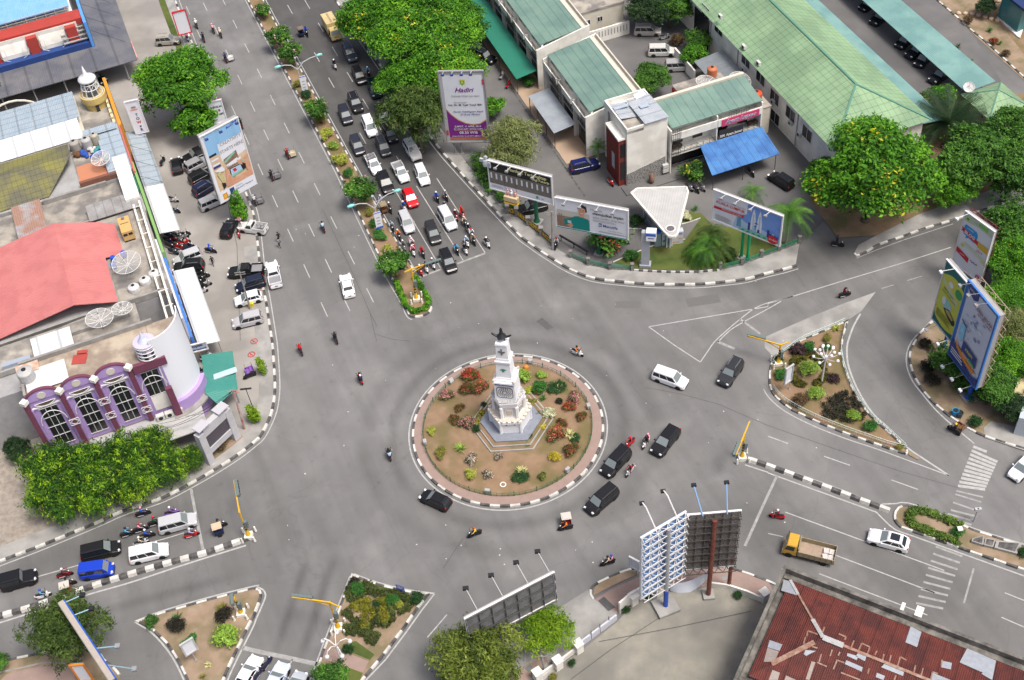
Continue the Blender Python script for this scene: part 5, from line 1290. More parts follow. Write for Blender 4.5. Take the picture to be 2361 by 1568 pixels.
def dish(label,c,r,tilt,az,z=0.0,m_=None):
 th=thing("satellite_dish",label,"satellite dish",c)
 n=Vc((sin(tilt)*cos(az),sin(tilt)*sin(az),cos(tilt)))
 q=n.to_track_quat('Z','X').to_matrix()
 ctr=Vc((0,0,1.0+r*.35))
 m=MB();N=20;K=4
 for j in range(K):
  for k in range(N):
   def P(jj,kk):
    rr=r*jj/K;a=2*pi*kk/N
    return ctr+q@Vc((rr*cos(a),rr*sin(a),.28*rr*rr/r))
   m.poly([P(j,k),P(j,k+1),P(j+1,k+1),P(j+1,k)])
 o=m.obj("reflector",m_ or mat("mesh dish",(.42,.42,.41),.6),th,Z0,smooth=True)
 m=MB()
 for k in range(10):
  a=2*pi*k/10
  pts=[ctr+q@Vc((r*f*cos(a),r*f*sin(a),.28*r*f*f+.03))for f in(.05,.35,.7,1.0)]
  m.tb(pts,.035,n=4)
 m.tb([ctr+q@Vc((r*cos(2*pi*k/20),r*sin(2*pi*k/20),.28*r+.03))for k in range(21)],.04,n=4)
 m.obj("rib",mat("dish ribs",(.62,.62,.6),.6),th,Z0)
 m=MB();m.cyl(Z0,ctr,.07,n=8);m.obj("mast",M_ST,th,Z0)
 m=MB();f=ctr+q@Vc((0,0,r*.75))
 for k in range(3):
  a=2*pi*k/3;m.bar(ctr+q@Vc((r*.9*cos(a),r*.9*sin(a),.25*r)),f,.03)
 m.cyl(f,f+n*.2,.1,n=8);m.obj("feed_horn",M_ST,th,Z0)
def tank(label,c,r,h,col,name="water_tank"):
 th=thing(name,label,"water tank",c)
 m=MB()
 m.lz([(r*.95,0),(r,.05)]+[(r*(1+.03*(k%2)),.05+(h-.2)*k/8)for k in range(9)]+[(r*.9,h-.05),(r*.35,h+.12),(.05,h+.14)],(0,0,.25),16)
 m.obj("vessel",mat("tank "+str(col),col,.45,tuple(x*.8 for x in col),2,metal=.1),th,Z0,smooth=False)
 m=MB();m.lz([(r*.3,0),(r*.3,.1),(.03,.14)],(0,0,h+.34),10);m.obj("lid",M_DARK,th,Z0)
 m=MB();m.box((0,0,.12),(2*r,2*r,.24));m.obj("base",M_CONC,th,Z0)
dish("big mesh satellite dish beside the long hall wall",NF(-.5,25.3,3.2),1.75,.35,R(-60))
m=MB();m.pz(rect(NF,-1.4,.6,24.4,26.2),0,3.2);tag(m.obj("dish_plinth",M_GREYW,None,NF(-.4,25.3)),"grey block carrying the big mesh satellite dish","plinth")
dish("faint mesh satellite dish on the annex roof",NF(-.8,19.8,4.8),1.5,.1,0)
tank("orange-pink water tank on the annex roof edge",NF(-3.6,22.4,4.8),.75,1.5,(.5,.17,.08))
tank("bright orange water tank between the restaurant and long hall",NF(4.6,25.4,5.0),.8,1.2,(.62,.08,.02))
m=MB();m.pz(rect(NF,3.4,6.8,24.3,26.6),.1,5.0);b=Bld("tank_house","small cream block carrying the bright orange water tank",NF(5,25.4));b.pt("wall",m,M_CREAM)
m=MB();m.pz(rect(NF,3.3,6.9,24.2,26.7),5.003,5.1);b.pt("roof",m,M_DIRTC)
b=Bld("lean_to","grey see-through sheet lean-to against the long hall",NF(-7.5,25))
m=MB();slab(m,rect(NF,-10.5,-4.2,23.0,27.9),[3.2,3.2,3.8,3.8],.05);b.pt("roof",m,corr("grey fibre sheet",(.2,.22,.24),(.16,.18,.19),.9,_na+pi/2,.4,depth=.5))
m=MB()
for u in(-10.3,-4.4):m.cyl(NF(u,23.2,.1),NF(u,23.2,3.2),.06,n=6)
b.pt("post",m,M_MESHP)
m=MB();m.pz(rect(NF,-16.5,-9.5,22.6,22.85),.1,2.2);tag(m.obj("garden_wall",M_WT,None,NF(-13,22.7)),"white boundary wall stub by the courtyard tree","wall")
b=Bld("low_house","low cream house with slotted parapet beyond the courtyard",NF(-28,15))
m=MB();m.pz(rect(NF,-44,-29,9.2,19.5),.1,4.4);b.pt("wall",m,M_CREAM)
m=MB();m.pz(rect(NF,-44.1,-28.9,9.1,19.6),4.402,4.75);b.pt("roof",m,M_DIRTC)
for v in(13.0,15.2):b.window(NF(-29,v,2.6),NNv,NDv,.9,.9)
m=MB();m.pz(rect(NF,-26.6,-26.3,11.5,19.3),.1,2.5)
tag(m.obj("boundary_wall",M_WT,None,NF(-26.5,15)),"white slotted wall at the top of the courtyard","wall")
bw=bpy.context.scene.collection.objects[-1]
m=MB()
for q in range(13):m.pz(rect(NF,-26.29,-26.27,12.1+q*.55,12.3+q*.55),1.0,2.1)
m.obj("slot",M_GREYW,bw,org=NF(-26.5,15))
# ---- the long green-roofed hall
b=Bld("long_hall","long two-storey white hall under a light green hipped roof",NF(-10,36))
m=MB();m.pz(rect(NF,-60,21.2,28.5,42.6),.1,6.95);b.pt("wall",m,M_WT)
U0,U1,A0,A1,RV=-60,21.9,27.7,43.4,35.9
m=MB()
e=[NF(U0,A0,7),NF(U1,A0,7),NF(U1,A1,7),NF(U0,A1,7)];rdg=[NF(U0,RV,10.2),NF(13.6,RV,10.2)]
m.quad(e[0],e[1],rdg[1],rdg[0]);m.quad(e[2],e[3],rdg[0],rdg[1]);m.poly([e[1],e[2],rdg[1]]);m.poly([e[0],e[3],e[2],e[1]]);m.poly([e[0],rdg[0],e[3]])
b.pt("roof",m,M_LGREEN)
m=MB()
for a_,c_ in((rdg[0],rdg[1]),(e[1],rdg[1]),(e[2],rdg[1])):m.bar(a_+Vc((0,0,.05)),c_+Vc((0,0,.05)),.28,.1)
b.pt("ridge_cap",m,mat("ridge tiles",(.09,.23,.17),.6))
wl=NF(0,28.5)
for px in(t(2,0,1780,110),t(2,0,1900,262),t(2,0,2150,555),t(2,0,2285,715),t(3,0,62,895),t(3,0,208,1050),t(3,0,360,1230),t(3,0,188,1230),t(3,0,325,1410),t(3,0,65,1080)):
 p=opl(px,wl,NNv)
 if p.z>1:b.window(p,NDv,-NNv,2.5,2.0,2,1)
for u in(-30,-24):b.window(NF(u,28.5,5.2),NDv,-NNv,2.5,2.0,2,1)
for px in(t(2,0,2010,360),t(2,0,2060,415)):
 b.window(opl(px,wl,NNv),NDv,-NNv,.6,.7,1,1)
m=MB();m.pz(rect(NF,-21,-16,28.4,28.48),.2,5.6);b.pt("entrance_recess",m,M_WIN)
m=MB()
for px in(t(2,0,1840,70),t(2,0,2090,360),t(3,0,290,1010)):
 p=opl(px,wl,NNv);m.cyl(NF(*NFi)if False else Vc((p.x,p.y,.1))-NNv*.1,Vc((p.x,p.y,6.9))-NNv*.1,.07,n=6)
b.pt("downpipe",m,M_GREYW)
M_AC=mat("air conditioner casing",(.5,.5,.48),.6)
for i,(px,wh)in enm(((t(2,0,1915,150),"highest up the slope"),(t(2,0,2130,430),"above the big mesh dish"),(t(2,0,2265,580),"above the orange tank"),(t(2,0,2130,640),"beside the big mesh dish"),(t(3,0,45,935),"under the window nearest the awning"),(t(3,0,240,975),"between upper windows near the downpipe"),(t(3,0,285,1235),"on the downpipe at mid height"),(t(3,0,205,1130),"between the window rows"))):
 p=opl(px,NF(0,28.3),NNv)
 m=MB();m.box(p,(.85,.4,.6),rz=_na);m.cyl(p-NNv*.2,p-NNv*.23,.24,n=10,m=1)
 tag(m.obj("air_conditioner",[M_AC,M_DARK],None,p),"white air conditioner on the long hall wall, "+wh,"air conditioner","air conditioners on the long hall")
b=Bld("covered_walk","turquoise lean-to roof running along the far side of the long hall",NF(-10,45.5))
m=MB();slab(m,rect(NF,-60,19.5,43.2,48.1),[4.6,4.6,3.9,3.9],.08);b.pt("roof",m,M_TURQ)
m=MB()
for q in range(20):m.cyl(NF(-58+q*4,47.8,0),NF(-58+q*4,47.8,3.85),.07,n=6)
b.pt("post",m,M_MESHP)
b=Bld("carport","long turquoise carport roof sheltering dark cars",NF(-10,57.5),"carport")
m=MB();slab(m,rect(NF,-60,14.5,55.2,60.2),[2.9,2.9,3.3,3.3],.08);b.pt("roof",m,M_TURQ)
m=MB()
for q in range(16):m.cyl(NF(-58+q*4.8,58.3,0),NF(-58+q*4.8,58.3,2.9),.08,n=6)
b.pt("post",m,M_MESHP)
b=Bld("guard_house","small guard house with pyramid roof of green tiles at the carport end",NF(18.3,57.5))
m=MB();m.pz(rect(NF,16,20.7,55.2,59.8),0,3.1);b.pt("wall",m,M_CREAM)
m=MB();e=[NF(14.8,54.0,3.1),NF(21.7,54.0,3.1),NF(21.7,61,3.1),NF(14.8,61,3.1)];ap=NF(18.3,57.5,5.1)
for k in range(4):m.poly([e[k],e[(k+1)%4],ap])
m.poly(e[::-1]);b.pt("roof",m,M_LGREEN)
m=MB()
for k in range(4):m.bar(e[k]+Vc((0,0,.05)),ap,.16,.08)
b.pt("ridge_cap",m,MATS["ridge tiles"])
b.window(NF(18.6,55.2,1.8),NDv,-NNv,1.1,1.1);b.window(NF(20.7,57.8,1.8),NNv,NDv,1.2,1.1)
dish("small white dish at the carport corner",NF(14.4,55.6,2.3),.8,.6,R(-120),m_=mat("white dish",(.66,.66,.66),.5))
b=Bld("pavilion","dark blue framed pavilion corner cut by the right edge beside the garden",W(t(3,0,2352,300)))
m=MB();p=W(t(3,0,2290,350));m.pz([p,p+NDv*.5+NNv*.1,p+NDv*-6+NNv*7,p-NDv*6+NNv*.5],0,.3);b.pt("base",m,M_WT)
m=MB();m.pz([p+NNv*.6-NDv,p+NNv*6-NDv*2,p+NNv*6-NDv*7,p+NNv*.6-NDv*6],.3,4.5);b.pt("wall",m,mat("blue green glazing",(.05,.2,.22),.2,spec=.6))
m=MB();m.pz([p+NNv*.3,p+NNv*7,p+NNv*7-NDv*8,p+NNv*.3-NDv*7],4.5,4.9);b.pt("roof",m,mat("dark blue fascia",(.02,.04,.12),.5))
# ================================================================== WEST SIDE (frame along the main road)
RDv,RNv=Vc((RD[0],RD[1],0)),Vc((RN[0],RN[1],0))
def rr(s0,s1,n0,n1):return rect(RA,s0,s1,n0,n1)
M_SLATE=corr("slate grey canopy sheet",(.085,.09,.11),(.11,.115,.135),.35,_th,.5,depth=.3,seam=3.6,col3=(.14,.14,.15),scale3=.25)
M_BLGREY=corr("blue grey roof sheet",(.27,.34,.40),(.33,.39,.44),.25,_th,.45,depth=.4,seam=2.4,seams2=1.5)
M_WHITESH=corr("white roof sheet",(.6,.62,.64),(.52,.54,.56),.25,_th,.45,depth=.35,seam=2.6)
M_SKYB=corr("sky blue roof sheet",(.16,.36,.66),(.22,.42,.7),.3,_th,.45,depth=.35)
M_PINKR=corr("salmon roof sheet",(.46,.155,.15),(.5,.185,.175),.5,_th+pi/2,.5,depth=.3,nscale=.25,col3=(.43,.145,.14),scale3=.5)
M_MOSS=corr("mossy roof tiles",(.14,.135,.08),(.1,.1,.085),.35,_th+pi/2,.85,depth=.5,seam=.9,seams2=.7,col3=(.2,.19,.06),scale3=.3,ccontrast=.8)
M_MALLR=mat("mall red paint",(.42,.05,.04),.7,(.3,.05,.04),.8,obj=False)
M_MALLB=mat("mall blue paint",(.02,.06,.22),.7,(.02,.045,.16),1,obj=False)
b=Bld("shopping_hall","red, white and blue shopping hall with sky-blue roof and dark slate canopy",RA(-110,-45))
m=MB();m.pz(rr(-140,-103.2,-90,-33),.08,9.0);b.pt("wall",m,M_WT)
m=MB();slab(m,rr(-140,-106.5,-90,-33.2),[11,10.2,10.2,11],.15);b.pt("roof",m,M_SKYB)
m=MB();m.pz(rr(-106.2,-103.3,-90,-31.9),8.3,9.4);b.pt("beam",m,M_MALLR)
m=MB();m.pz(rr(-103.19,-101.2,-90,-31.5),4.6,5.9);b.pt("band",m,M_MALLB)
for k in range(9):
 n1=-35-k*6.4
 m=MB();m.pz([RA(-103.19,n1),RA(-102.2,n1),RA(-102.2,n1+1.7),RA(-103.19,n1+1.7)],5.9,8.8);b.pt("pilaster",m,M_MALLR)
 m=MB();m.pz([RA(-103.18,n1-4.5),RA(-102.6,n1-4.5),RA(-102.6,n1-.2),RA(-103.18,n1-.2)],5.9,8.3,z1s=[8.3,6.6,6.6,8.3]);b.pt("panel",m,M_WT)
 m=MB()
 c=RA(-102.0,n1-2.4,7.2)
 m.tb([c+RNv*2.3*cos(a)+Vc((0,0,1.5*sin(a)))for a in[pi*2*q/24 for q in range(25)]],.035,n=4)
 for s in(-1.4,1.4):m.bar(c+RNv*s+Vc((0,0,-1)),c+RNv*s+Vc((0,0,1)),.04)
 b.pt("hoop_frame",m,MATS["dish ribs"])
m=MB()
for k in range(14):m.bar(RA(-106.3,-34-k*1.6,9.4),RA(-106.3,-34-k*1.6,10.4),.06)
for z in(9.8,10.4):m.bar(RA(-106.3,-33.5,z),RA(-106.3,-56,z),.06)
m.tb([RA(-106.3,-52+5.5*cos(pi*q/14),9.4+2.6*sin(pi*q/14))for q in range(15)],.09,n=5)
b.pt("roof_railing",m,mat("cream steel",(.5,.45,.34),.6))
m=MB();slab(m,[RA(-101.2,-90),RA(-95.8,-90),RA(-95.2,-25.8),RA(-101.2,-31.4)],[4.9,4.0,4.0,4.9],.12);b.pt("canopy",m,M_SLATE,"dark slate canopy along the mall front")
m=MB();slab(m,[RA(-150,-31.4),RA(-101.2,-31.4),RA(-95.2,-25.8),RA(-150,-25.2)],[4.9,4.9,4.0,4.0],.12);b.pt("canopy",m,M_SLATE)
m=MB()
for k in range(9):m.cyl(RA(-96.2,-28-5*k,.08),RA(-96.2,-28-5*k,3.9),.12,n=8)
for k in range(7):m.cyl(RA(-103-6*k,-26.4,.08),RA(-103-6*k,-26.4,3.9),.12,n=8)
b.pt("canopy_post",m,M_GREYW)
m=MB();m.pz(rr(-140,-101.1,-31.9,-31.45),4.95,9.6);b.pt("side_fascia",m,mat("bright blue edge",(.1,.3,.7),.6))
m=MB()
for k in range(6):m.pz(rr(-104.5+k*.5,-104.1+k*.5,-36,-32),8.9-k*.5,9.0-k*.5)
b.pt("louvre",m,M_GREYW)
for k in range(7):m=MB();m.bar(RA(-102-k*4.5,-31.3,7.5),RA(-101-k*4.5,-26.6,4.3),.035);b.pt("stay_cable",m,M_DARK)
m=MB();m.pz(rr(-101,-95.6,-25.75,-25.6),3.6,4.2);b.pt("edge_sign",m,mat("faded red sign",(.55,.16,.14),.7,(.6,.45,.42),1.5))
b=Bld("roofed_shop","grey-blue roofed building carrying a little yellow and white lighthouse turret",RA(-78,-45))
m=MB();m.pz(rr(-83.4,-71.6,-75,-32),.08,8.3);b.pt("wall",m,M_CREAM)
m=MB();slab(m,rr(-83.6,-75.6,-75,-36.8),[9,9.6,9.6,9],.1);b.pt("roof",m,M_BLGREY)
m=MB();slab(m,rr(-75.6,-71.6,-75,-37.2),[9.5,8.6,8.6,9.5],.1);b.pt("roof",m,M_WHITESH,"white lower roof slope")
m=MB();m.pz(rr(-83.2,-71.7,-36.7,-31.9),8.305,8.45);b.pt("terrace",m,M_DIRTC)
m=MB();m.pz(rr(-83.2,-72.0,-31.88,-31.4),.1,9.3,z1s=[10.0,8.6,8.6,10.0]);b.pt("street_fin",m,mat("orange yellow fin",(.55,.26,.03),.7,(.5,.22,.03),2))
m=MB()
for k in range(5):m.box(RA(-78+k*1.4,-32.3,8.9),(.9,.35,.9),rz=_th)
b.pt("broken_parapet",m,mat("pale yellow parapet",(.6,.52,.3),.8))
for n1 in(-46,-56):
 m=MB();m.tb([RA(-84,n1+4.3*cos(pi*q/12),6.5+3.5*sin(pi*q/12))for q in range(13)],.18,n=6);m.pz(rr(-84.2,-83.7,n1-4.3,n1+4.3),3,6.5);b.pt("gable_arch",m,M_CREAM)
tr=RA(-78.9,-33.9,8.45)
b2=thing("roof_turret","yellow drum turret with white lantern cage and spire on the terrace","turret",tr)
m=MB();m.lz([(1.55,0),(1.6,1.0),(1.9,1.25),(1.95,2.3),(1.75,2.35),(1.6,2.1)],n=24);m.obj("drum",mat("yellow render",(.58,.44,.16),.8,(.5,.38,.16),1),b2,Z0,smooth=False)
m=MB();m.box((-1.55*RD[0]*-1,1.5*RD[1],.5),(.7,.5,.9),rz=_th);m.obj("doorway",M_WIN,b2,Z0)
m=MB()
for k in range(10):
 a=2*pi*k/10
 m.bar((1.55*cos(a),1.55*sin(a),2.2),(1.05*cos(a),1.05*sin(a),4.7),.1)
 a2=a+pi/10
 m.bar((1.3*cos(a),1.3*sin(a),3.4),(1.15*cos(a+.63),1.15*sin(a+.63),4.2),.07)
for r,z in((1.55,2.35),(1.32,3.4),(1.15,4.2)):m.tb([(r*cos(2*pi*k/24),r*sin(2*pi*k/24),z)for k in range(25)],.07,n=5)
m.obj("lantern_cage",M_WFR,b2,Z0)
m=MB();m.cyl((0,0,2.2),(0,0,4.6),.95,.8,n=14);m.obj("lantern_glass",mat("lantern interior",(.1,.12,.14),.3),b2,Z0)
m=MB();m.lz([(1.3,4.65),(1.35,4.8),(1.3,5.0),(.9,5.3),(.45,5.5),(.28,5.9),(.02,7.1)],n=20);m.obj("cap",M_WFR,b2,Z0,smooth=True)
b=Bld("old_shop","old building with mossy yellow-green roof tiles",RA(-66.5,-48))
m=MB();m.pz(rr(-71.5,-60.4,-80,-32),.08,8.0);b.pt("wall",m,M_GREYW)
m=MB();rz_=9.9
e0=rr(-71.4,-61.2,-80,-39.6);ra,rb_=RA(-67.5,-80,rz_),RA(-67.5,-39.6,rz_)
q=[Vc((p.x,p.y,8.3))for p in e0]
slab(m,[RA(-71.3,-80),RA(-66.3,-80),RA(-66.3,-39.6),RA(-71.3,-39.6)],[8.5,rz_,rz_,8.5],.12);slab(m,[RA(-66.3,-80),RA(-60.8,-80),RA(-60.8,-44),RA(-66.3,-39.6)],[rz_,8.2,8.2,rz_],.12)
b.pt("roof",m,M_MOSS)
m=MB();m.pz(rr(-71.4,-60.5,-39.5,-32.1),8.003,8.2,mtop=0);b.pt("terrace",m,M_DIRTC)
m=MB();m.pz(rr(-65.5,-61.2,-39.4,-34.6),8.21,8.26);b.pt("terrace_floor",m,mat("orange floor",(.48,.17,.09),.85,(.4,.2,.12),1,obj=False))
m=MB();slab(m,rr(-71.6,-60.4,-35.3,-32.0),[9.2,8.9,8.9,9.2],.07);b.pt("front_roof",m,M_BLGREY)
m=MB();slab(m,rr(-71.9,-70.2,-37,-32.2),[9.5,9.5,9.5,9.5],.07);b.pt("tank_screen",m,M_BLGREY)
m=MB();m.pz(rr(-60.9,-60.4,-39.5,-33.5),8.21,9.0);b.pt("brick_parapet",m,mat("brown brick",(.2,.09,.06),.9,(.15,.07,.05),3,obj=False))
m=MB();m.pz(rr(-79,-60,-31.95,-31.7),3.6,8.6);b.pt("street_panel",m,mat("salmon red panel",(.5,.13,.11),.6,(.45,.15,.13),1.5,obj=False))
for i,(s,n,r,h,c,w_)in enm(((-69.3,-38.6,.75,1.5,(.35,.33,.3),"left"),(-69.0,-36.9,.75,1.6,(.42,.42,.41),"middle"),(-69.3,-35.6,.6,1.7,(.4,.37,.3),"right"))):
 tank(f"dented steel water tank on the cluttered terrace, {w_} of three in a row",RA(s,n,8.21),r,h,c)
random.seed(11)
for i,(s,n,c,lab)in enm(((-67.4,-37.6,(.03,.09,.42),"blue tarpaulin heap in the middle of the cluttered terrace"),(-66.4,-36.4,(.02,.07,.38),"crumpled blue tarpaulin near the orange floor"),(-67.6,-35.6,(.05,.3,.3),"teal crate of bottles on the cluttered terrace"),(-66.6,-35.2,(.03,.12,.5),"blue bundle by the terrace street edge"),(-68.2,-38.6,(.15,.07,.03),"rusty brown drum heap on the cluttered terrace"),(-68.1,-36.6,(.55,.55,.52),"white sacks piled behind the steel tanks"))):
 m=MB()
 for k in range(7):
  m.ball((random.uniform(-.5,.5),random.uniform(-.5,.5),.25+.1*(k%3)),random.uniform(.25,.45),n=6,sc=(1,1.2,.7))
 o=m.obj("heap",mat("heap "+str(i),c,.8,tuple(x*.6 for x in c),3),None,Z0);o.location=RA(s,n,8.25);tag(o,lab,"rubbish")
dish("white mesh dish on the orange terrace floor",RA(-63.3,-35.6,8.26),1.35,.25,R(-100))
b=Bld("grey_block","grimy grey concrete building with scattered zinc sheets between the mossy and salmon roofs",RA(-56,-46))
m=MB();m.pz(rr(-60.3,-52.2,-80,-32),.08,7.4);b.pt("wall",m,M_GREYW)
m=MB();m.pz(rr(-60.2,-52.3,-79,-33),7.403,7.55);b.pt("roof",m,M_DIRTC)
for i,(s0,s1,n0,n1)in enm(((-59.8,-53,-49.2,-45.2),(-60,-56.5,-58,-53))):
 m=MB();slab(m,rr(s0,s1,n0,n1),[9.0,8.6,8.6,9.0],.06);b.pt("zinc_roof",m,corr("rusty zinc",(.4,.41,.42),(.3,.3,.31),.3,_th,.45,metal=.15,depth=.5,col3=(.33,.2,.15),scale3=.5))
m=MB();m.pz(rr(-60.35,-60.0,-45,-36),7.55,8.3);m.pz(rr(-52.6,-52.3,-44,-34),7.55,8.5);b.pt("parapet",m,M_CONC)
m=MB();slab(m,rr(-55.2,-51.9,-39.6,-32.3),[8.9,8.7,8.7,8.9],.06);b.pt("rusty_roof",m,corr("weathered zinc",(.33,.33,.33),(.2,.19,.18),.35,_th+pi/2,.5,depth=.5,seams2=1.2))
for i,(s,n,w_)in enm(((-57,-60,"left"),(-57.5,-58,"middle"),(-58,-56,"right"))):
 m=MB();p=RA(s,n,7.9);m.box(p,(.5,1.1,.8),rz=_th);m.cyl(p+RDv*.25,p+RDv*.28,.3,n=10,m=1);tag(m.obj("air_conditioner",[M_AC,M_DARK],None,p),f"air conditioner on the grimy grey roof at the left edge, {w_} of three","air conditioner")
b=Bld("street_fascia","tall white and green shopfront screen along the forecourt",RA(-55,-32),"screen")
m=MB();m.pz(rr(-64,-53.5,-34.2,-32.2),8.6,9.1);b.pt("cap",m,M_WT)
m=MB();m.pz(rr(-62.3,-44.0,-31.9,-31.55),3.6,8.2,z1s=[8.6,6.2,6.2,8.6]);b.pt("green_panel",m,mat("leaf green panel",(.2,.38,.12),.6,(.17,.33,.1),1,obj=False))
m=MB();m.pz(rr(-59.2,-55.6,-33.8,-32.0),8.0,8.55);b.pt("green_vent",m,mat("bottle green",(.03,.15,.11),.6))
for s0,s1,awn in((-77,-62.7,M_BLGREY),(-62.6,-51.2,M_WHITESH),(-42.7,-27.3,M_WHITESH)):
 m=MB();slab(m,rr(s0,s1,-31.4,-28.6),[3.6,3.6,3.15,3.15],.06);b.pt("awning",m,awn)
 m=MB()
 for k in range(4):m.cyl(RA(s0+.4+(s1-s0-.8)*k/3,-28.9,.08),RA(s0+.4+(s1-s0-.8)*k/3,-28.9,3.1),.05,n=6)
 b.pt("awning_post",m,M_ST)
for k in range(4):m=MB();m.bar(RA(-75+k*4,-31.5,5.4),RA(-75.5+k*4+.8,-28.6,3.25),.035);b.pt("stay_cable",m,M_DARK)
b=Bld("salmon_roof_building","building with large salmon-pink metal roof and open rear terrace",RA(-43,-46))
m=MB();m.pz(rr(-52.0,-33.4,-75,-32.2),.08,8.2);b.pt("wall",m,M_GREYW)
m=MB()
slab(m,[RA(-52.3,-75),RA(-35.2,-75),RA(-34.4,-44),RA(-51.6,-44)],[5.2,5.2,10.5,10.5],.1)
slab(m,[RA(-51.6,-44),RA(-34.4,-44),RA(-34.1,-38.9),RA(-43.2,-38.9),RA(-43.6,-36.5),RA(-50.2,-36.5),RA(-50.8,-38.4)],[10.5,10.5,9.0,9.0,8.3,8.3,9.0],.1)
b.pt("roof",m,M_PINKR)
m=MB();m.pz(rr(-51.9,-33.5,-38.8,-32.3),8.205,8.32);b.pt("terrace",m,M_DIRTC)
m=MB()
for k,(n0,z)in enm(((-32.6,9.6),(-33.5,9.2))):
 m.pz([RA(-52,n0),RA(-28,n0-.4),RA(-28,n0-.15),RA(-52,n0+.25)],8.33,z)
for k in range(8):m.bar(RA(-51+k*3,-32.5,9.4),RA(-51+k*3,-33.6,9.4),.1)
b.pt("street_parapet",m,M_WT)
m=MB();m.pz([RA(-34.0,-75),RA(-33.6,-75),RA(-33.2,-39),RA(-33.7,-39)],8,9.0,z1s=[5.5,5.5,9.0,9.0]);m.pz(rr(-33.7,-33.4,-38.8,-33),8.33,9.2);b.pt("gable_wall",m,M_CONC)
m=MB();m.pz(rr(-44.4,-27.5,-31.95,-31.65),3.7,5.2)
b.pt("sign_band",m,mat("blue shop signs",(.06,.2,.6),.5,(.05,.16,.5),1,obj=False))
m=MB()
for k in range(6):m.pz(rr(-44.3+k*2.8,-44.1+k*2.8,-31.64,-31.6),3.7,5.2)
b.pt("sign_divider",m,M_WFR)
m=MB();m.pz(rr(-44.4,-28,-32.2,-31.96),3.7,8.4);b.pt("street_panel",m,mat("pale blue white panel",(.55,.58,.64),.6,(.5,.53,.6),1,obj=False))
g=thing("generator","yellow generator set standing on the salmon-roofed building's terrace","generator",RA(-47.4,-35.2,8.32))
m=MB();m.box((0,0,.95),(3.3,1.5,1.5),rz=_th);m.obj("casing",mat("generator yellow",(.55,.34,.1),.6,(.5,.33,.16),1.5),g,Z0)
m=MB()
for k in range(2):m.box(RDv*1.66+Vc((0,0,1.2))+RNv*(-.35+.7*k),(.06,.55,.35),rz=_th)
m.box(RDv*-.2+Vc((0,0,1.71)),(.1,1.1,.03),rz=_th)
m.obj("vent",M_DARK,g,Z0);m=MB();m.cyl(RDv*-1.1+Vc((0,0,1.7)),RDv*-1.1+Vc((0,0,2.1)),.2,n=10);m.obj("exhaust",M_ST,g,Z0);m=MB();m.box((0,0,.1),(3.4,1.4,.2),rz=_th);m.obj("skid",M_DARK,g,Z0)
dish("large pale mesh dish on the sandy terrace behind the salmon roof",RA(-39.2,-36.4,8.32),1.9,.15,R(-90))
for i,(s,n,w_)in enm(((-36.0,-36.6,"left"),(-36.7,-35.0,"middle"),(-37.4,-33.6,"right"))):
 tank(f"white domed water tank by the terrace pipe, {w_} of three",RA(s,n,8.0),.75,.8,(.6,.6,.6))
for i,(s,n,w_)in enm(((-42.6,-38.0,"under the roof edge"),(-42.9,-36.6,"in the open"),(-41.2,-38.2,"lowest by the roof edge"))):
 m=MB();m.lz([(.3,0),(.36,.3),(.36,.8),(.33,.95),(.3,.9)],n=12);o=m.obj("barrel",mat("blue plastic",(.02,.08,.45),.5),None,Z0);o.location=RA(s,n,8.32);tag(o,"blue plastic barrel on the salmon building's terrace, "+w_,"barrel")
b=Bld("flat_roofed_block","stained flat-roofed block between the salmon roof and the purple front",RA(-30,-46))
m=MB();m.pz(rr(-33.3,-24.7,-62,-37),.08,8.6);b.pt("wall",m,M_GREYW)
m=MB();m.pz(rr(-33.2,-28.0,-61.9,-37),8.603,8.75);b.pt("roof",m,M_DIRTC)
m=MB();m.pz(rr(-28.2,-27.9,-61,-36),8.76,9.5);m.pz(rr(-31.2,-30.9,-50,-38),8.76,9.3);b.pt("parapet",m,M_CONC)
m=MB();slab(m,rr(-31.9,-28.6,-50.2,-45.3),[9.6,9.3,9.3,9.6],.06);b.pt("zinc_roof",m,M_WHITESH);m=MB();m.pz(rr(-28.9,-28.2,-54,-50.5),8.76,10.0);b.pt("roof_hut",m,mat("grey blue hut",(.3,.34,.4),.7))
dish("rusty-white mesh dish lying low on the stained roof",RA(-30.4,-41.5,8.6),1.7,.1,0)
dish("smaller mesh dish beside it on the stained roof",RA(-31.0,-38.6,8.6),1.3,.1,1.0)
# ---- the purple arched building
b=Bld("purple_arcade","purple four-bay building with maroon piers, arched gables and tall dark windows",RA(-24.5,-43))
M_PUR=mat("lilac render",(.4,.29,.56),.8,(.34,.24,.49),.5,obj=False)
M_MAR=mat("maroon render",(.16,.05,.085),.8,(.13,.04,.07),.8,obj=False)
sF=-21.6
m=MB();m.pz(rr(-27.8,sF,-52.2,-36.8),.08,9.1);b.pt("wall",m,M_PUR)
m=MB();m.pz(rr(-27.7,sF-.1,-52,-36.95),9.103,9.25);b.pt("roof",m,mat("sandy roof",(.43,.37,.29),.95,(.33,.28,.22),.5,obj=False,col3=(.25,.2,.16),scale3=.5))
m=MB();m.pz(rr(-27.85,-27.5,-52,-36),9.26,9.9);m.pz(rr(-27.4,-22.3,-52.1,-51.8),9.26,9.8);b.pt("parapet",m,M_CONC)
piers=[-52.2,-48.15,-44.15,-40.1,-36.3]
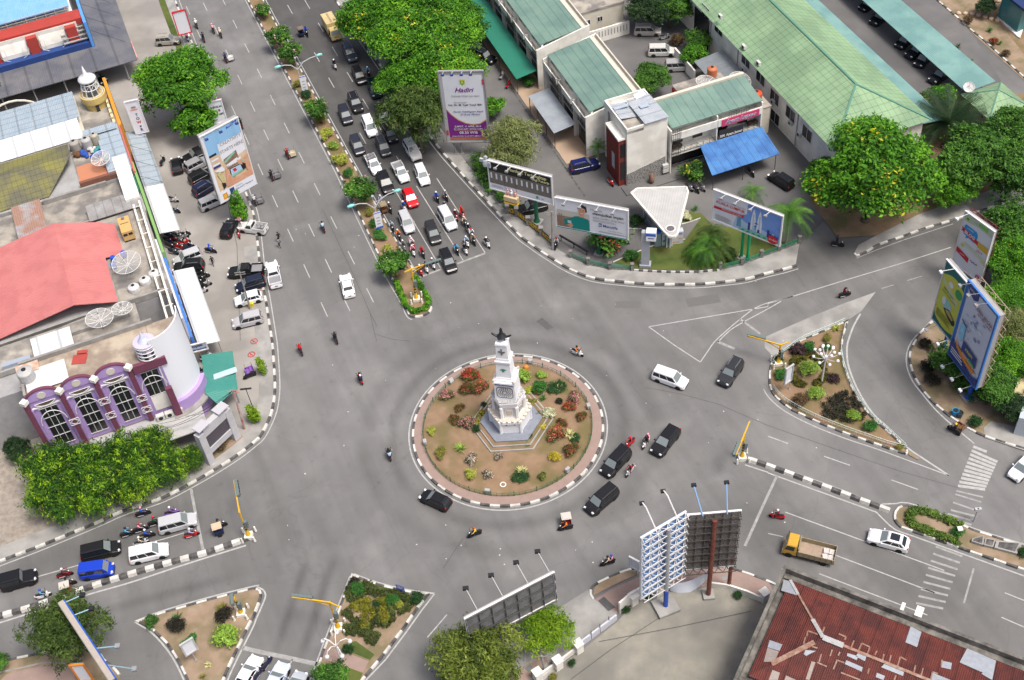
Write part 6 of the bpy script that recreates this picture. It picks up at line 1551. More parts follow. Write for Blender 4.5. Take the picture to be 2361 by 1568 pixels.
for i,n0 in enm(piers[:4]):
 m=MB();m.pz(rr(sF+.003,sF+.6,n0-.28,n0+.28),.08,9.4);b.pt("pier",m,M_MAR)
 m=MB();m.box(RA(sF+.35,n0,9.65),(.75,.75,.5),rz=_th+pi/4);b.pt("finial_block",m,M_WT)
 if i:
  for z in(3.4 if i%2 else 5.0,1.3 if i%2 else 2.4)[:1 if i==1 else 2]:
   m=MB();c=RA(sF+.68,n0,z+1)
   for s in(-.55,.55):m.bar(c+RNv*s+Vc((0,0,-.5)),c+RNv*s+Vc((0,0,.5)),.07);m.bar(c-RNv*.55+Vc((0,0,s*.9)),c+RNv*.55+Vc((0,0,s*.9)),.07)
   for a_,c_ in((0,1),(1,2),(2,3),(3,0)):
    pt=[RNv*.5,Vc((0,0,.45)),RNv*-.5,Vc((0,0,-.45))]
    m.bar(c+pt[a_],c+pt[c_],.06)
   b.pt("lattice_square",m,M_WFR)
for i in range(4):
 nc=(piers[i]+piers[i+1])/2;hw=(piers[i+1]-piers[i])/2-.36
 if i<3:
  def arch(r_,zc,th0,th1,sgn=1):
   m=MB();N=20;P=[(nc+r_*cos(pi*q/N),zc+r_*.82*sin(pi*q/N))for q in range(N+1)]
   f0=[RA(sF+th0,n,z)for n,z in P];f1=[RA(sF+th1,n,z)for n,z in P]
   return m,f0,f1
  m,f0,f1=arch(hw+.3,9.1,-.2,.12)
  m.poly(f1);m.poly(f0[::-1])
  for q in range(len(f0)-1):m.quad(f0[q],f0[q+1],f1[q+1],f1[q])
  m.quad(f0[0],f1[0],f1[-1],f0[-1]);b.pt("arched_gable",m,M_PUR)
  m,f0,f1=arch(hw+.36,9.1,-.22,.2);_,g0,g1=arch(hw+.2,9.1,-.22,.2)
  for q in range(len(f0)-1):m.quad(f1[q],f1[q+1],g1[q+1],g1[q]);m.quad(f0[q],f0[q+1],f1[q+1],f1[q]);m.quad(g0[q],g0[q+1],g1[q+1],g1[q])
  b.pt("gable_rim",m,M_MAR)
  m=MB();m.cyl(RA(sF+.12,nc,9.75),RA(sF+.2,nc,9.75),.5,n=18);b.pt("roundel",m,M_CREAM)
  m=MB();N=12
  lo=[RA(sF+.16,nc+1.2*(2*q/N-1),8.55-.55*(1-(2*q/N-1)**2))for q in range(N+1)];up=[RA(sF+.16,nc+1.2*(2*q/N-1),8.62)for q in range(N+1)]
  for q in range(N):m.poly([lo[q],lo[q+1],up[q+1],up[q]])
  f=b.pt("crescent_window",m,mat("bronze glass",(.12,.1,.07),.3))
  m=MB();m.tb([p+RDv*.03 for p in lo],.05,n=4);m.tb([p+RDv*.03 for p in up],.05,n=4);m.obj("frame",M_WFR,f,org=ploc(b.t))
  z0,z1=.9,7.6
  m=MB();m.bar(RA(sF+.1,nc-hw,7.95),RA(sF+.1,nc+hw,7.95),.18);b.pt("string_course",m,M_WFR)
 else:
  z0,z1=3.6,7.8
  m=MB();m.pz(rr(sF+.004,sF+.5,piers[3]+.36,-35.8),8.3,9.5);b.pt("beam",m,M_MAR)
  m=MB();m.pz(rr(sF+.004,sF+.1,nc-1.0,nc+1.0),.9,3.5);b.pt("white_panel",m,M_WT)
 w=1.95
 m=MB();m.pz(rr(sF+.005,sF+.06,nc-w/2,nc+w/2),z0,z1);f=b.pt("window",m,M_WIN)
 m=MB()
 for q in range(1,3):m.bar(RA(sF+.1,nc-w/2+w*q/3,z0),RA(sF+.1,nc-w/2+w*q/3,z1),.05)
 k=int((z1-z0)/1.6)
 for q in range(k+1):m.bar(RA(sF+.12,nc-w/2-.1,z0+(z1-z0)*q/k),RA(sF+.12,nc+w/2+.1,z0+(z1-z0)*q/k),.06)
 m.obj("frame",M_WFR,f,org=ploc(b.t))
 m=MB();m.tb([RA(sF+.4,nc+1.45*cos(pi*q/14),5.2+2.0*sin(pi*q/14))for q in range(15)],.06,n=5);b.pt("arch_moulding",m,M_WFR)
 for s in(-1,1):
  m=MB();m.bar(RA(sF+.3,nc+s*hw,0.3),RA(sF+.3,nc+s*hw,8.0),.22);b.pt("reveal",m,M_PUR)
PSH=RDv*3.2+RNv*.6+Vc((0,0,3.3))
b.t.location=b.t.location+PSH
purple=b
m=MB();m.pz(rr(-24.6,-18.45,-51.6,-35.9),.08,3.35);b.pt("ground_floor",m,M_GREYW)
m=MB();m.pz(rr(-18.39,-13.9,-51.9,-33.4),3.05,3.2);b.pt("front_canopy",m,mat("pale canopy slab",(.42,.42,.41),.8,(.33,.33,.33),.7,obj=False))
cc=(-22.3,-36.3)
def arcp(r,a0,a1,N=16):return[RA(cc[0]+r*cos(a),cc[1]+r*sin(a))for a in[a0+(a1-a0)*q/N for q in range(N+1)]]
m=MB();m.pz([RA(cc[0],cc[1])]+arcp(3.75,0,pi/2),3.3,12.45);b.pt("rounded_corner",m,M_PUR);m=MB();m.pz([RA(-24.4,cc[1])]+arcp(3.7,0,pi/2)+[RA(-24.4,-32.6)],12.455,12.55);b.pt("corner_roof",m,MATS["sandy roof"])
m=MB();m.pz([RA(cc[0],cc[1])]+arcp(4.7,-.05,1.3),.08,5.0);b.pt("corner_base",m,M_PUR)
m=MB();m.pz([RA(cc[0],cc[1])]+arcp(5.5,-.1,1.25),3.0,3.3);b.pt("ledge",m,M_CONC)
m=MB();m.pz([RA(-17.75,-36.6),RA(-17.2,-36.6),RA(-17.2,-35.8),RA(-17.75,-35.8)],3.3,8.2);b.pt("corner_pier",m,M_MAR)
m=MB();A=arcp(4.05,-.02,1.6,20);B=arcp(4.18,-.02,1.6,20)
zb=[4.6+.5*q/20 for q in range(21)]
for q in range(20):
 for P in(A,B):m.poly([(P[q].x,P[q].y,zb[q]),(P[q+1].x,P[q+1].y,zb[q+1]),(P[q+1].x,P[q+1].y,15.9),(P[q].x,P[q].y,15.9)])
 m.poly([(A[q].x,A[q].y,15.9),(B[q].x,B[q].y,15.9),(B[q+1].x,B[q+1].y,15.9),(A[q+1].x,A[q+1].y,15.9)])
 m.poly([(A[q].x,A[q].y,zb[q]),(B[q].x,B[q].y,zb[q]),(B[q+1].x,B[q+1].y,zb[q+1]),(A[q+1].x,A[q+1].y,zb[q+1])])
for q in(0,20):m.poly([(A[q].x,A[q].y,zb[q]),(B[q].x,B[q].y,zb[q]),(B[q].x,B[q].y,15.9),(A[q].x,A[q].y,15.9)])
b.pt("curved_sign_sheet",m,mat("blank white sheet",(.7,.73,.78),.5))
for o in b.t.children:
 if o.name.split('.')[0]in("ground_floor","front_canopy","rounded_corner","corner_base","ledge","corner_pier","curved_sign_sheet"):pass
tw=W(t(0,2,1375,130),12.6)
b2=thing("corner_turret","pale ringed turret with a small cone, tucked behind the curved white sheet","turret",tw)
m=MB();m.lz([(1.2,0),(1.2,2.2),(1.3,2.3),(1.3,2.5),(.9,2.55)],n=20);m.obj("drum",mat("pale lilac render",(.47,.44,.55),.8),b2,Z0)
m=MB()
for z in(.4,1.0,1.6,2.2):m.tb([(1.27*cos(2*pi*k/24),1.27*sin(2*pi*k/24),z)for k in range(25)],.08,n=5)
m.obj("ring",M_WFR,b2,Z0);m=MB();m.lz([(.75,2.5),(.35,3.1),(.02,4.0)],n=14);m.obj("cone",mat("pale blue cone",(.5,.53,.68),.5),b2,Z0)
m=MB()
for k in range(8):m.box((1.21*cos(k*.785),1.21*sin(k*.785),1.1),(.06,.45,1.3),rz=k*.785)
m.obj("window",M_WIN,b2,Z0)
b=Bld("corner_canopy","dark green ribbed canopy wrapping the corner below the curved sheet",RA(-20,-31),"canopy")
m=MB();slab(m,[RA(-25.5,-31.4),RA(-25,-27.6),RA(-18.5,-28.6),RA(-17.0,-31.5),RA(-19,-32.5)],[3.6,3.0,3.0,3.0,3.6],.07);b.pt("roof",m,corr("dark green sheet",(.035,.2,.17),(.05,.22,.18),.25,_th+pi/2,.5,depth=.5))
m=MB();m.box(RA(-21.3,-29.5,3.35),(.9,3.2,.12),rz=_th);b.pt("skylight",m,mat("pale blue strip",(.4,.52,.58),.4))
m=MB()
for s,n in((-24.8,-28),(-18.8,-29),(-17.4,-31.4)):m.cyl(RA(s,n,.08),RA(s,n,3.0),.07,n=6)
b.pt("post",m,M_ST)
for i,(n,w_)in enm(((-39.0,"left"),(-37.9,"middle"),(-36.7,"right"))):
 m=MB();p=RA(-17.6,n+.6,3.7);m.box(p,(.6,1.0,.75),rz=_th);m.cyl(p+RDv*.3,p+RDv*.33,.28,n=10,m=1);tag(m.obj("air_conditioner",[M_AC,M_DARK],None,p),f"air conditioner on the ledge below the fourth purple bay, {w_} of three","air conditioner")
tank("steel water tank on the back corner of the purple building",RA(-24.8,-51.2,9.25)+PSH,.95,1.7,(.45,.45,.44))
m=MB();m.box((0,0,.03),(1.7,1.5,.05));m.box((.2,1.0,.2),(1.2,.5,.1));o=m.obj("scrap_panel",mat("red scrap",(.4,.06,.05),.8,(.3,.06,.05),2),None,Z0);o.location=RA(-25.6,-45.2,9.28)+PSH;tag(o,"red scrap panel lying on the sandy roof","scrap")
m=MB();slab(m,rr(-22.6,-19.4,-51,-46.2),[13.3,12.9,12.9,13.3],.06)
tag(m.obj("roof_sheet",mat("white sheet",(.55,.58,.6),.5),None,RA(-24,-49,9.6)),"white sheet propped behind the first purple gable","sheet")
m=MB();m.box((0,0,.8),(1.5,2.6,.1));
for s in(-1,1):m.cyl((0,s*1.1,0),(0,s*1.1,.8),.06,n=6)
o=m.obj("roof_sign",mat("pale sign back",(.6,.52,.45),.6,(.5,.2,.1),1.5),None,Z0);o.location=RA(-26.2,-51.0,9.3)+PSH;o.rotation_euler=(0,0,_th);tag(o,"small white and orange sign on legs at the roof's back edge","sign")
# ---- grey concrete gate frame at the corner
g=thing("screen_frame","grey concrete frame holding a dark display screen at the western corner","screen",W((510,1030)))
A_,B_=W(t(0,2,1935,1115)),W(t(0,2,2170,890));d=(B_-A_).normalized();nrm=Vc((d.y,-d.x,0));Lg=(B_-A_).length
q=Matrix((d,nrm,Vc((0,0,1)))).transposed()
m=MB()
for u in(0,Lg):m.box(A_+d*u+Vc((0,0,2.8)),(.9,.9,5.6),M=q)
m.box(A_+d*Lg/2+Vc((0,0,5.4)),(Lg-.92,.8,1.4),M=q);m.box(A_+d*Lg/2+Vc((0,0,2.1)),(Lg-.92,.8,.9),M=q)
m.obj("frame",mat("pale grey concrete",(.46,.46,.48),.85,(.38,.38,.4),.8,obj=False),g)
m=MB();m.box(A_+d*Lg/2+Vc((0,0,3.62)),(Lg-.95,.5,2.1),M=q);m.obj("screen",mat("unlit screen",(.06,.06,.07),.35,(.09,.07,.09),2),g)
for u in(.6,Lg-.6):
 m=MB();m.box(A_+d*u+Vc((0,0,6.45)),(1.7,1.3,.12),M=q);m.box(A_+d*u+Vc((0,0,6.2)),(.2,.2,.5),M=q);m.obj("solar_panel",mat("grey panel",(.42,.42,.45),.4),g)
# ---- south-east rusty roofed warehouse
b=Bld("rusty_roof_house","old house under rust-red corrugated roof at the lower right corner",W((2100,1500)))
h_=6.5
c0=W((1822,1338),h_)
c1=W((2361,1548),h_)
d1=Vc((c1.x-c0.x,c1.y-c0.y,0)).normalized();d2=Vc((d1.y,-d1.x,0))
def RF(u,v,z=0.0):return Vc((c0.x+d1.x*u+d2.x*v,c0.y+d1.y*u+d2.y*v,z))
rust=corr("rusty corrugated iron",(.1,.024,.019),(.135,.034,.026),.2,atan2(d1.y,d1.x)+pi/2,.75,depth=.6,nscale=.9,seam=1.6,col3=(.07,.022,.02),scale3=.5)
m=MB();m.pz(rect(RF,-1.1,45,-1.1,26),0,6.0);b.pt("wall",m,mat("black stained concrete",(.07,.068,.062),.95,(.2,.19,.17),.9,obj=False,bump=.4,bscale=3,contrast=.35))
rid=7.0;pk=RF(5.2,5.9,8.4);ve=11.8
m=MB()
m.poly([RF(0,0,h_),RF(45,0,h_),RF(45,5.9,8.4),pk]);m.poly([RF(0,ve,h_),RF(0,0,h_),pk]);m.poly([RF(0,ve,h_),pk,RF(45,5.9,8.4),RF(45,ve,h_)]);m.poly(rect(RF,0,45,0,ve)if False else[RF(0,0,h_-.02),RF(0,ve,h_-.02),RF(45,ve,h_-.02),RF(45,0,h_-.02)])
b.pt("roof",m,rust)
m=MB()
for a in((-1.1,45,-1.1,-.75),(-1.1,-.75,-.74,26)):m.pz(rect(RF,*a),6.0,7.1)
m.pz(rect(RF,-.74,45,-.74,-.15),6.003,6.3);b.pt("parapet",m,M_CONC if False else MATS["black stained concrete"])
def rib(nm,mt,a,c,w=.28):m=MB();z=Vc((0,0,.06));m.bar(a+z,c+z,w,.05);b.pt(nm,m,mt)
fz=mat("galvanised flashing",(.4,.42,.43),.5,(.3,.28,.27),2);fr_=mat("rust streaked flashing",(.34,.27,.22),.7,(.22,.08,.04),2.5)
rib("hip_flashing",fz,RF(0,0,h_),RF(1.3,1.5,6.97));rib("hip_flashing",fz,RF(3.6,4.1,7.8),pk,.4);rib("hip_flashing",fz,pk,RF(7.2,5.9,8.4),.6)
rib("ridge_flashing",fr_,RF(1.3,1.5,6.97),RF(3.6,4.1,7.8),.2);rib("ridge_flashing",fr_,RF(7.2,5.9,8.4),RF(45,5.9,8.4),.3);rib("ridge_flashing",fr_,RF(1.6,9.98,7.07),RF(4.6,6.6,8.15),.5)
random.seed(3)
def on_roof(u,v):
 return min(h_+1.9*min(v,ve-v)/5.9,h_+1.9*u/5.2)
def roof_uv(px):
 z=7.5
 for _ in range(8):
  p=W(px,z);q=Vc((p.x-c0.x,p.y-c0.y,0));u,v=q.dot(d1),q.dot(d2)
  z=on_roof(u,v)+.03
 return u,v
def sheetpatch(px,mt,lift_=.045):
 m=MB();uv=[roof_uv(t(3,3,*p))for p in px]
 P=[RF(u,v,on_roof(u,v)+lift_)for u,v in uv]
 m.poly(P);b.pt("patch_sheet",m,mt)
mz,mrz,mb_=mat("zinc patch",(.34,.37,.41),.5,(.27,.29,.32),2),mat("bare rusty patch",(.32,.25,.2),.7,(.2,.07,.035),2.5),mat("bleached patch",(.32,.28,.25),.7,(.26,.22,.2),2)
for q in(((145,650),(200,655),(270,790),(120,745)),((1310,1075),(1410,1125),(1370,1265),(1262,1220)),((1830,1275),(2095,1390),(2060,1568),(1960,1510),(1975,1500),(1760,1405)),((830,1312),(905,1345),(890,1395),(805,1350)),((720,1385),(870,1450),(860,1490),(705,1420)),((1075,1410),(1250,1490),(1240,1530),(1040,1450)),((1600,1390),(1690,1410),(1680,1470),(1590,1450)),((1000,1500),(1075,1530),(1060,1568),(990,1540)),((1510,1500),(1680,1568),(1500,1568)),((15,1200),(132,1240),(105,1300),(-5,1265)),((730,1320),(830,1350),(815,1385),(725,1345)),((345,1290),(440,1300),(350,1345),(330,1330))):sheetpatch(q,mz)
for q in(((-5,1270),(100,1305),(60,1400),(-40,1400)),((40,1475),(110,1500),(90,1568),(5,1568)),((165,1525),(260,1568),(150,1568)),((400,1395),(435,1405),(380,1568),(345,1560))):sheetpatch(q,mb_,.05)
def outline(px,wd):
 for a,c in zip(px,px[1:]):
  d=Vc((c[0]-a[0],c[1]-a[1])).normalized()*wd;n=Vc((-d.y,d.x))
  sheetpatch(((a[0]+n.x,a[1]+n.y),(c[0]+n.x,c[1]+n.y),(c[0]-n.x,c[1]-n.y),(a[0]-n.x,a[1]-n.y)),mrz,.06)
for q in([(460,1150),(365,1115),(355,1165)],[(345,1170),(325,1235),(455,1275)],[(650,1145),(715,1170),(705,1200)],[(830,1300),(860,1230),(935,1265),(910,1335)],[(1000,1300),(960,1380)],[(1065,1330),(1050,1400)],[(1130,1340),(1110,1420)],[(1190,1440),(1215,1355),(1270,1385)],[(1355,1430),(1335,1520)],[(1425,1460),(1400,1550)],[(600,1470),(635,1385),(700,1410)],[(450,1405),(540,1445)],[(490,1330),(470,1400)],[(590,1290),(570,1350)],[(660,1310),(645,1345)],[(790,1205),(765,1265)],[(670,1500),(850,1568)],[(1495,1568),(1510,1495),(1560,1510)],[(520,1080),(500,1130)],[(930,1460),(915,1510)],[(1175,1525),(1160,1568)],[(1600,1380),(1590,1440)]):outline(q,7)
for i,(u,v,lab)in enm(((11,-1.6,"thin pale pipe sticking out of the black stained parapet"),(12.6,-1.7,"pale box vent hanging off the black stained parapet"))):
 m=MB();m.box(RF(u,v,6.6),(.35 if i==0 else .7,1.3,.3 if i==0 else .8),rz=atan2(d1.y,d1.x));tag(m.obj("vent_pipe",M_WT,None,RF(u,v,6.4)),lab,"vent")
# ================================================================== MONUMENT, BOARDS, STREET FURNITURE
def height_at(base,px):
 b=W(base);lo,hi=0.0,40.0
 def f(h):
  x,y=pix(b.x,b.y,h);return(x-px[0])**2+(y-px[1])**2
 for _ in range(60):
  a,c=lo+(hi-lo)/3,hi-(hi-lo)/3
  if f(a)<f(c):hi=c
  else:lo=a
 return lo
# ---- monument
mon=thing("monument","tall white tiered monument on a hexagonal base in the middle of the roundabout","monument",(.5,.65,.2));mon.scale=(.97,.97,.955)
def mo(x,y):return((1370+x/4.355)/1.27065,(950+y/4.355)/1.27065)
k0=W(mo(430,1415),.5);a0=atan2(k0.y-.65,k0.x-.5)
def hexa(r,n=6,a=None):return[(r*cos((a0 if a is None else a)+2*pi*k/n),r*sin((a0 if a is None else a)+2*pi*k/n))for k in range(n)]
M_MW=mat("monument white",(.78,.785,.8),.7,(.72,.725,.74),.8)
M_MG=mat("slate plinth",(.17,.19,.23),.7,(.22,.24,.28),1.5)
M_MT=mat("mosaic bands",(.22,.2,.18),.8,(.6,.57,.52),7,contrast=.3)
M_MTAN=mat("brown mosaic",(.42,.36,.28),.8,(.6,.57,.52),6,contrast=.4)
m=MB();m.pz(hexa(5.3),0,.18);m.pz(hexa(5.12),.181,.2,1);m.pz(hexa(4.65),.2,.42);m.pz(hexa(4.5),.421,.43,1)
m.obj("kerb_step",[M_GREYW,M_SOIL],mon,Z0)
m=MB();m.pz(hexa(3.95),.42,.62);m.obj("plinth",M_MG,mon,Z0)
m=MB();m.pz(hexa(2.5),.62,2.5);m.pz(hexa(2.75),2.5,2.95)
for x,y in hexa(2.5):m.cyl((x,y,.62),(x,y,2.5),.2,n=6)
m.obj("base",M_MW,mon,Z0)
for k in range(6):
 a=a0+pi/6+k*pi/3
 m=MB();c=Vc((2.2*cos(a),2.2*sin(a),2.1));tv=Vc((-sin(a),cos(a),0))
 m.tb([c+tv*.55*cos(pi*q/10)+Vc((0,0,.28*sin(pi*q/10)))for q in range(11)],.06,n=4);m.obj("arch_relief",MATS["tinted glass"],mon,Z0)
m=MB();m.pz(hexa(2.62),2.951,2.97)
for k in range(6):
 a=a0+k*pi/3
 for q in range(4):
  u=(q+.5)/4;p=Vc((2.66*cos(a),2.66*sin(a),0)).lerp(Vc((2.66*cos(a+pi/3),2.66*sin(a+pi/3),0)),u)
  m.box((p.x,p.y,3.05),(.3,.25,.2),rz=a)
m.obj("balcony",M_MTAN,mon,Z0)
m=MB();m.pz(hexa(1.85),2.97,5.0)
for k,(x,y)in enm(hexa(1.9)):m.cyl((x,y,2.97),(x,y,5.0),.24,n=6)
for q in range(3):m.pz(hexa(2.02+.07*q),5.0+q*.34,5.24+q*.34)
m.pz(hexa(1.9),4.99,6.02)
m.obj("middle_tier",M_MW,mon,Z0)
m=MB()
for q in range(3):m.pz(hexa(1.97+.07*q),5.24+q*.34,5.33+q*.34)
m.obj("band",M_MT,mon,Z0)
for k in range(6):
 a=a0+pi/6+k*pi/3;n=Vc((cos(a),sin(a),0));tv=Vc((-n.y,n.x,0));c=n*1.63+Vc((0,0,4.0));q=Matrix((tv,n,Vc((0,0,1)))).transposed()
 m=MB()
 for s in(-.55,.55):m.box(c+tv*s,(.09,.12,1.3),M=q)
 m.box(c+Vc((0,0,.65)),(1.2,.12,.09),M=q);m.box(c+Vc((0,0,-.1)),(.7,.1,.9),M=q)
 m.obj("niche_frame",MATS["mosaic bands"]if k%2 else M_MTAN,mon,Z0)
m=MB();m.pz(hexa(2.1),6.03,6.08);m.obj("tier_roof",mat("grey mosaic",(.2,.2,.21),.8,(.48,.48,.48),6,contrast=.3),mon,Z0)
SQA=R(-16);sq=lambda r:[(r*sqrt(2)*cos(SQA+pi/4+k*pi/2),r*sqrt(2)*sin(SQA+pi/4+k*pi/2))for k in range(4)]
def frust(m,r0,r1,z0,z1):
 A=sq(r0);B=sq(r1)
 for k in range(4):m.quad((*A[k],z0),(*A[(k+1)%4],z0),(*B[(k+1)%4],z1),(*B[k],z1))
 m.poly([(*p,z1)for p in B])
m=MB();frust(m,1.32,1.21,6.08,9.0);frust(m,1.40,1.38,9.0,9.25);frust(m,1.16,1.15,9.25,9.5);frust(m,1.04,0.97,9.5,9.8);frust(m,0.93,0.81,9.8,12.3);frust(m,0.93,0.94,12.3,12.6);frust(m,0.80,0.77,12.6,13.0);frust(m,0.73,0.64,13.0,15.3);frust(m,0.74,0.68,15.3,15.55)
m.obj("obelisk",M_MW,mon,Z0)
for x,y in sq(1.25):
 m=MB();m.ball((x,y,9.45),.2,n=8);m.obj("corner_ball",M_MTAN,mon,Z0)
fn=Vc((cos(SQA-pi/2),sin(SQA-pi/2),0));ft=Vc((-fn.y,fn.x,0));UPV=Vc((0,0,1))
def face_M(z,off):
 M=Matrix((ft,UPV,fn)).transposed().to_4x4();M.translation=fn*off+UPV*z;return M
text_mesh("BANK MUAMALAT","lettering",.42,mat("blue lettering",(.03,.08,.4),.5),face_M(8.75,1.25),mon,maxw=2.3,bold=.015,font_extr=.02)
P_EMB=mat("bronze grey emblem",(.1,.09,.08),.6)
m=MB()
for r,n_ in((.3,10),(.55,14),(.78,18)):
 for k in range(n_):
  a=2*pi*k/n_;m.box(fn*1.29+ft*r*cos(a)+UPV*(7.4+r*sin(a)),(.1,.1,.1))
for s in(-1,1):
 m.bar(fn*1.29+ft*s*.98+UPV*6.75,fn*1.27+ft*s*.98+UPV*8.05,.07);m.bar(fn*1.295+ft*-.7+UPV*(7.4+s*.95),fn*1.295+ft*.7+UPV*(7.4+s*.95),.07)
 for q in(-1,1):m.bar(fn*1.29+ft*s*.98+UPV*(7.4+q*.65),fn*1.29+ft*s*.7+UPV*(7.4+q*.95),.07)
m.obj("emblem",P_EMB,mon,Z0)
m=MB();c=fn*.885+UPV*11.1
m.poly([c+ft*x+UPV*z+fn*.03 for x,z in((-.42,0),(-.25,.2),(0,.28),(.25,.2),(.42,0),(.14,-.02),(.16,-.3),(-.16,-.3),(-.14,-.02))]);m.obj("green_emblem",mat("green emblem",(.03,.25,.16),.5),mon,Z0,flat=True)
m=MB();c=fn*.74+UPV*14.2;m.box(c,(.08,.08,1.1));m.bar(c-ft*.4,c+ft*.4,.1)
for x,z in((-.3,.0),(.3,0),(0,.35),(0,-.35)):m.bar(c+ft*(x-.13)+UPV*(z+.08),c+ft*(x+.13)+UPV*(z+.08),.06)
m.obj("upper_emblem",P_EMB,mon,Z0)
m=MB()
for x in(-.35,.35):m.cyl(ft*x+UPV*15.55,ft*x*.8+UPV*16.0,.09,n=6)
pts=[ft*x+UPV*(16.15+.45*(abs(x)/1.15)**3)for x in[-1.15+2.3*q/12 for q in range(13)]]
m.tb(pts[:7],.1,n=6,r1=.24);m.tb(pts[6:],.24,n=6,r1=.1)
m.lz([(.6,16.2),(.4,16.45),(.2,16.75),(.24,16.95),(.14,17.1),(.2,17.35),(.05,17.7)],n=8);m.obj("finial",mat("dark bronze",(.035,.037,.04),.5,metal=.4),mon,Z0)
# ---- roundabout fence and lamps
m=MB();pts=circ(10.3,96)
fo=thing("ring_fence","low dark green fence ringing the roundabout garden","fence",(0,0,.2))
for z in(.25,.6):
 m.tb([(p.x,p.y,z)for p in pts+[pts[0]]],.03,n=4)
for k,p in enm(pts):
 m.bar((p.x,p.y,0),(p.x,p.y,.65),.03)
m.obj("rail",mat("green fence paint",(.025,.12,.06),.6),fo,Z0)
for k in range(0,96,4):
 m=MB();p=pts[k];m.bar((p.x,p.y,0),(p.x,p.y,.95),.08);m.obj("post",MATS["green fence paint"],fo,Z0)
for i,(px,lab)in enm(((t(1,2,1795,385),"upper left"),(t(1,2,1555,950),"left"),(t(1,2,2130,1400),"lower left"),(t(2,2,170,205),"top"),(t(2,2,705,620),"right"),(t(2,2,512,1205),"lower right"))):
 th=thing("floodlight",f"small floodlight box at the {lab} edge of the roundabout garden","floodlight",W(px,.2),brg((0,0),W(px)),"garden floodlights")
 m=MB();m.box((0,0,.55),(.35,.6,.5));m.obj("housing",mat("floodlight grey",(.35,.35,.35),.5),th,Z0)
 m=MB();m.box((-.19,0,.55),(.03,.5,.4));m.obj("lens",M_HEAD,th,Z0);m=MB();m.box((0,0,.15),(.4,.4,.3));m.obj("foot",M_CONC,th,Z0)
m=MB();m.lz([(.3,0),(.35,.4),(.28,.7),(.1,.8)],n=10);o=m.obj("lamp_box",mat("orange box",(.6,.2,.03),.5),None,Z0);o.location=W(t(2,2,132,262),.2);tag(o,"small orange post box by the top of the roundabout fence","box")
m=MB();m.tb([(.32*cos(2*pi*k/20),.32*sin(2*pi*k/20),.08)for k in range(21)],.07,n=5);o=m.obj("concrete_ring",M_WT,None,Z0);o.location=W(t(1,2,2270,1320),.2);tag(o,"small white ring lying on the soil at the bottom of the roundabout","ring")
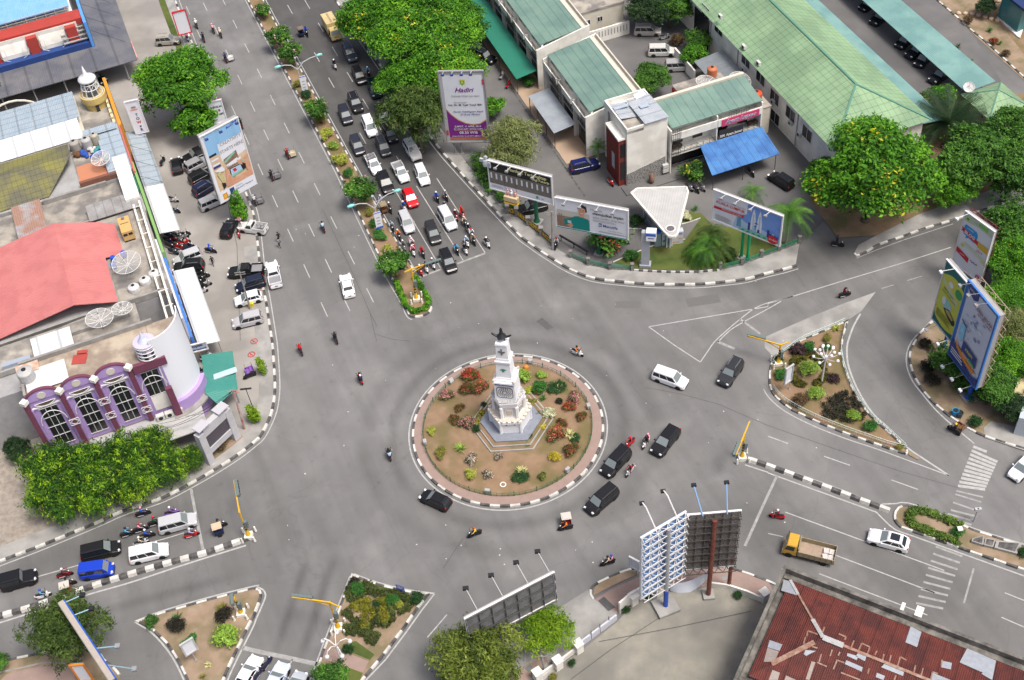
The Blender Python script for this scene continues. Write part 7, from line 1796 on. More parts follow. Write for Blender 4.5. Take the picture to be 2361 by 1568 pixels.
# ---- billboards
def plane_solve(B,q):
 best=None
 for i in range(-900,900):
  a=radians(i/10);d=Vc((cos(a),sin(a),0));n=Vc((-d.y,d.x,0))
  try:P=[opl(p,B,n)for p in q]
  except ZeroDivisionError:continue
  e=(P[0].z-P[1].z)**2+(P[3].z-P[2].z)**2+.5*((P[0]-P[3]).dot(d)**2+(P[1]-P[2]).dot(d)**2)
  if min(p.z for p in P)<.3 or max(p.z for p in P)>25:continue
  if best is None or e<best[0]:best=(e,d,P)
 e,d,P=best
 if(P[1]-P[0]).dot(d)<0:d=-d
 u0=((P[0]-B).dot(d)+(P[3]-B).dot(d))/2;u1=((P[1]-B).dot(d)+(P[2]-B).dot(d))/2
 z1=(P[0].z+P[1].z)/2;z0=(P[2].z+P[3].z)/2
 return d,u0,u1,z0,z1
class Board:
 """panel facing the viewer's side; face coordinates x in 0..1 (left-right), y in 0..1 (bottom-top)"""
 def __init__(s,label,base,quad,poles=None,pole_m=None,frame_m=None,face_m=None,depth=.5,truss=True,name="billboard",cat="billboard",pr=.22,offs=0.0,back_m=None):
  B=base if isinstance(base,Vc)else W(base);s.B=B
  d,u0,u1,z0,z1=plane_solve(B,quad)
  s.d=d;s.n=Vc((d.y,-d.x,0));s.z0,s.z1=z0,z1;s.w=u1-u0;s.h=z1-z0
  s.o=B+d*u0;s.o.z=z0
  s.t=thing(name,label,cat,B)
  s.q=Matrix((d,s.n,UPV)).transposed()
  s.depth=depth;s.layer=0
  m=MB();m.box(s.at(.5,.5,-depth/2-.03),(s.w,depth,s.h),M=s.q);m.obj("panel",back_m or M_GREYW,s.t)
  m=MB();m.box(s.at(.5,.5,-.02),(s.w-.02,.05,s.h-.02),M=s.q);m.obj("face",face_m or M_TXTW,s.t)
  m=MB()
  for y in(0,1):m.box(s.at(.5,y,.0),(s.w+.2,.22,.16),M=s.q)
  for x in(0,1):m.box(s.at(x,.5,.0),(.16,.2,s.h-.17),M=s.q)
  m.obj("frame",frame_m or M_WFR,s.t)
  for px in(poles if poles is not None else[None]):
   b=B if px is None else W(px)
   u=(b-s.o).dot(d)/s.w if px is not None else .5 if abs((B-s.o).dot(d)/s.w-.5)>2 else(B-s.o).dot(d)/s.w
   foot=s.at(u,0,-depth-pr);
   m=MB();m.cyl(Vc((foot.x,foot.y,0)),Vc((foot.x,foot.y,z0+s.h*.85)),pr,n=10);m.cyl(Vc((foot.x,foot.y,.05)),Vc((foot.x,foot.y,.8)),pr*1.9,pr,n=10)
   m.obj("pole",pole_m or M_ST,s.t)
   m=MB();m.box((foot.x,foot.y,.1),(pr*5,pr*5,.3),M=s.q);m.obj("footing",M_CONC,s.t)
 def at(s,x,y,off=0.0):return s.o+s.d*(x*s.w)+UPV*(y*s.h)+s.n*off
 def patch(s,pts,m,name="artwork",curve=None):
  s.layer+=1
  mb=MB();mb.poly([s.at(x,y,.012+.004*s.layer)for x,y in pts]);return mb.obj(name,m,s.t,flat=True)
 def rect(s,x0,y0,x1,y1,m,name="artwork"):return s.patch([(x0,y0),(x1,y0),(x1,y1),(x0,y1)],m,name)
 def disc(s,x,y,rx,ry,m,name="artwork",n=20,a0=0,a1=2*pi):return s.patch([(x+rx*cos(a0+(a1-a0)*k/n),y+ry*sin(a0+(a1-a0)*k/n))for k in range(n)],m,name)
 def text(s,txt,x,y,size,m,maxw=None,align='CENTER',ang=0,**k):
  s.layer+=1
  M=Matrix((s.d,UPV,s.n)).transposed().to_4x4()@Matrix.Rotation(ang,4,'Z')
  M.translation=s.at(x,y,.02+.004*s.layer)-ploc(s.t)
  return text_mesh(txt,"lettering",size*s.h,m,M,s.t,align,maxw=maxw and maxw*s.w,font_extr=.004,**k)
 def lines(s,x0,x1,y0,y1,n,m):
  for k in range(n):
   y=y0+(y1-y0)*k/max(1,n-1);s.rect(x0,y-.006,x1-(x1-x0)*.25*((k*7)%3)/3,y+.006,m,"small_print")
 def lamps(s,xs,ln=1.6,drop=.9,top=True,m_=None,head=None):
  for x in xs:
   mb=MB();a=s.at(x,1.0 if top else 0.0,-.05);c=a+s.n*ln+UPV*(.35 if top else-.1)
   mb.bar(a,c,.06);mb.obj("lamp_arm",m_ or M_WFR,s.t)
   mb=MB();mb.box(c+UPV*-.12,(.45,.3,.25),M=s.q);mb.obj("lamp_head",head or M_DARK,s.t)
 def back_truss(s,nx,nz,m_,dp=1.0):
  for k in range(nz+1):
   mb=MB();y=k/nz;a0_,a1_=s.at(0,y,-s.depth-.04),s.at(1,y,-s.depth-.04);b0,b1=s.at(0,y,-s.depth-dp),s.at(1,y,-s.depth-dp)
   mb.bar(a0_,a1_,.08);mb.bar(b0,b1,.08)
   for j in range(nx):mb.bar(s.at(j/nx,y,-s.depth-.04),s.at((j+.5)/nx,y,-s.depth-dp),.05);mb.bar(s.at((j+.5)/nx,y,-s.depth-dp),s.at((j+1)/nx,y,-s.depth-.04),.05)
   mb.obj("truss",m_,s.t)
  for j in range(nx+1):
   mb=MB();mb.bar(s.at(j/nx,0,-s.depth-.1),s.at(j/nx,1,-s.depth-.1),.07)
   for k in range(nz):mb.bar(s.at(j/nx,k/nz,-s.depth-.1),s.at(j/nx,(k+1)/nz,-s.depth-dp),.045)
   mb.obj("truss_post",m_,s.t)
def pm(name,c,c2=None,sc=1.0):return mat("print "+name,c,.5,c2,sc)
def c1(x,y,a=570,b=330,k=.178571):return((a+x*k)/1.27065,(b+y*k)/1.27065)
P_SKY=pm("sky",(.24,.45,.68));P_NAVY=pm("navy",(.03,.05,.2));P_RED=pm("red",(.5,.02,.03));P_PUR=pm("purple",(.18,.02,.22));P_YEL=pm("yellow",(.55,.55,.07));P_GRN=pm("green",(.03,.3,.09));P_TEAL=pm("teal",(.0,.2,.18));P_BRN=pm("brown",(.16,.09,.06),(.3,.2,.15),2);P_TAN=pm("tan",(.55,.38,.22),(.62,.5,.36),1);P_FLESH=pm("flesh",(.5,.22,.13),(.6,.36,.24),1.0);P_GOLD=pm("gold",(.6,.4,.05));P_GREY=pm("grey",(.25,.25,.25));P_LBL=pm("light blue",(.35,.5,.66));P_WH=pm("white",(.66,.68,.73));P_BLK=pm("black",(.02,.02,.02));P_BLUE=pm("blue",(.03,.12,.5));P_DGN=pm("dark green",(.02,.09,.05));P_PINK=pm("pink",(.6,.3,.28));P_ORG=pm("orange",(.65,.22,.03));P_MINT=pm("mint",(.2,.48,.36))
b=Board("tall white and purple invitation billboard with silver frame in front of the flowering trees",t(1,0,1860,1437),[t(1,0,1665,658),t(1,0,2100,655),t(1,0,2145,1300),t(1,0,1760,1310)],poles=[t(1,0,1835,1437),t(1,0,1890,1442)],frame_m=M_ST,face_m=P_WH,depth=.35,pr=.1)
b.rect(.0,.0,1,1,pm("silver border",(.4,.41,.42)),"border");b.rect(.08,.05,.95,.95,P_WH)
b.patch([(.08,.05),(.95,.05),(.95,.33),(.8,.275),(.65,.265),(.48,.285),(.32,.335),(.18,.41),(.08,.49)],P_GOLD);b.patch([(.08,.05),(.95,.05),(.95,.315),(.8,.262),(.65,.253),(.48,.272),(.32,.32),(.18,.395),(.08,.475)],P_PUR)
b.rect(.08,.03,.95,.075,pm("batik strip",(.5,.25,.1),(.4,.05,.1),9));
b.patch([(.45,.89),(.57,.89),(.57,.835),(.51,.8),(.45,.835)],P_YEL,"crest");b.patch([(.465,.875),(.555,.875),(.555,.84),(.51,.815),(.465,.84)],P_GRN,"crest");b.disc(.51,.852,.028,.018,P_YEL,"crest")
b.text("Hadiri",.52,.745,.085,P_PUR,.5,shear=.35,bold=.02);b.text("Dakwah Umum Juni islam",.55,.665,.036,P_GREY,.62)
b.text("Penceramah :",.42,.575,.03,P_GREY,.3,shear=.2);b.text("Ust. Dr. M. Yasir Yusuf, MA.",.52,.54,.036,P_BLK,.76,bold=.006);b.text("Menuju Kebahagiaan Abadi",.56,.445,.036,P_NAVY,.68,shear=.4);b.text("Di Kota Madani",.6,.405,.036,P_NAVY,.45,shear=.4)
b.text("JUM'AT, 11 APRIL 2014",.52,.232,.034,P_WH,.6,bold=.006);b.text("DI TAMAN SARI - BANDA ACEH",.52,.195,.026,P_WH,.64);b.rect(.2,.175,.84,.18,P_GOLD);b.text("08.30 WIB",.52,.142,.05,P_WH,.46,bold=.008);b.text("DINAS SYARIAT ISLAM KOTA BANDA ACEH",.52,.092,.022,P_WH,.76)
for k in range(3):b.disc(.965,.88-.025*k,.03,.01,P_RED);b.disc(.04,.17-.025*k,.03,.01,P_RED)
b.lamps((.13,.33,.54,.74),1.2,head=P_NAVY)
b=Board("big leaning-looking picture billboard with blue sky and hands beside the forecourt",(556,507),[c1(80,400),c1(705,80),c1(1010,1160),c1(430,1495)],pole_m=M_ST,face_m=P_WH,depth=.7,pr=.25)
b.rect(.07,.16,.99,.99,P_TAN);b.rect(.07,.66,.99,.99,P_SKY);b.rect(.34,.60,.99,.79,P_WH);b.patch([(.34,.6),(.99,.6),(.99,.54),(.6,.5),(.34,.55)],P_WH)
b.text("CREATIVITY",.68,.765,.062,P_GREY,.56,bold=.006);b.text("STARTS HERE",.66,.665,.062,P_GREY,.62,bold=.006)
b.patch([(.66,.955),(.95,.985),(.95,.955),(.66,.925)],P_BLUE);b.text("SAMSUNG",.8,.955,.022,P_WH,.2)
b.rect(.07,.67,.26,.70,P_BLK)
for k,c in enm((P_TAN,P_WH,P_TAN,P_WH,P_NAVY)):b.rect(.09,.635-.035*k,.28,.665-.035*k,c)
b.patch([(.38,.56),(.74,.60),(.76,.42),(.42,.40)],P_BRN);b.patch([(.38,.53),(.68,.60),(.7,.575),(.39,.5)],P_MINT);b.patch([(.4,.47),(.72,.5),(.72,.47),(.4,.45)],P_WH)
for k in range(6):b.patch([(.42+.05*k,.44+.006*k),(.55+.05*k,.47+.004*k),(.55+.05*k,.46),(.42+.05*k,.43)],P_WH)
b.patch([(.45,.40),(.78,.40),(.8,.3),(.44,.285)],P_BLK);b.patch([(.47,.39),(.74,.385),(.76,.31),(.46,.30)],P_LBL);b.patch([(.52,.375),(.6,.375),(.63,.33),(.55,.325)],P_RED);b.patch([(.44,.3),(.78,.31),(.78,.29),(.44,.27)],P_MINT)
b.patch([(.28,.2),(.36,.45),(.42,.38),(.46,.27),(.6,.24),(.99,.25),(.99,.16),(.3,.16)],P_FLESH);b.patch([(.99,.48),(.8,.44),(.68,.47),(.7,.40),(.84,.35),(.9,.22),(.99,.2)],P_FLESH);b.patch([(.8,.40),(.87,.36),(.86,.3),(.76,.29)],P_BLK);b.patch([(.8,.44),(.97,.40),(.97,.385),(.8,.42)],P_MINT)
b.patch([(.12,.42),(.22,.45),(.28,.30),(.2,.26)],pm("olive",(.4,.36,.12),(.55,.5,.3),2));b.patch([(.09,.47),(.3,.49),(.34,.43),(.3,.41),(.12,.45)],P_WH);b.patch([(.17,.27),(.26,.25),(.26,.2),(.18,.17)],P_BLK)
b.rect(.0,.0,.99,.16,P_WH);b.rect(.1,.03,.22,.115,P_ORG);b.disc(.16,.072,.04,.028,P_GOLD);b.rect(.3,.05,.42,.14,P_NAVY);b.text("GALAXY Note II",.68,.085,.035,P_NAVY,.5);b.text("SAMSUNG",.56,.125,.02,P_GREY,.2)
b.lamps((.05,.42,.85),1.5,head=P_NAVY,m_=M_ST)
def c2(x,y):return c1(x,y,1400,450,.194833)
b=Board("wide billboard with dark top, grey building picture and cut-out figures on a green pole",c2(852,1090),[c2(165,110),c2(1105,350),c2(1127,772),c2(165,510)],pole_m=mat("green pole paint",(.02,.13,.07),.5),face_m=P_GREY,depth=.5,pr=.3)
b.rect(0,.66,1,1,P_DGN if False else pm("near black green",(.018,.022,.02)));b.rect(0,.22,1,.66,pm("warm grey wall",(.19,.175,.15),(.14,.13,.115),1.5));b.rect(0,0,1,.22,P_WH)
for k in range(12):b.rect(.03+.081*k,.40,.055+.081*k,.6,P_WH)
b.text("Manfaat Terlengkap",.62,.88,.15,pm("pale yellow",(.6,.58,.3)),.64,bold=.02);b.text("Bagi Pekerja",.83,.75,.11,pm("pale yellow",(.6,.58,.3)),.28,bold=.015)
b.disc(.76,.13,.02,.045,P_GRN);b.disc(.785,.12,.015,.04,P_LBL);b.text("BPJS",.85,.12,.05,P_GREY,.08);b.lines(.04,.22,.12,.16,2,P_GREY)
for x in(.25,.43):b.rect(x,.12,x+.004,.62,P_BLK)
m=MB();
m.box(b.at(.36,-.1,.35),(2.1,.9,.75),M=b.q);m.obj("gondola",pm("cream gondola",(.6,.5,.36),(.55,.4,.2),1.5),b.t)
m=MB();m.box(b.at(.36,-.25,.355),(2.12,.92,.16),M=b.q);m.obj("gondola_band",P_GOLD,b.t)
for x,c in((.3,P_PINK),(.36,P_WH),(.42,P_PINK)):
 m=MB();p=b.at(x,.08,.3);m.lz([(.16,-.35),(.22,-.1),(.2,.15),(.08,.25),(.14,.38),(.13,.52),(.03,.6)],p,8);m.obj("cutout_figure",c,b.t)
m=MB();p=b.at(-.02,.93,.1);m.lz([(.4,-.7),(.5,-.2),(.42,.3),(.14,.5),(.28,.75),(.26,1.05),(.04,1.2)],p,10,sy=.4);m.box(p+b.d*-.55+UPV*.25,(.75,.3,.55),M=b.q);m.box(p+b.d*.55-UPV*.3,(.3,.25,.9),M=b.q);m.obj("cutout_figure",pm("pale cutout",(.5,.45,.42),(.3,.42,.5),1.2),b.t)
b.lamps((.2,.38,.58,.78),1.5,head=M_ST)
b=Board("wide white billboard with a smiling man in a green shirt beside the pavement",t(2,1,785,800),[c2(1160,660),c2(2260,865),c2(2255,1290),c2(1185,1090)],pole_m=MATS["green pole paint"],face_m=P_WH,depth=.5,pr=.25)
b.rect(.01,.03,.47,.42,pm("dusk ground",(.3,.22,.15),(.22,.14,.1),1));b.rect(.01,.42,.47,.62,pm("dusk haze",(.48,.47,.42)));
b.patch([(.01,.03),(.01,.36),(.13,.16),(.26,.06)],P_BRN)
for x in(.045,.075):b.rect(x,.36,x+.006,.5,P_BRN)
b.rect(.03,.45,.1,.465,P_BRN)
b.patch([(.2,.08),(.2,.38),(.27,.48),(.33,.5),(.45,.44),(.47,.3),(.47,.05),(.24,.03)],P_TEAL,"figure");b.patch([(.11,.32),(.2,.38),(.22,.2),(.12,.12)],P_TEAL);b.patch([(.15,.12),(.22,.22),(.24,.12),(.2,.06)],P_FLESH,"figure")
b.patch([(.33,.48),(.33,.6),(.31,.68),(.33,.82),(.38,.86),(.42,.8),(.42,.68),(.39,.6),(.4,.48)],P_FLESH,"figure");b.patch([(.32,.74),(.33,.86),(.38,.92),(.43,.87),(.44,.7),(.42,.66),(.415,.78),(.36,.83)],P_BLK,"figure");b.rect(.34,.72,.355,.735,P_BLK);b.rect(.38,.72,.395,.735,P_BLK);b.patch([(.345,.63),(.385,.64),(.38,.615),(.355,.61)],P_WH)
for k in range(3):b.rect(.165+.018*k,.2,.177+.018*k,.3,P_WH)
b.text("Manulife",.57,.82,.1,P_GREY,.16);b.text("mewujudkan impian",.73,.7,.13,P_BLK,.42,bold=.012);b.text("masa kecilku yang besar",.74,.57,.1,P_GREY,.44);b.lines(.52,.84,.45,.49,2,P_GREY);b.rect(.6,.28,.64,.4,P_NAVY)
for k in range(3):b.rect(.606+.011*k,.3,.612+.011*k,.37,P_WH)
b.text("Manulife",.76,.33,.12,P_NAVY,.2,bold=.01);b.text("For your future",.83,.2,.06,P_GREY,.2);b.lines(.6,.98,.1,.12,2,P_GREY);b.rect(.01,.0,.99,.035,P_TEAL)
b.lamps((.16,.38,.61,.83),1.4,head=M_ST)
def c3(x,y):return c1(x,y,2060,540,.127576)
b=Board("wide travel billboard with a blue skyline and red oval on a bright green pole",t(2,1,2085,830),[c3(245,120),c3(1840,740),c3(1745,1415),c3(215,800)],poles=[t(2,1,2085,830),t(2,1,2190,795)],pole_m=mat("bright green pole",(.0,.3,.12),.5),face_m=P_WH,depth=.4,pr=.2)
b.patch([(.5,.93),(.52,.99),(.99,.99),(.99,.2),(.42,.1),(.35,.2),(.36,.42),(.5,.62)],pm("deep sky",(.1,.2,.58),(.2,.36,.66),.4));b.patch([(.3,.02),(.99,.02),(.99,.18),(.75,.3),(.5,.32),(.36,.45),(.33,.25)],P_LBL)
b.patch([(.36,.1),(.43,.12),(.42,.42),(.37,.4)],pm("glass block",(.12,.26,.4)))
for x in(.6,.69):b.patch([(x-.035,.18),(x-.035,.48),(x-.02,.72),(x-.005,.86),(x+.005,.86),(x+.02,.72),(x+.035,.48),(x+.035,.18)],P_WH);b.rect(x-.01,.2,x+.01,.7,P_LBL)
b.rect(.62,.42,.67,.45,P_NAVY);b.rect(.62,.2,.64,.36,P_NAVY)
for k in range(7):b.rect(.46+.07*k,.12,.49+.07*k,.2+.06*((k*3)%4),P_NAVY if k%2 else P_LBL)
b.patch([(.4,.1),(.7,.16),(.96,.1),(.96,.02),(.4,.02)],P_MINT)
for k in range(6):b.disc(.46+.08*k,.05,.028,.05,P_TEAL,a1=pi)
b.patch([(.82,.3),(.97,.24),(.97,.05),(.9,.1)],P_NAVY)
b.text("KUALA LUMPUR",.26,.66,.13,P_RED,.42,bold=.01);b.text("Kini Terbang Langsung Setiap Hari",.27,.77,.06,P_GREY,.42);b.patch([(.02,.5),(.46,.54),(.46,.46),(.02,.42)],P_RED);b.text("TERBANG KE KUALA LUMPUR",.28,.49,.045,P_WH,.3);b.lines(.05,.3,.08,.24,6,P_GREY)
b.disc(.9,.13,.075,.13,P_RED,"red_oval");b.text("AirAsia",.9,.13,.08,P_WH,.12,shear=.4)
b.lamps((.18,.38,.6,.82),1.4,head=M_ST)
def c4(x,y):return c1(x,y,2700,600,.165782)
def c5(x,y):return c1(x,y,2700,800,.229568)
b=Board("tall white competition billboard with a blue speech bubble, hindmost of the three on the right",(2236,668),[c4(775,90),c4(1310,510),c4(1010,1350),c4(555,1035)],pole_m=M_ST,face_m=P_WH,depth=.45,pr=.2)
b.patch([(.02,.98),(.98,.98),(.98,.86),(.5,.88),(.02,.84)],pm("lawn tint",(.42,.52,.36),(.5,.55,.46),1));b.patch([(.5,.97),(.82,.97),(.82,.89),(.5,.92)],pm("bright leaf",(.2,.5,.1)));b.disc(.13,.9,.07,.035,P_YEL,"crest");b.disc(.13,.9,.045,.022,P_GRN,"crest");b.text("PEMERINTAH KOTA",.5,.92,.02,P_GREY,.5)
b.patch([(.1,.62),(.08,.76),(.12,.8),(.5,.79),(.56,.74),(.56,.62),(.5,.58),(.3,.6),(.2,.56),(.2,.61)],pm("bubble blue",(.02,.28,.62)));b.patch([(-.0,.73),(.62,.655),(.66,.62),(.62,.58),(.0,.66),(.05,.69)],P_RED);b.text("BLOG",.31,.66,.075,P_WH,.36,bold=.02,ang=-.05);b.text("LOMBA",.3,.755,.035,P_WH,.3);b.patch([(.62,.66),(.98,.66),(.98,.54),(.62,.56)],P_GOLD);b.text("2014",.73,.5,.055,P_RED,.22)
b.disc(.17,.42,.06,.035,P_YEL,"crest");b.disc(.9,.38,.08,.04,pm("pale yellow",(.6,.58,.3)));b.patch([(.2,.5),(.9,.44),(.9,.38),(.2,.44)],pm("pale lime",(.55,.6,.45)));b.patch([(.02,.34),(.47,.27),(.47,.18),(.02,.25)],P_RED);b.text("HADIAH",.24,.26,.025,P_WH,.25)
for k in range(5):b.disc(.56+.05*k,.26-.01*(k%2),.022,.013,P_BLUE if k%2 else P_RED)
b.rect(.82,.03,.95,.1,pm("magenta",(.5,.02,.15)));b.text("P",.885,.065,.05,P_WH,.08)
b.lamps((.12,),2.2,head=P_WH);b.back_truss(3,6,mat("maroon truss",(.12,.03,.04),.6),.5)
b=Board("tall yellow and teal billboard, left one of the three on the right",(2164,806),[c5(325,-178),c5(582,130),c5(385,880),c5(130,580)],pole_m=mat("blue pole paint",(.02,.08,.42),.5),face_m=mat("teal print",(.0,.13,.13),.5),depth=.5,pr=.2)
N=14
b.patch([(.02,.02+.14),(.02,.78)]+[(.02+.96*k/N,.78+.1*sin(pi*(k/N)*.9))for k in range(1,N+1)]+[(.98,.1)]+[(.98-.96*k/N,.1+.02*(k/N)-.06*sin(pi*k/N))for k in range(1,N)],P_YEL)
b.patch([(.05,.75),(.85,.60),(.85,.48),(.05,.68)],pm("painted glare",(.5,.52,.4),(.55,.55,.1),1.5));b.disc(.8,.72,.16,.07,P_GRN);b.disc(.42,.74,.1,.04,P_WH);b.text("BERSIH HIJAU",.42,.6,.035,P_DGN,.7,ang=-.1);b.text("JAGA KOTA KITA",.46,.55,.035,P_DGN,.7,ang=-.1)  # pale slanting band paints glare on the board as a coloured patch
b.disc(.45,.42,.22,.08,pm("cyan splash",(.3,.52,.5)));b.disc(.3,.44,.08,.06,P_WH);b.patch([(.35,.34),(.6,.39),(.92,.31),(.95,.25),(.85,.22),(.5,.28)],P_BLK,"printed_car");b.patch([(.45,.35),(.62,.375),(.85,.315),(.8,.28),(.5,.31)],pm("tan car",(.4,.3,.1)),"printed_car");b.lines(.1,.8,.14,.24,6,pm("olive line",(.3,.3,.04)))
b.lamps((.4,),2.0,head=P_WH);b.lamps((.3,.9),1.6,top=False,head=P_WH,m_=M_WFR)
b=Board("tall blue-edged billboard with pale splashes, nearest of the three on the right",t(3,2,1770,545),[c5(600,90),c5(990,550),c5(690,1480),c5(345,1020)],pole_m=MATS["blue pole paint"],frame_m=mat("blue board frame",(.05,.18,.5),.5),face_m=P_WH,depth=.7,pr=.32)
b.rect(0,0,1,1,pm("frame blue",(.06,.16,.42)),"border");b.rect(.07,.03,.95,.97,pm("pale ice",(.5,.54,.64),(.56,.58,.66),.7));b.patch([(.02,.99),(.4,.99),(.4,.9),(.28,.86),(.1,.9),(.02,.96)],P_NAVY);b.text("bakery",.2,.945,.035,P_WH,.2)
random.seed(8)
for k in range(34):b.disc(.52+random.gauss(0,.13),.62+random.gauss(0,.075),random.uniform(.015,.05),random.uniform(.008,.02),random.choice((P_LBL,pm("violet splash",(.3,.26,.45)),pm("slate splash",(.22,.25,.4)),P_WH)))
b.text("LEBIH SEGAR",.68,.83,.05,pm("dull maroon",(.22,.06,.07)),.55,bold=.008,ang=-.06);b.text("SETIAP HARI",.72,.785,.04,pm("dull maroon",(.22,.06,.07)),.45,ang=-.06)
b.patch([(.15,.36),(.15,.52),(.3,.53),(.32,.36),(.25,.3)],pm("cup blue",(.22,.5,.68)));b.patch([(.15,.57),(.33,.53),(.33,.515),(.15,.55)],P_NAVY);b.text("C",.23,.44,.05,P_WH,.08)
b.patch([(.1,.32),(.2,.24),(.6,.17),(.9,.16),(.8,.12),(.4,.14),(.2,.2)],P_ORG);b.patch([(.34,.36),(.82,.33),(.84,.2),(.34,.23)],P_NAVY);b.patch([(.4,.23),(.8,.21),(.8,.17),(.38,.2)],P_FLESH);b.text("KRISPI",.58,.29,.045,P_YEL,.34,bold=.01,ang=-.06);b.patch([(.6,.24),(.8,.23),(.8,.2),(.6,.21)],P_GRN)
b.patch([(.02,.02),(.98,.02),(.98,.13),(.8,.085),(.5,.12),(.2,.2),(.02,.24)],P_NAVY);b.lines(.08,.5,.08,.14,3,P_WH)
b.lamps((.1,.38,.65),1.6,head=P_GREY,m_=M_ST);b.lamps((.25,.6,.9),1.7,top=False,head=P_WH,m_=M_ST);b.back_truss(3,9,mat("tan truss",(.35,.27,.2),.7),.8)
BLB=pm("sun-bleached blue back",(.08,.2,.44),(.12,.25,.5),.8)
b=Board("rear of a blue-skinned billboard in white lattice on a grey and blue pole",t(2,3,1385,872),[t(2,3,1170,275),t(2,3,1580,25),t(2,3,1575,585),t(2,3,1200,805)],poles=[],face_m=BLB,depth=.15,back_m=BLB)
def rear(b,m_,nx,nz,dp=.7,web=True):
 for k in range(nz+1):
  mb=MB();y=k/nz;mb.bar(b.at(0,y,.08),b.at(1,y,.08),.07);mb.bar(b.at(0,y,dp),b.at(1,y,dp),.07)
  if web:
   for j in range(nx):mb.bar(b.at(j/nx,y,.08),b.at((j+.5)/nx,y,dp),.05);mb.bar(b.at((j+.5)/nx,y,dp),b.at((j+1)/nx,y,.08),.05)
  mb.obj("truss",m_,b.t)
 for j in range(nx+1):
  mb=MB();mb.bar(b.at(j/nx,0,.09),b.at(j/nx,1,.09),.06)
  for k in range(nz):mb.bar(b.at(j/nx,k/nz,.08),b.at(j/nx,(k+.5)/nz,dp),.05);mb.bar(b.at(j/nx,(k+.5)/nz,dp),b.at(j/nx,(k+1)/nz,.08),.05)
  mb.obj("truss_post",m_,b.t)
rear(b,M_WFR,5,9,.6)
u=(b.B-b.o).dot(b.d)/b.w;f=b.at(u,0,.5)
mb=MB();mb.cyl((f.x,f.y,3.6),(f.x,f.y,b.z1-.3),.25,n=12);mb.obj("pole",mat("grey pole",(.35,.36,.38),.5,(.28,.29,.3),1),b.t);mb=MB();mb.cyl((f.x,f.y,0),(f.x,f.y,3.6),.26,n=12);mb.obj("pole_foot",MATS["blue pole paint"],b.t);mb=MB();mb.box((f.x,f.y,.25),(2.4,2.2,.5),rz=.3);mb.obj("footing",M_WALK,b.t)
for x,mm in((.32,M_WFR),(.8,M_WFR)):
 mb=MB();a=b.at(x,.95,.5);mb.tb([a,b.at(x,1.05,-.4),b.at(x,1.16,-1.6),b.at(x,1.17,-2.2)],.07,n=5);mb.obj("lamp_arm",mm,b.t);mb=MB();mb.box(b.at(x,1.15,-2.3),(.5,.35,.25));mb.obj("lamp_head",M_DARK,b.t)
b=Board("rear of a grey billboard in dark rusty lattice on a brown-red pole",t(2,3,1795,748),[t(2,3,1610,40),t(2,3,2100,20),t(2,3,2045,505),t(2,3,1590,560)],poles=[],face_m=pm("grey back skin",(.17,.165,.155),(.22,.21,.2),.8),depth=.15)
rear(b,mat("rusty dark lattice",(.06,.05,.045),.8),6,8,.7)
u=(b.B-b.o).dot(b.d)/b.w;f=b.at(u,0,.6);mb=MB();mb.cyl((f.x,f.y,0),(f.x,f.y,b.z1-.4),.26,n=12);mb.obj("pole",mat("brown-red pole",(.13,.03,.025),.6,(.2,.08,.05),1.5),b.t);mb=MB();mb.box((f.x,f.y,.2),(1.2,1.2,.4));mb.obj("footing",M_WALK,b.t)
for x in(.28,.74):
 mb=MB();mb.bar(b.at(x,1.0,.3),b.at(x+(.04 if x>.5 else-.12),1.2,-2.0),.1);mb.obj("lamp_arm",mat("blue steel",(.15,.3,.55),.5),b.t);mb=MB();mb.box(b.at(x+(.04 if x>.5 else-.12),1.2,-2.1),(.5,.35,.25));mb.obj("lamp_head",M_DARK,b.t)
f=W(t(2,3,1990,720));mb=MB();mb.cyl(f,f+UPV*6.5,.22,n=8);mb.cyl(f,f+UPV*.5,.35,n=8);tag(mb.obj("rusty_post",MATS["brown-red pole"],None,f),"shorter rusty post beside the brown-red billboard pole","post")
b=Board("rear of a low grey billboard with white top rail behind the weeping tree",t(2,3,42,1240),[t(1,3,1925,1005),t(2,3,385,570),t(2,3,402,830),t(1,3,1960,1240)],poles=[None],pole_m=mat("pale grey pole",(.35,.36,.36),.5),face_m=pm("dirty grey back",(.2,.2,.21),(.11,.11,.115),1.2),depth=.25,pr=.22)
rear(b,mat("thin dark frame",(.07,.07,.07),.7),7,3,.25,False)
for x in(.16,.46,.76,1.02):
 mb=MB();mb.bar(b.at(x*.95,.95,.1),b.at(x*.95,1.1,-2.6),.07);mb.obj("lamp_arm",M_ST,b.t);mb=MB();mb.box(b.at(x*.95,1.1,-2.7),(.6,.4,.28));mb.obj("lamp_head",M_DARK,b.t)
th=thing("billboard","blue billboard seen edge-on among the lower left trees","billboard",W(t(0,3,860,1290)))
A,C_=W(t(0,3,575,838),11),W(t(0,3,1050,1560),11);d=(C_-A).normalized();n=Vc((-d.y,d.x,0));n=n if n.x>0 else-n;q=Matrix((d,n,UPV)).transposed();Lg=(C_-A).length
m=MB();m.box((A+C_)/2+UPV*-2.5+n*.15,(Lg,.15,5),M=q);m.obj("face",mat("blue board face",(.02,.09,.4),.5),th)
m=MB();m.box((A+C_)/2+UPV*.08-n*.2,(Lg,.55,.12),M=q);m.obj("top_walkway",mat("tan boards",(.4,.34,.27),.8,(.32,.3,.28),2),th)
m=MB()
for k in range(13):
 p=A+d*Lg*k/12
 m.bar(p-n*.5,p-n*.5-UPV*5,.07);m.bar(p-n*.5-UPV*(.5 if k%2 else 4.5),p+n*.1-UPV*2.5,.05)
for z in(0,-1.6,-3.2,-5):m.bar(A-n*.5+UPV*z,C_-n*.5+UPV*z,.07)
m.obj("lattice",M_ST,th)
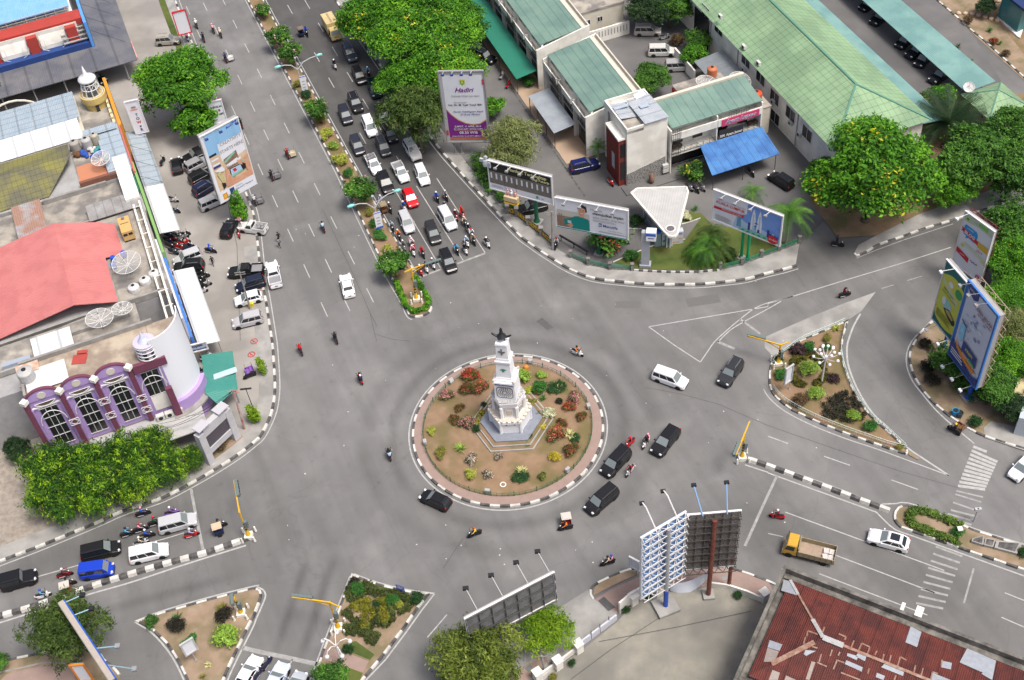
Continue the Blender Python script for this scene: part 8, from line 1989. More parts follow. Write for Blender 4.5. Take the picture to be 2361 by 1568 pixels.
for f,top in((.03,t(0,3,755,785)),(.2,t(0,3,840,910)),(.62,t(0,3,1080,1255)),(.82,t(0,3,1235,1465))):
 p=A+d*Lg*f;e=opl(top,p,d);m=MB();m.bar(p,e,.08);m.obj("lamp_arm",mat("pale blue steel",(.3,.48,.55),.5),th);m=MB();m.box(e,(.5,.5,.3));m.obj("lamp_head",P_GREY if f>.5 else M_DARK,th)
m=MB();p=W(t(0,3,860,1290));m.cyl(p,Vc((p.x,p.y,8)),.35,n=10);m.obj("pole",M_ST,th)
b=Board("small white wedge-shaped sign with orange rim at the bottom left",t(0,3,760,1640),[t(0,3,690,1440),t(0,3,745,1415),t(0,3,870,1568),t(0,3,690,1568)],poles=[],face_m=P_WH,depth=.2,frame_m=P_ORG,name="sign",cat="sign")
b=Board("tall narrow white sign lettered downwards beside the pale awning",t(0,0,1345,1390),[t(0,0,1145,940),t(0,0,1262,915),t(0,0,1365,1205),t(0,0,1247,1235)],poles=[],face_m=P_WH,depth=.35,frame_m=P_WH,name="shop_sign",cat="sign")
for k,ch in enm("TOWeR"):b.text(ch,.55,.56-.115*k,.11,P_RED if ch=="W" else P_NAVY,.5,bold=.015)
b.disc(.5,.8,.2,.03,P_GREY);b.disc(.5,.73,.3,.025,P_PINK);b.rect(.0,-.02,1,.02,P_NAVY)
f=b.at(.5,0,-.2);m=MB();m.cyl((f.x,f.y,.08),(f.x,f.y,b.z0),.12,n=8);m.obj("pole",M_ST,b.t)
for lab,base,qd,txt in(("blank white sign in a red frame beyond the roadside tree",t(0,0,1700,430),[t(0,0,1585,120),t(0,0,1700,88),t(0,0,1762,295),t(0,0,1640,322)],None),("white sign with red frame and three black lines beside the picture billboard",t(0,0,2045,1245),[t(0,0,1900,945),t(0,0,2030,915),t(0,0,2088,1110),t(0,0,1968,1142)],["DISEWAKAN","HUB","0811 680"])):
 b=Board(lab,base,qd,face_m=P_WH,depth=.3,frame_m=P_WH if txt else P_RED,name="roadside_sign",cat="sign",pr=.1,back_m=P_RED)
 if txt:
  for k,s_ in enm(txt):b.text(s_,.5,.72-.17*k,.13,P_BLK,.8,bold=.01)
b=Board("white optician's sign on the awning end above a parked scooter",RA(-26.9,-30.6),[t(0,2,1725,45),t(0,2,1890,3),t(0,2,1906,68),t(0,2,1745,110)],poles=[],face_m=pm("pale sign blue",(.45,.52,.6)),depth=.2,name="shop_sign",cat="sign")
b.text("Optik",.5,.7,.42,P_NAVY,.8,bold=.02);b.text("Internasional",.5,.25,.34,P_NAVY,.9,bold=.01);b.rect(.02,-.28,.5,-.06,P_GOLD)
f=b.at(.5,0,-.1);m=MB();m.cyl((f.x,f.y,.08),(f.x,f.y,b.z0),.07,n=8);m.obj("pole",M_ST,b.t)
# ---- street lamps, signals, poles
M_LAMPG=mat("lamp post grey",(.4,.41,.42),.5);M_TEAL=mat("turquoise lamp shell",(.2,.55,.5),.4);M_YELP=mat("signal yellow",(.62,.36,.02),.5);M_SIG=mat("signal box",(.12,.16,.16),.6)
def street_lamp(label,base,crotch,tips,ban=None):
 B=W(base);h=height_at(base,crotch);th=thing("street_lamp",label,"street lamp",B)
 m=MB();m.cyl(B,Vc((B.x,B.y,h)),.14,.09,n=10);m.cyl(B,B+UPV*.6,.25,.2,n=10);m.obj("pole",M_LAMPG,th)
 top=Vc((B.x,B.y,h))
 for tp in tips:
  e=opl(tp,B,RDv);d_=e-top;mid=top+Vc((d_.x*.3,d_.y*.3,d_.z*.72));m2=top+Vc((d_.x*.62,d_.y*.62,d_.z*.95))
  m=MB();m.tb([top,mid,m2,e],.1,n=6,r1=.06);m.obj("arm",M_LAMPG,th)
  dd=Vc((d_.x,d_.y,0)).normalized();m=MB();m.lz([(.05,-.6),(.22,-.35),(.26,0),(.2,.35),(.05,.55)],n=10)
  me=m.mesh("lamp_head",M_TEAL,smooth=True);me.transform(dd.to_track_quat('Z','Y').to_matrix().to_4x4());o=bpy.data.objects.new("lamp_head",me);COL.objects.link(o);o.parent=th;o.location=e-B
  m=MB();m.box(e-B+dd*.2-UPV*.12,(.5,.28,.1),rz=atan2(dd.y,dd.x));o=m.obj("lens",M_HEAD,th,Z0)
 m=MB();p2=top+UPV*2.2;m.cyl(top,p2,.05,n=6);m.bar(p2-UPV*1.1-RNv*.1,p2-UPV*1.1+RNv*1.3,.05);m.ball(p2,.18,n=8);m.obj("mast",M_LAMPG,th)
 if ban:
  P=[opl(p,B-RDv*-.25,RDv)for p in ban]
  c=sum(P,Vc())/4;m=MB();m.box(c,(.06,max(abs((P[1]-P[0]).dot(RNv)),1.0),abs(P[0].z-P[3].z)),rz=_th);m.obj("banner",P_WH,th)
  m=MB();m.box(c+RDv*.04+UPV*(abs(P[0].z-P[3].z)*-.44),(.03,1.05,.35),rz=_th);m.box(c+RDv*.04+UPV*abs(P[0].z-P[3].z)*.46,(.03,1.05,.12),rz=_th);m.obj("banner_band",P_BLUE,th)
  m=MB()
  for k in range(3):m.box(c+RDv*.04+UPV*(.5-k*.55),(.02,.5,.12),rz=_th)
  m.obj("banner_print",P_GREY,th)
street_lamp("double-armed street lamp with banner on the upper median",t(1,0,440,880),t(1,0,405,635),[t(1,0,580,505),t(1,0,200,615)],[t(1,0,400,700),t(1,0,455,700),t(1,0,475,840),t(1,0,425,850)])
street_lamp("double-armed street lamp with banner on the median beside the red hatchback",t(1,1,1138,585),t(1,1,1098,345),[t(1,1,1300,183),t(1,1,870,325)],[t(1,1,1085,385),t(1,1,1140,380),t(1,1,1160,525),t(1,1,1110,535)])
def signal(label,base,top,tips,name="traffic_light",boxes=(),lowbox=True):
 B=W(base);h=height_at(base,top);th=thing(name,label,"traffic light",B)
 m=MB();m.cyl(B,Vc((B.x,B.y,h)),.13,.1,n=8);m.obj("pole",M_YELP,th)
 m=MB();m.box(B+UPV*.3,(.9,.9,.6));m.obj("footing",M_WT,th)
 m=MB();m.cyl(B+UPV*.6,B+UPV*1.3,.32,.14,n=8);m.obj("flared_foot",M_YELP,th)
 T=Vc((B.x,B.y,h))
 for k,tp in enm(tips):
  e=W(tp,h+.1);d_=(e-T);m=MB();m.bar(T-UPV*.1,e,.14)
  if d_.length>2:
   m.bar(T-UPV*.9,T+d_*.45-UPV*.1,.08)
  m.obj("arm",M_YELP,th)
  if k==0:
   dd=d_.normalized();sidev=Vc((dd.y,-dd.x,0))
   for u in(.62,.86):
    m=MB();c=T+d_*u+sidev*.2;m.box(c,(1.3,.35,.42),rz=atan2(dd.y,dd.x));m.obj("signal_head",M_SIG,th)
    m=MB()
    for z in(-.4,0,.4):m.cyl(c+dd*z+sidev*.18,c+dd*z+sidev*.26,.13,n=8)
    m.obj("visor",M_DARK,th)
 if lowbox:
  m=MB();m.box(T*1-UPV*(h*.45)+Vc((.25,-.1,0)),(.35,.4,1.1));m.obj("signal_head",M_SIG,th)
 m=MB()
 for k in range(3):m.cyl(B+UPV*(1.6+k*.5),B+UPV*(1.8+k*.5),.145,n=8)
 m.obj("black_band",M_DARK,th)
 for k in range(4):
  a=pi/4+k*pi/2;p=B+Vc((1.0*cos(a),1.0*sin(a),.2));m=MB();m.cyl(p-UPV*.1,p+UPV*.75,.16,.1,n=8);m.obj("guard_post",M_WT,th)
signal("yellow traffic light arching over the queue from the median tip",t(1,1,1478,1195),t(1,1,1428,900),[t(1,1,1690,812),t(1,1,1365,935)])
signal("yellow traffic light at the west divider end",t(0,3,2292,255),t(0,2,2218,1560),[t(0,2,2150,1280)])
signal("yellow traffic light at the head of the east divider",t(2,2,2112,1080),t(2,2,2155,850),[t(2,2,2058,1045),t(2,2,2185,735)])
signal("yellow traffic light at the west tip of the east garden island",t(3,2,92,215),t(3,2,118,30),[t(2,1,2165,1515),t(3,2,195,10)])
signal("yellow traffic light on the left side of the south island",t(1,3,762,1100),t(1,3,672,850),[t(1,3,330,805),t(1,3,765,895)])
signal("yellow traffic light in the right corner of the south-west island",t(0,3,2222,965),t(0,3,2160,800),[t(0,3,2150,830)])
g=W(t(3,2,490,395));hg=height_at(t(3,2,490,395),t(3,2,542,165));th=thing("globe_lamp","white many-armed globe lamp on the east garden island","street lamp",g)
m=MB();m.cyl(g,Vc((g.x,g.y,hg)),.13,.09,n=8);m.cyl(g,g+UPV*.5,.25,.18,n=8);m.obj("pole",M_WFR,th)
for k in range(16):
 a=2*pi*k/8+(.39 if k>7 else 0);r_,z=(1.55,.55)if k<8 else(.85,1.25)
 e=Vc((g.x+r_*cos(a),g.y+r_*sin(a),hg+z));m=MB();m.tb([Vc((g.x,g.y,hg)),Vc((g.x+r_*.6*cos(a),g.y+r_*.6*sin(a),hg+z*.5)),e],.04,n=4);ar=m.obj("arm",M_WFR,th)
 m=MB();m.ball(e+UPV*.15,.2,n=10);m.obj("globe",mat("opal globe",(.75,.75,.76),.3),ar,org=g,smooth=True)
def pole(label,base,top,r,m_,name="pole",wires=0):
 B=W(base);h=height_at(base,top);T=opl(top,B,Vc((0,1,0)));T=Vc((T.x,B.y,max(2,T.z)))
 m=MB();m.cyl(B,T,r,r*.7,n=8);
 for z in(.93,.98):m.bar(B.lerp(T,z)-Vc((.7,0,0)),B.lerp(T,z)+Vc((.7,0,0)),.08)
 return tag(m.obj(name,m_,None,B),label,"pole"),T
pole("grey concrete utility pole on the pavement left of the smiling-man board",t(2,1,375,735),t(2,1,365,375),.16,M_CONC,"utility_pole")
pole("leaning grey pole over the parked cars by the west kerb",t(0,1,2300,1275),t(0,1,2200,930),.13,M_CONC,"utility_pole")
o,T=pole("red-banded utility pole with a tangle of wires at the west corner",t(0,2,2248,810),t(0,2,2140,450),.14,mat("red and grey pole",(.4,.1,.08),.8,(.42,.4,.38),.8,contrast=.2),"utility_pole")
wr=thing("overhead_wires","bundle of dark wires sagging from the red-banded pole to the purple building","wires",T)
for k,e in enm((t(0,2,1400,770),t(0,2,1430,830),t(0,2,1700,690),t(0,2,1240,880))):
 E_=W(e,4.5);m=MB();m.tb([T.lerp(E_,q/8)-UPV*(1.2*sin(pi*q/8))for q in range(9)],.03,n=4);m.obj("wire",M_DARK,wr)
pole("thin dark pole leaning beside the small cypress at the corner",t(0,2,2320,600),t(0,2,2255,430),.06,M_DARK)
pole("dark mast standing on the pale paving right of the flowering trees",t(1,0,2000,410),t(1,0,1968,80),.08,mat("brown steel",(.1,.04,.03),.6),"mast")
def plate_sign(label,base,quad,face,pole_m=M_LAMPG,name="sign",txt=None,depth=.08):
 b=Board(label,base,quad,face_m=face,depth=depth,frame_m=M_LAMPG,name=name,cat="sign",pr=.05,pole_m=pole_m)
 return b
plate_sign("white information board on a post on the east garden island",t(3,2,200,455),[t(3,2,165,255),t(3,2,230,222),t(3,2,215,345),t(3,2,155,400)],P_WH)
b=plate_sign("white square sign on a single post on the south-west island",t(0,3,1810,1400),[t(0,3,1660,1248),t(0,3,1765,1178),t(0,3,1812,1280),t(0,3,1705,1345)],P_WH)
ns=thing("no_parking_sign","round red and white no-parking sign beside the whitish pickup","sign",W(t(0,1,2235,560)))
B=W(t(0,1,2235,560));m=MB();m.cyl(B,B+UPV*2.6,.05,n=6);m.obj("post",M_LAMPG,ns)
m=MB();m.cyl(B+Vc((0,-.05,2.5)),B+Vc((0,-.09,2.5)),.36,n=18);m.obj("plate",P_RED,ns);m=MB();m.cyl(B+Vc((0,-.091,2.5)),B+Vc((0,-.1,2.5)),.27,n=18);m.obj("disc",P_WH,ns);text_mesh("P","lettering",.42,P_BLK,Matrix.Translation(Vc((0,-.11,2.5)))@Matrix.Rotation(pi/2,4,'X'),ns)
m=MB();m.bar(B+Vc((-.2,-.115,2.7)),B+Vc((.2,-.115,2.3)),.07,.02);m.obj("slash",P_RED,ns)
for i,(px,lab)in enm(((t(0,1,2280+55,1568),"upper"),(t(0,2,2310,120),"lower"))):
 m=MB();B=W(px,.14);m.tb([(.45*cos(2*pi*k/20),.45*sin(2*pi*k/20),0)for k in range(21)],.05,n=4);m.bar((-.3,.3,0),(.3,-.3,0),.06);m.bar((-.1,-.2,0),(-.1,.2,0),.07)
 o=m.obj("painted_symbol",P_RED,None,Z0);o.location=B;tag(o,f"red no-parking symbol painted on the west pavement, {lab} one","marking")
rk=thing("blue_frame","blue tubular sign frame standing on the south island's top edge","sign frame",W(t(1,3,1340,780)))
A,C_=W(t(1,3,1305,765)),W(t(1,3,1375,790));m=MB()
for p in(A,C_):m.bar(p,p+UPV*1.7,.07)
for z in(.9,1.15,1.4,1.7):m.bar(A+UPV*z,C_+UPV*z,.06)
m.obj("frame",mat("blue tube",(.03,.06,.28),.5),rk)
g=W(t(1,3,790,1410));h=height_at(t(1,3,790,1410),t(1,3,735,1240));th=thing("ornamental_lamp","white curly-armed lamp leaning in view at the south island path","street lamp",g)
m=MB();m.cyl(g,Vc((g.x,g.y,h)),.09,.07,n=8);m.obj("pole",M_WFR,th);T=Vc((g.x,g.y,h))
for a in(0.2,1.5,2.7,4.1,5.2):
 d_=Vc((cos(a),sin(a),0));m=MB();m.tb([T-UPV*.3,T+d_*.6+UPV*.5,T+d_*1.2+UPV*.6,T+d_*1.5+UPV*.1],.06,n=5);ar=m.obj("arm",M_WFR,th);m=MB();m.ball(T+d_*1.5-UPV*.1,.25,n=10);m.obj("globe",mat("glass globe",(.6,.62,.64),.2),ar,org=g)
g=W(t(3,3,1745,235));th=thing("bollard_lamp","pale square bollard lamp in the hedge on the east divider","bollard",g)
m=MB();m.box(g+UPV*.6,(.35,.35,1.2));m.obj("post",M_WFR,th);m=MB();m.box(g+UPV*1.25,(.55,.55,.14));m.obj("cap",M_WFR,th)
g=W(t(3,3,1890,110));m=MB();m.cyl(g,W(t(3,3,1890,110))+UPV*2.5,.09,n=8);m.box(g+UPV*2.3,(.7,.3,.4));tag(m.obj("pole",M_LAMPG,None,g),"thin grey pole at the zebra crossing end of the hedge island","pole")
pl=thing("planter","row of empty concrete planter troughs on the east divider","planter",W(t(3,3,2080,340)))
for a in((1870,290,1980,260,1970,350,1860,315),(1990,285,2080,300,2060,370,1975,350),(2090,310,2330,330,2280,430,2070,375)):
 m=MB();P=[V2(W(t(3,3,a[i],a[i+1])))for i in(0,2,4,6)];c=sum(P,Vc((0,0)))/4
 m.pz(P,.17,.55);m.pz([c+(p-c)*.75 for p in P],.551,.56,1);m.obj("trough",[M_WALK,M_KB],pl)
# ---- ATM kiosk
kt=tt(2,1,(1095,205),(1150,165),(1600,150),(1618,195),(1520,580),(1490,605),(1440,600),(1395,555))
k=Bld("bank_kiosk","small bank kiosk under a white triangular roof with a round hole",W(t(2,1,1380,480)),"kiosk")
KH=4.2;P=[W(p,KH)for p in kt];cen=sum(P,Vc())/len(P)
hc=W(t(2,1,1455,535),KH);hr=.62
m=MB();n_=len(P)
m.pz([(p.x,p.y)for p in P],KH-.35,KH-.02);k.pt("roof",m,corr("white ribbed roof",(.45,.45,.44),(.36,.36,.35),.35,brg(W(kt[2],KH),W(kt[4],KH)),.5,depth=.3))
m=MB()
for i in range(n_):m.bar(P[i]-UPV*.1,P[(i+1)%n_]-UPV*.1,.25,.36)
k.pt("fascia",m,M_WT)
m=MB();m.tb([hc+Vc((hr*cos(2*pi*q/20),hr*sin(2*pi*q/20),.06))for q in range(21)],.09,n=5);k.pt("roof_ring",m,M_WT)
m=MB();m.cyl(hc+UPV*-.01,hc+UPV*.02,hr,n=20);k.pt("roof_opening",m,mat("painted dim opening",(.12,.11,.13),.8))  # dark disc on the closed roof; its colour paints the shade in a hole
base=[cen+(p-cen)*.62 for p in P];m=MB();m.pz([(p.x,p.y+.25)for p in base],.12,KH-.36);k.pt("wall",m,mat("blue grey glazing",(.12,.17,.24),.2,(.3,.33,.36),.8,contrast=.2,spec=.6))
m=MB()
for i in range(n_):m.bar(Vc((base[i].x,base[i].y+.25,.12)),Vc((base[i].x,base[i].y+.25,KH-.4)),.14)
k.pt("mullion",m,M_WFR)
A,C_=W(t(2,1,1305,690)),W(t(2,1,1570,655));d=(C_-A).normalized();n=Vc((d.y,-d.x,0));q=Matrix((d,n,UPV)).transposed();Lg=(C_-A).length
cb=thing("cash_machine","row of cash machines under a blue header at the kiosk's lawn side","cash machine",(A+C_)/2)
m=MB();m.box(A+d*Lg*.11+UPV*1.25,(Lg*.22,.9,2.5),M=q);m.obj("side_cabinet",mat("teal grey cabinet",(.25,.33,.35),.5),cb)
m=MB();m.box(A+d*Lg*.62+UPV*1.25,(Lg*.74,.8,2.2),M=q);m.obj("cabinet",mat("pale cabinet",(.5,.54,.57),.5),cb)
m=MB();m.box(A+d*Lg*.25+UPV*2.65+n*.03,(Lg*.5,.9,.32),M=q);m.obj("header",P_BLUE,cb)
M=Matrix((d,UPV,n)).transposed().to_4x4();M.translation=A+d*Lg*.28+UPV*2.65+n*.49-cb.location;text_mesh("ATM","lettering",.34,P_WH,M,cb,bold=.01)
for x,z,c in((.34,1.75,P_LBL),(.34,1.0,P_GRN),(.88,2.0,pm("violet",(.25,.22,.5))),(.88,1.2,P_TAN)):
 m=MB();m.box(A+d*Lg*x+UPV*z+n*.41,(.5,.03,.35),M=q);m.obj("label",c,cb)
m=MB();m.box(A+d*Lg*.6+UPV*.55+n*.41,(Lg*.5,.03,.14),M=q);m.obj("stripe",P_ORG,cb)
B=W(t(2,1,1225,880));th=thing("pylon_sign","grey pylon with white and blue sign box on the lawn corner","sign",B)
hp=6.4;dq=Matrix.Rotation(-.25,3,'Z');m=MB();m.box(B+UPV*.3,(1.5,1.1,.6),M=dq);m.box(B+UPV*(hp/2),(1.05,.7,hp),M=dq);m.obj("column",mat("grey cladding",(.33,.35,.38),.5,(.28,.3,.33),.8),th)
m=MB();c=B+UPV*(hp-.4)+dq@Vc((.75,-.1,0));m.box(c,(1.3,1.0,1.5),M=dq);m.obj("sign_box",M_TXTW,th);m=MB();m.box(c+dq@Vc((0,-.51,.35)),(1.28,.03,.45),M=dq);m.obj("blue_band",P_BLUE,th);m=MB();m.box(c+dq@Vc((0,-.51,-.25)),(.8,.03,.12),M=dq);m.obj("sign_print",P_NAVY,th)
# ---- fences and low walls
M_STONE=mat("rubble stone post",(.1,.1,.095),.9,(.24,.23,.21),3,obj=False,contrast=.4);M_GRAIL=mat("green rail",(.03,.2,.12),.5)
fh=thing("rail_fence","green three-rail fence with rubble stone posts along the corner pavement","fence",fence_w[6])
idx=[(6,7),(7,8),(8,9),(11,12),(12,13),(13,14),(14,15)]
for a,c in idx:
 A,C_=fence_w[a],fence_w[min(c,len(fence_w)-1)]
 m=MB()
 for z in(.45,.7,.95):m.bar(A+UPV*z,C_+UPV*z,.07)
 m.obj("rail",M_GRAIL,fh);m=MB();m.pz([V2(A)+Vc((.0,.1)),V2(C_)+Vc((0,.1)),V2(C_)-Vc((0,.1)),V2(A)-Vc((0,.1))],.1,.32);m.obj("plinth",M_STONE,fh)
for a in(6,7,8,9,11,12,13,14,15):
 if a<len(fence_w):m=MB();m.box(fence_w[a]+UPV*.65,(.42,.42,1.3));m.box(fence_w[a]+UPV*1.33,(.5,.5,.08));m.obj("post",M_STONE,fh)
fy=thing("lettered_fence","dark fence carrying large yellow letters, with stone posts","fence",fence_w[2])
for i,(a,c,txt)in enm(((0,1,"ACEH"),(1,2,"RUKOKA"),(2,3,"SELMDR"),(3,4,"AUCCK"))):
 A,C_=fence_w[a],fence_w[c];d=(C_-A).normalized();n=Vc((d.y,-d.x,0));q=Matrix((d,n,UPV)).transposed()
 m=MB();m.box((A+C_)/2+UPV*.75,((C_-A).length-.4,.08,1.15),M=q);m.obj("panel",mat("dark brown panel",(.05,.04,.035),.7),fy)
 M=Matrix((d,UPV,n)).transposed().to_4x4();M.translation=(A+C_)/2+UPV*.75+n*.06-fy.location;text_mesh(txt,"lettering",1.05,mat("yellow lettering",(.6,.4,.03),.5),M,fy,maxw=(C_-A).length-.6,bold=.04)
for a in range(5):m=MB();m.box(fence_w[a]+UPV*.8,(.5,.5,1.6));m.box(fence_w[a]+UPV*1.63,(.62,.62,.07),m=1);m.obj("post",[M_STONE,M_WALK],fy)
br=thing("black_rail","long black beam barrier behind the pavement near the parked motorcycle","barrier",W(t(2,1,570,690)))
A,C_=W(t(2,1,440,640)),W(t(2,1,700,790));m=MB();m.bar(A+UPV*.95,C_+UPV*.95,.2,.22);m.obj("beam",M_DARK,br)
for u in(.05,.5,.95):m=MB();p=A.lerp(C_,u);m.bar(p,p+UPV*.85,.1);m.obj("post",M_DARK,br)
def rail_fence(label,pts,hgt=.75,m_=None,step=.55,name="railing",z=.17):
 P=rsm(smp(pts,.5),step);th=thing(name,label,"fence",P[0]);m=MB()
 for zz in(hgt*.5,hgt):m.tb([p+UPV*(z+zz)for p in P],.035,n=4)
 for p in P:m.bar(p+UPV*z,p+UPV*(z+hgt),.045)
 m.obj("rail",m_ or M_WFR,th)
MG=mat("pale green white rail",(.5,.6,.55),.6)
rail_fence("pale railing along the long left edge of the east garden island",WW(tt(3,2,(45,440),(110,525),(230,610),(460,725),(710,825),(910,895),(1100,960),(1265,1000))),m_=MG)
rail_fence("pale railing along the curved right edge of the east garden island",WW(tt(3,2,(1255,985),(1080,820),(935,690),(815,530),(745,390),(692,235),(668,90))+tt(3,1,(680,1560),(705,1440))),m_=MG)
rail_fence("pale railing on the top edge of the east garden island",WW(tt(3,1,(700,1400),(590,1450),(310,1568))+tt(3,2,(180,90),(80,160),(45,210))),m_=MG)
def low_wall(label,pts,h,m_,wd=.2,name="boundary_wall",smooth=False):
 P=[Vc((p[0],p[1],0))for p in pts];L=offset(P,wd/2);Rr=offset(P,-wd/2);m=MB()
 for i in range(len(P)-1):m.pz([V2(L[i]),V2(L[i+1]),V2(Rr[i+1]),V2(Rr[i])],0,h,bottom=False)
 return tag(m.obj(name,m_,None,P[0]),label,"wall")
low_wall("white wall with pale blue band along the lower edge of the gravel yard",WW(tt(2,3,(250,1550),(420,1430),(600,1295),(640,1270))),.8,M_WT)
low_wall("pale painted wall stretch between gate posts left of the gravel yard",WW(tt(2,3,(640,1250),(800,1130),(960,1010))),1.0,mat("pale lilac wall",(.5,.52,.6),.8,(.45,.46,.5),.8,obj=False))
low_wall("tall white wall panel beside the blue-backed billboard",WW(tt(2,3,(985,955),(1085,870),(1200,800))),2.2,M_WT)
low_wall("grimy white wall curving behind the brown-red pole",WW(tt(2,3,(1200,800),(1300,770),(1450,735),(1620,725))),.9,M_WT)
low_wall("grimy white wall between the brown-red pole and the rusty-roofed house",WW(tt(2,3,(1830,715),(1980,735),(2150,790),(2290,850))),1.0,M_WT)
for i,(px,lab)in enm(((t(2,3,240,1560),"lowest"),(t(2,3,425,1450),"second from the bottom"),(t(2,3,612,1300),"third from the bottom, beside the lilac stretch"),(t(2,3,1115,860),"beside the tall white panel"),(t(2,3,1340,770),"by the blue and grey pole"),(t(2,3,2310,830),"next to the rusty-roofed house"))):
 B=W(px);th=thing("gate_post",f"white gate post of the gravel yard wall, {lab}","post",B,.5);m=MB();m.box((0,0,.8),(.8,.8,1.6));m.obj("shaft",M_WT,th,Z0);m=MB();m.box((0,0,1.66),(.95,.95,.12));m.obj("cap",M_WT,th,Z0)
for i,(a,lab)in enm((((730,1190),"lower"),((810,1130),"middle"),((892,1060),"upper"))):
 B=W(t(2,3,*a));m=MB();m.bar(B,B+UPV*1.7,.08);tag(m.obj("fence_stake",M_MESHP,None,B),f"dark stake against the lilac wall stretch, {lab} of three","stake","stakes along the wall")
m=MB();A,C_=W(t(2,3,1455,760)),W(t(2,3,1790,690));N=14
for q in range(N):
 def S(u,v):p=A.lerp(C_,u);return p+UPV*((.3+1.5*v+.9*u*u)-.5*sin(pi*u))+Vc((0,-.5*sin(pi*u)*(1-v),0))
 for v in range(3):m.poly([S(q/N,v/3),S((q+1)/N,v/3),S((q+1)/N,(v+1)/3),S(q/N,(v+1)/3)])
tag(m.obj("cloth_banner",mat("white cloth",(.5,.54,.62),.8,(.56,.6,.66),.6,obj=False),None,A,smooth=True),"crumpled white cloth banner slung below the two billboard backs","banner")
b=Board("small white notice seen from behind left of the blue-backed billboard",t(2,3,1140,600),[t(2,3,1082,435),t(2,3,1165,480),t(2,3,1165,560),t(2,3,1080,515)],face_m=P_WH,depth=.1,name="notice",cat="sign",pr=.05)
rp=W(t(2,3,300,1480));m=MB();m.cyl(rp,rp+Vc((-.15,0,3.2)),.12,n=8);m.bar(rp+UPV*3-Vc((.6,0,0)),rp+UPV*3+Vc((.5,0,0)),.08);tag(m.obj("wooden_post",M_CONC,None,rp),"short weathered post on the pink paving below the weeping tree","post")
ME_ST=MB();ME_ST.lz([(.4,0),(.42,.2),(.3,.34),(.05,.38)],n=10);me=ME_ST.mesh("edging_stone",mat("peach stone",(.5,.36,.26),.8))
first=None
for row,pts,cnt in(("upper",[(2065,0),(2140,30),(2230,90),(2330,150)],9),("lower",[(1750,130),(1900,140),(2030,175),(2150,210),(2290,235)],15)):
 P=rsm(smp(WW(tt(3,0,*pts)),.5),1.0);n_=len(P);step=max(1,n_//cnt)
 for p in P[::step]:
  o=bpy.data.objects.new("edging_stone",me)if first is None else first.copy()
  first=first or o;COL.objects.link(o);o.location=(p.x,p.y,.05);tag(o,f"round peach edging stone in the {row} row of the far garden","stone",f"{row} row of edging stones")
for i,(px,c,lab)in enm(((t(3,2,1712,680),(.02,.25,.5),"blue plastic bin on the verge by the handcart"),(t(3,2,1752,700),(.03,.06,.08),"dark bin beside the blue one on the verge"),(t(0,1,2310,1245),(.7,.55,.02),"yellow crate on the ground by the leaning pole"))):
 B=W(px);th=tag(bpy.data.objects.new("bin",None),lab,"bin");COL.objects.link(th);th.location=B+UPV*.1
 m=MB();m.lz([(.3,0),(.4,.8),(.42,.85),(.36,.85),(.3,.2)],n=12)if i<2 else m.box((0,0,.3),(.8,.6,.6));m.obj("tub",mat("bin "+str(i),c,.5),th,Z0);m=MB();m.box((0,0,.75 if i<2 else .62),(.5,.5,.05));m.obj("lid",M_DARK if i<2 else P_GOLD,th,Z0)
b=Bld("scaffold_house","pale yellow wall with bare branches and white hut at the right edge",W(t(3,2,2300,560)))
a_=[W(t(3,2,2170,720)),W(t(3,2,2290,640)),W(t(3,2,2500,100)),W(t(3,2,2400,60))]
m=MB();m.pz([V2(p)for p in a_],0,2.4);b.pt("wall",m,mat("pale yellow render",(.5,.43,.24),.8,(.42,.36,.22),1,obj=False))
m=MB();m.pz([V2(W(t(3,2,*p)))for p in((2250,860),(2400,900),(2500,600),(2330,570))],0,3.2);b.pt("hut",m,mat("pale blue grey hut",(.42,.47,.5),.7))
# ================================================================== VEGETATION
def lfm(name,dark,mid,light,ocol=False,trans=.28):
 m=bpy.data.materials.new(name);m.use_nodes=True
 n,l=m.node_tree.nodes,m.node_tree.links
 b=n["Principled BSDF"];out=n["Material Output"]
 a=n.new("ShaderNodeAttribute");a.attribute_name="tint"
 rp=n.new("ShaderNodeValToRGB");e=rp.color_ramp.elements
 e[0].position=.0;e[0].color=_lin(dark);e[1].position=1;e[1].color=_lin(light);k=e.new(.5);k.color=_lin(mid)
 l.new(a.outputs["Fac"],rp.inputs[0]);src=rp.outputs[0]
 if ocol:
  oi=n.new("ShaderNodeObjectInfo");mx=n.new("ShaderNodeMixRGB");mx.blend_type='MULTIPLY';mx.inputs[0].default_value=1
  l.new(src,mx.inputs[1]);l.new(oi.outputs["Color"],mx.inputs[2]);src=mx.outputs[0]
 b.inputs["Roughness"].default_value=.6;b.inputs["Specular IOR Level"].default_value=.25
 l.new(src,b.inputs["Base Color"])
 t_=n.new("ShaderNodeBsdfTranslucent");l.new(src,t_.inputs[0])
 ms=n.new("ShaderNodeMixShader");ms.inputs[0].default_value=trans
 l.new(b.outputs[0],ms.inputs[1]);l.new(t_.outputs[0],ms.inputs[2]);l.new(ms.outputs[0],out.inputs[0])
 return m
L_BRIGHT=lfm("bright leaves",(.025,.09,.007),(.075,.24,.014),(.19,.43,.024))
L_MID=lfm("mid green leaves",(.022,.07,.012),(.06,.17,.02),(.14,.31,.04))
L_DARK=lfm("dark leaves",(.012,.03,.012),(.022,.055,.02),(.05,.1,.03))
L_OLIVE=lfm("olive leaves",(.025,.05,.012),(.055,.1,.018),(.12,.19,.035));L_WIL=lfm("willow leaves",(.045,.075,.012),(.13,.18,.025),(.27,.34,.06))
L_PALE=lfm("pale feathery leaves",(.12,.15,.045),(.2,.24,.08),(.32,.34,.14))
L_LIME=lfm("lime leaves",(.08,.17,.008),(.16,.29,.012),(.28,.42,.03))
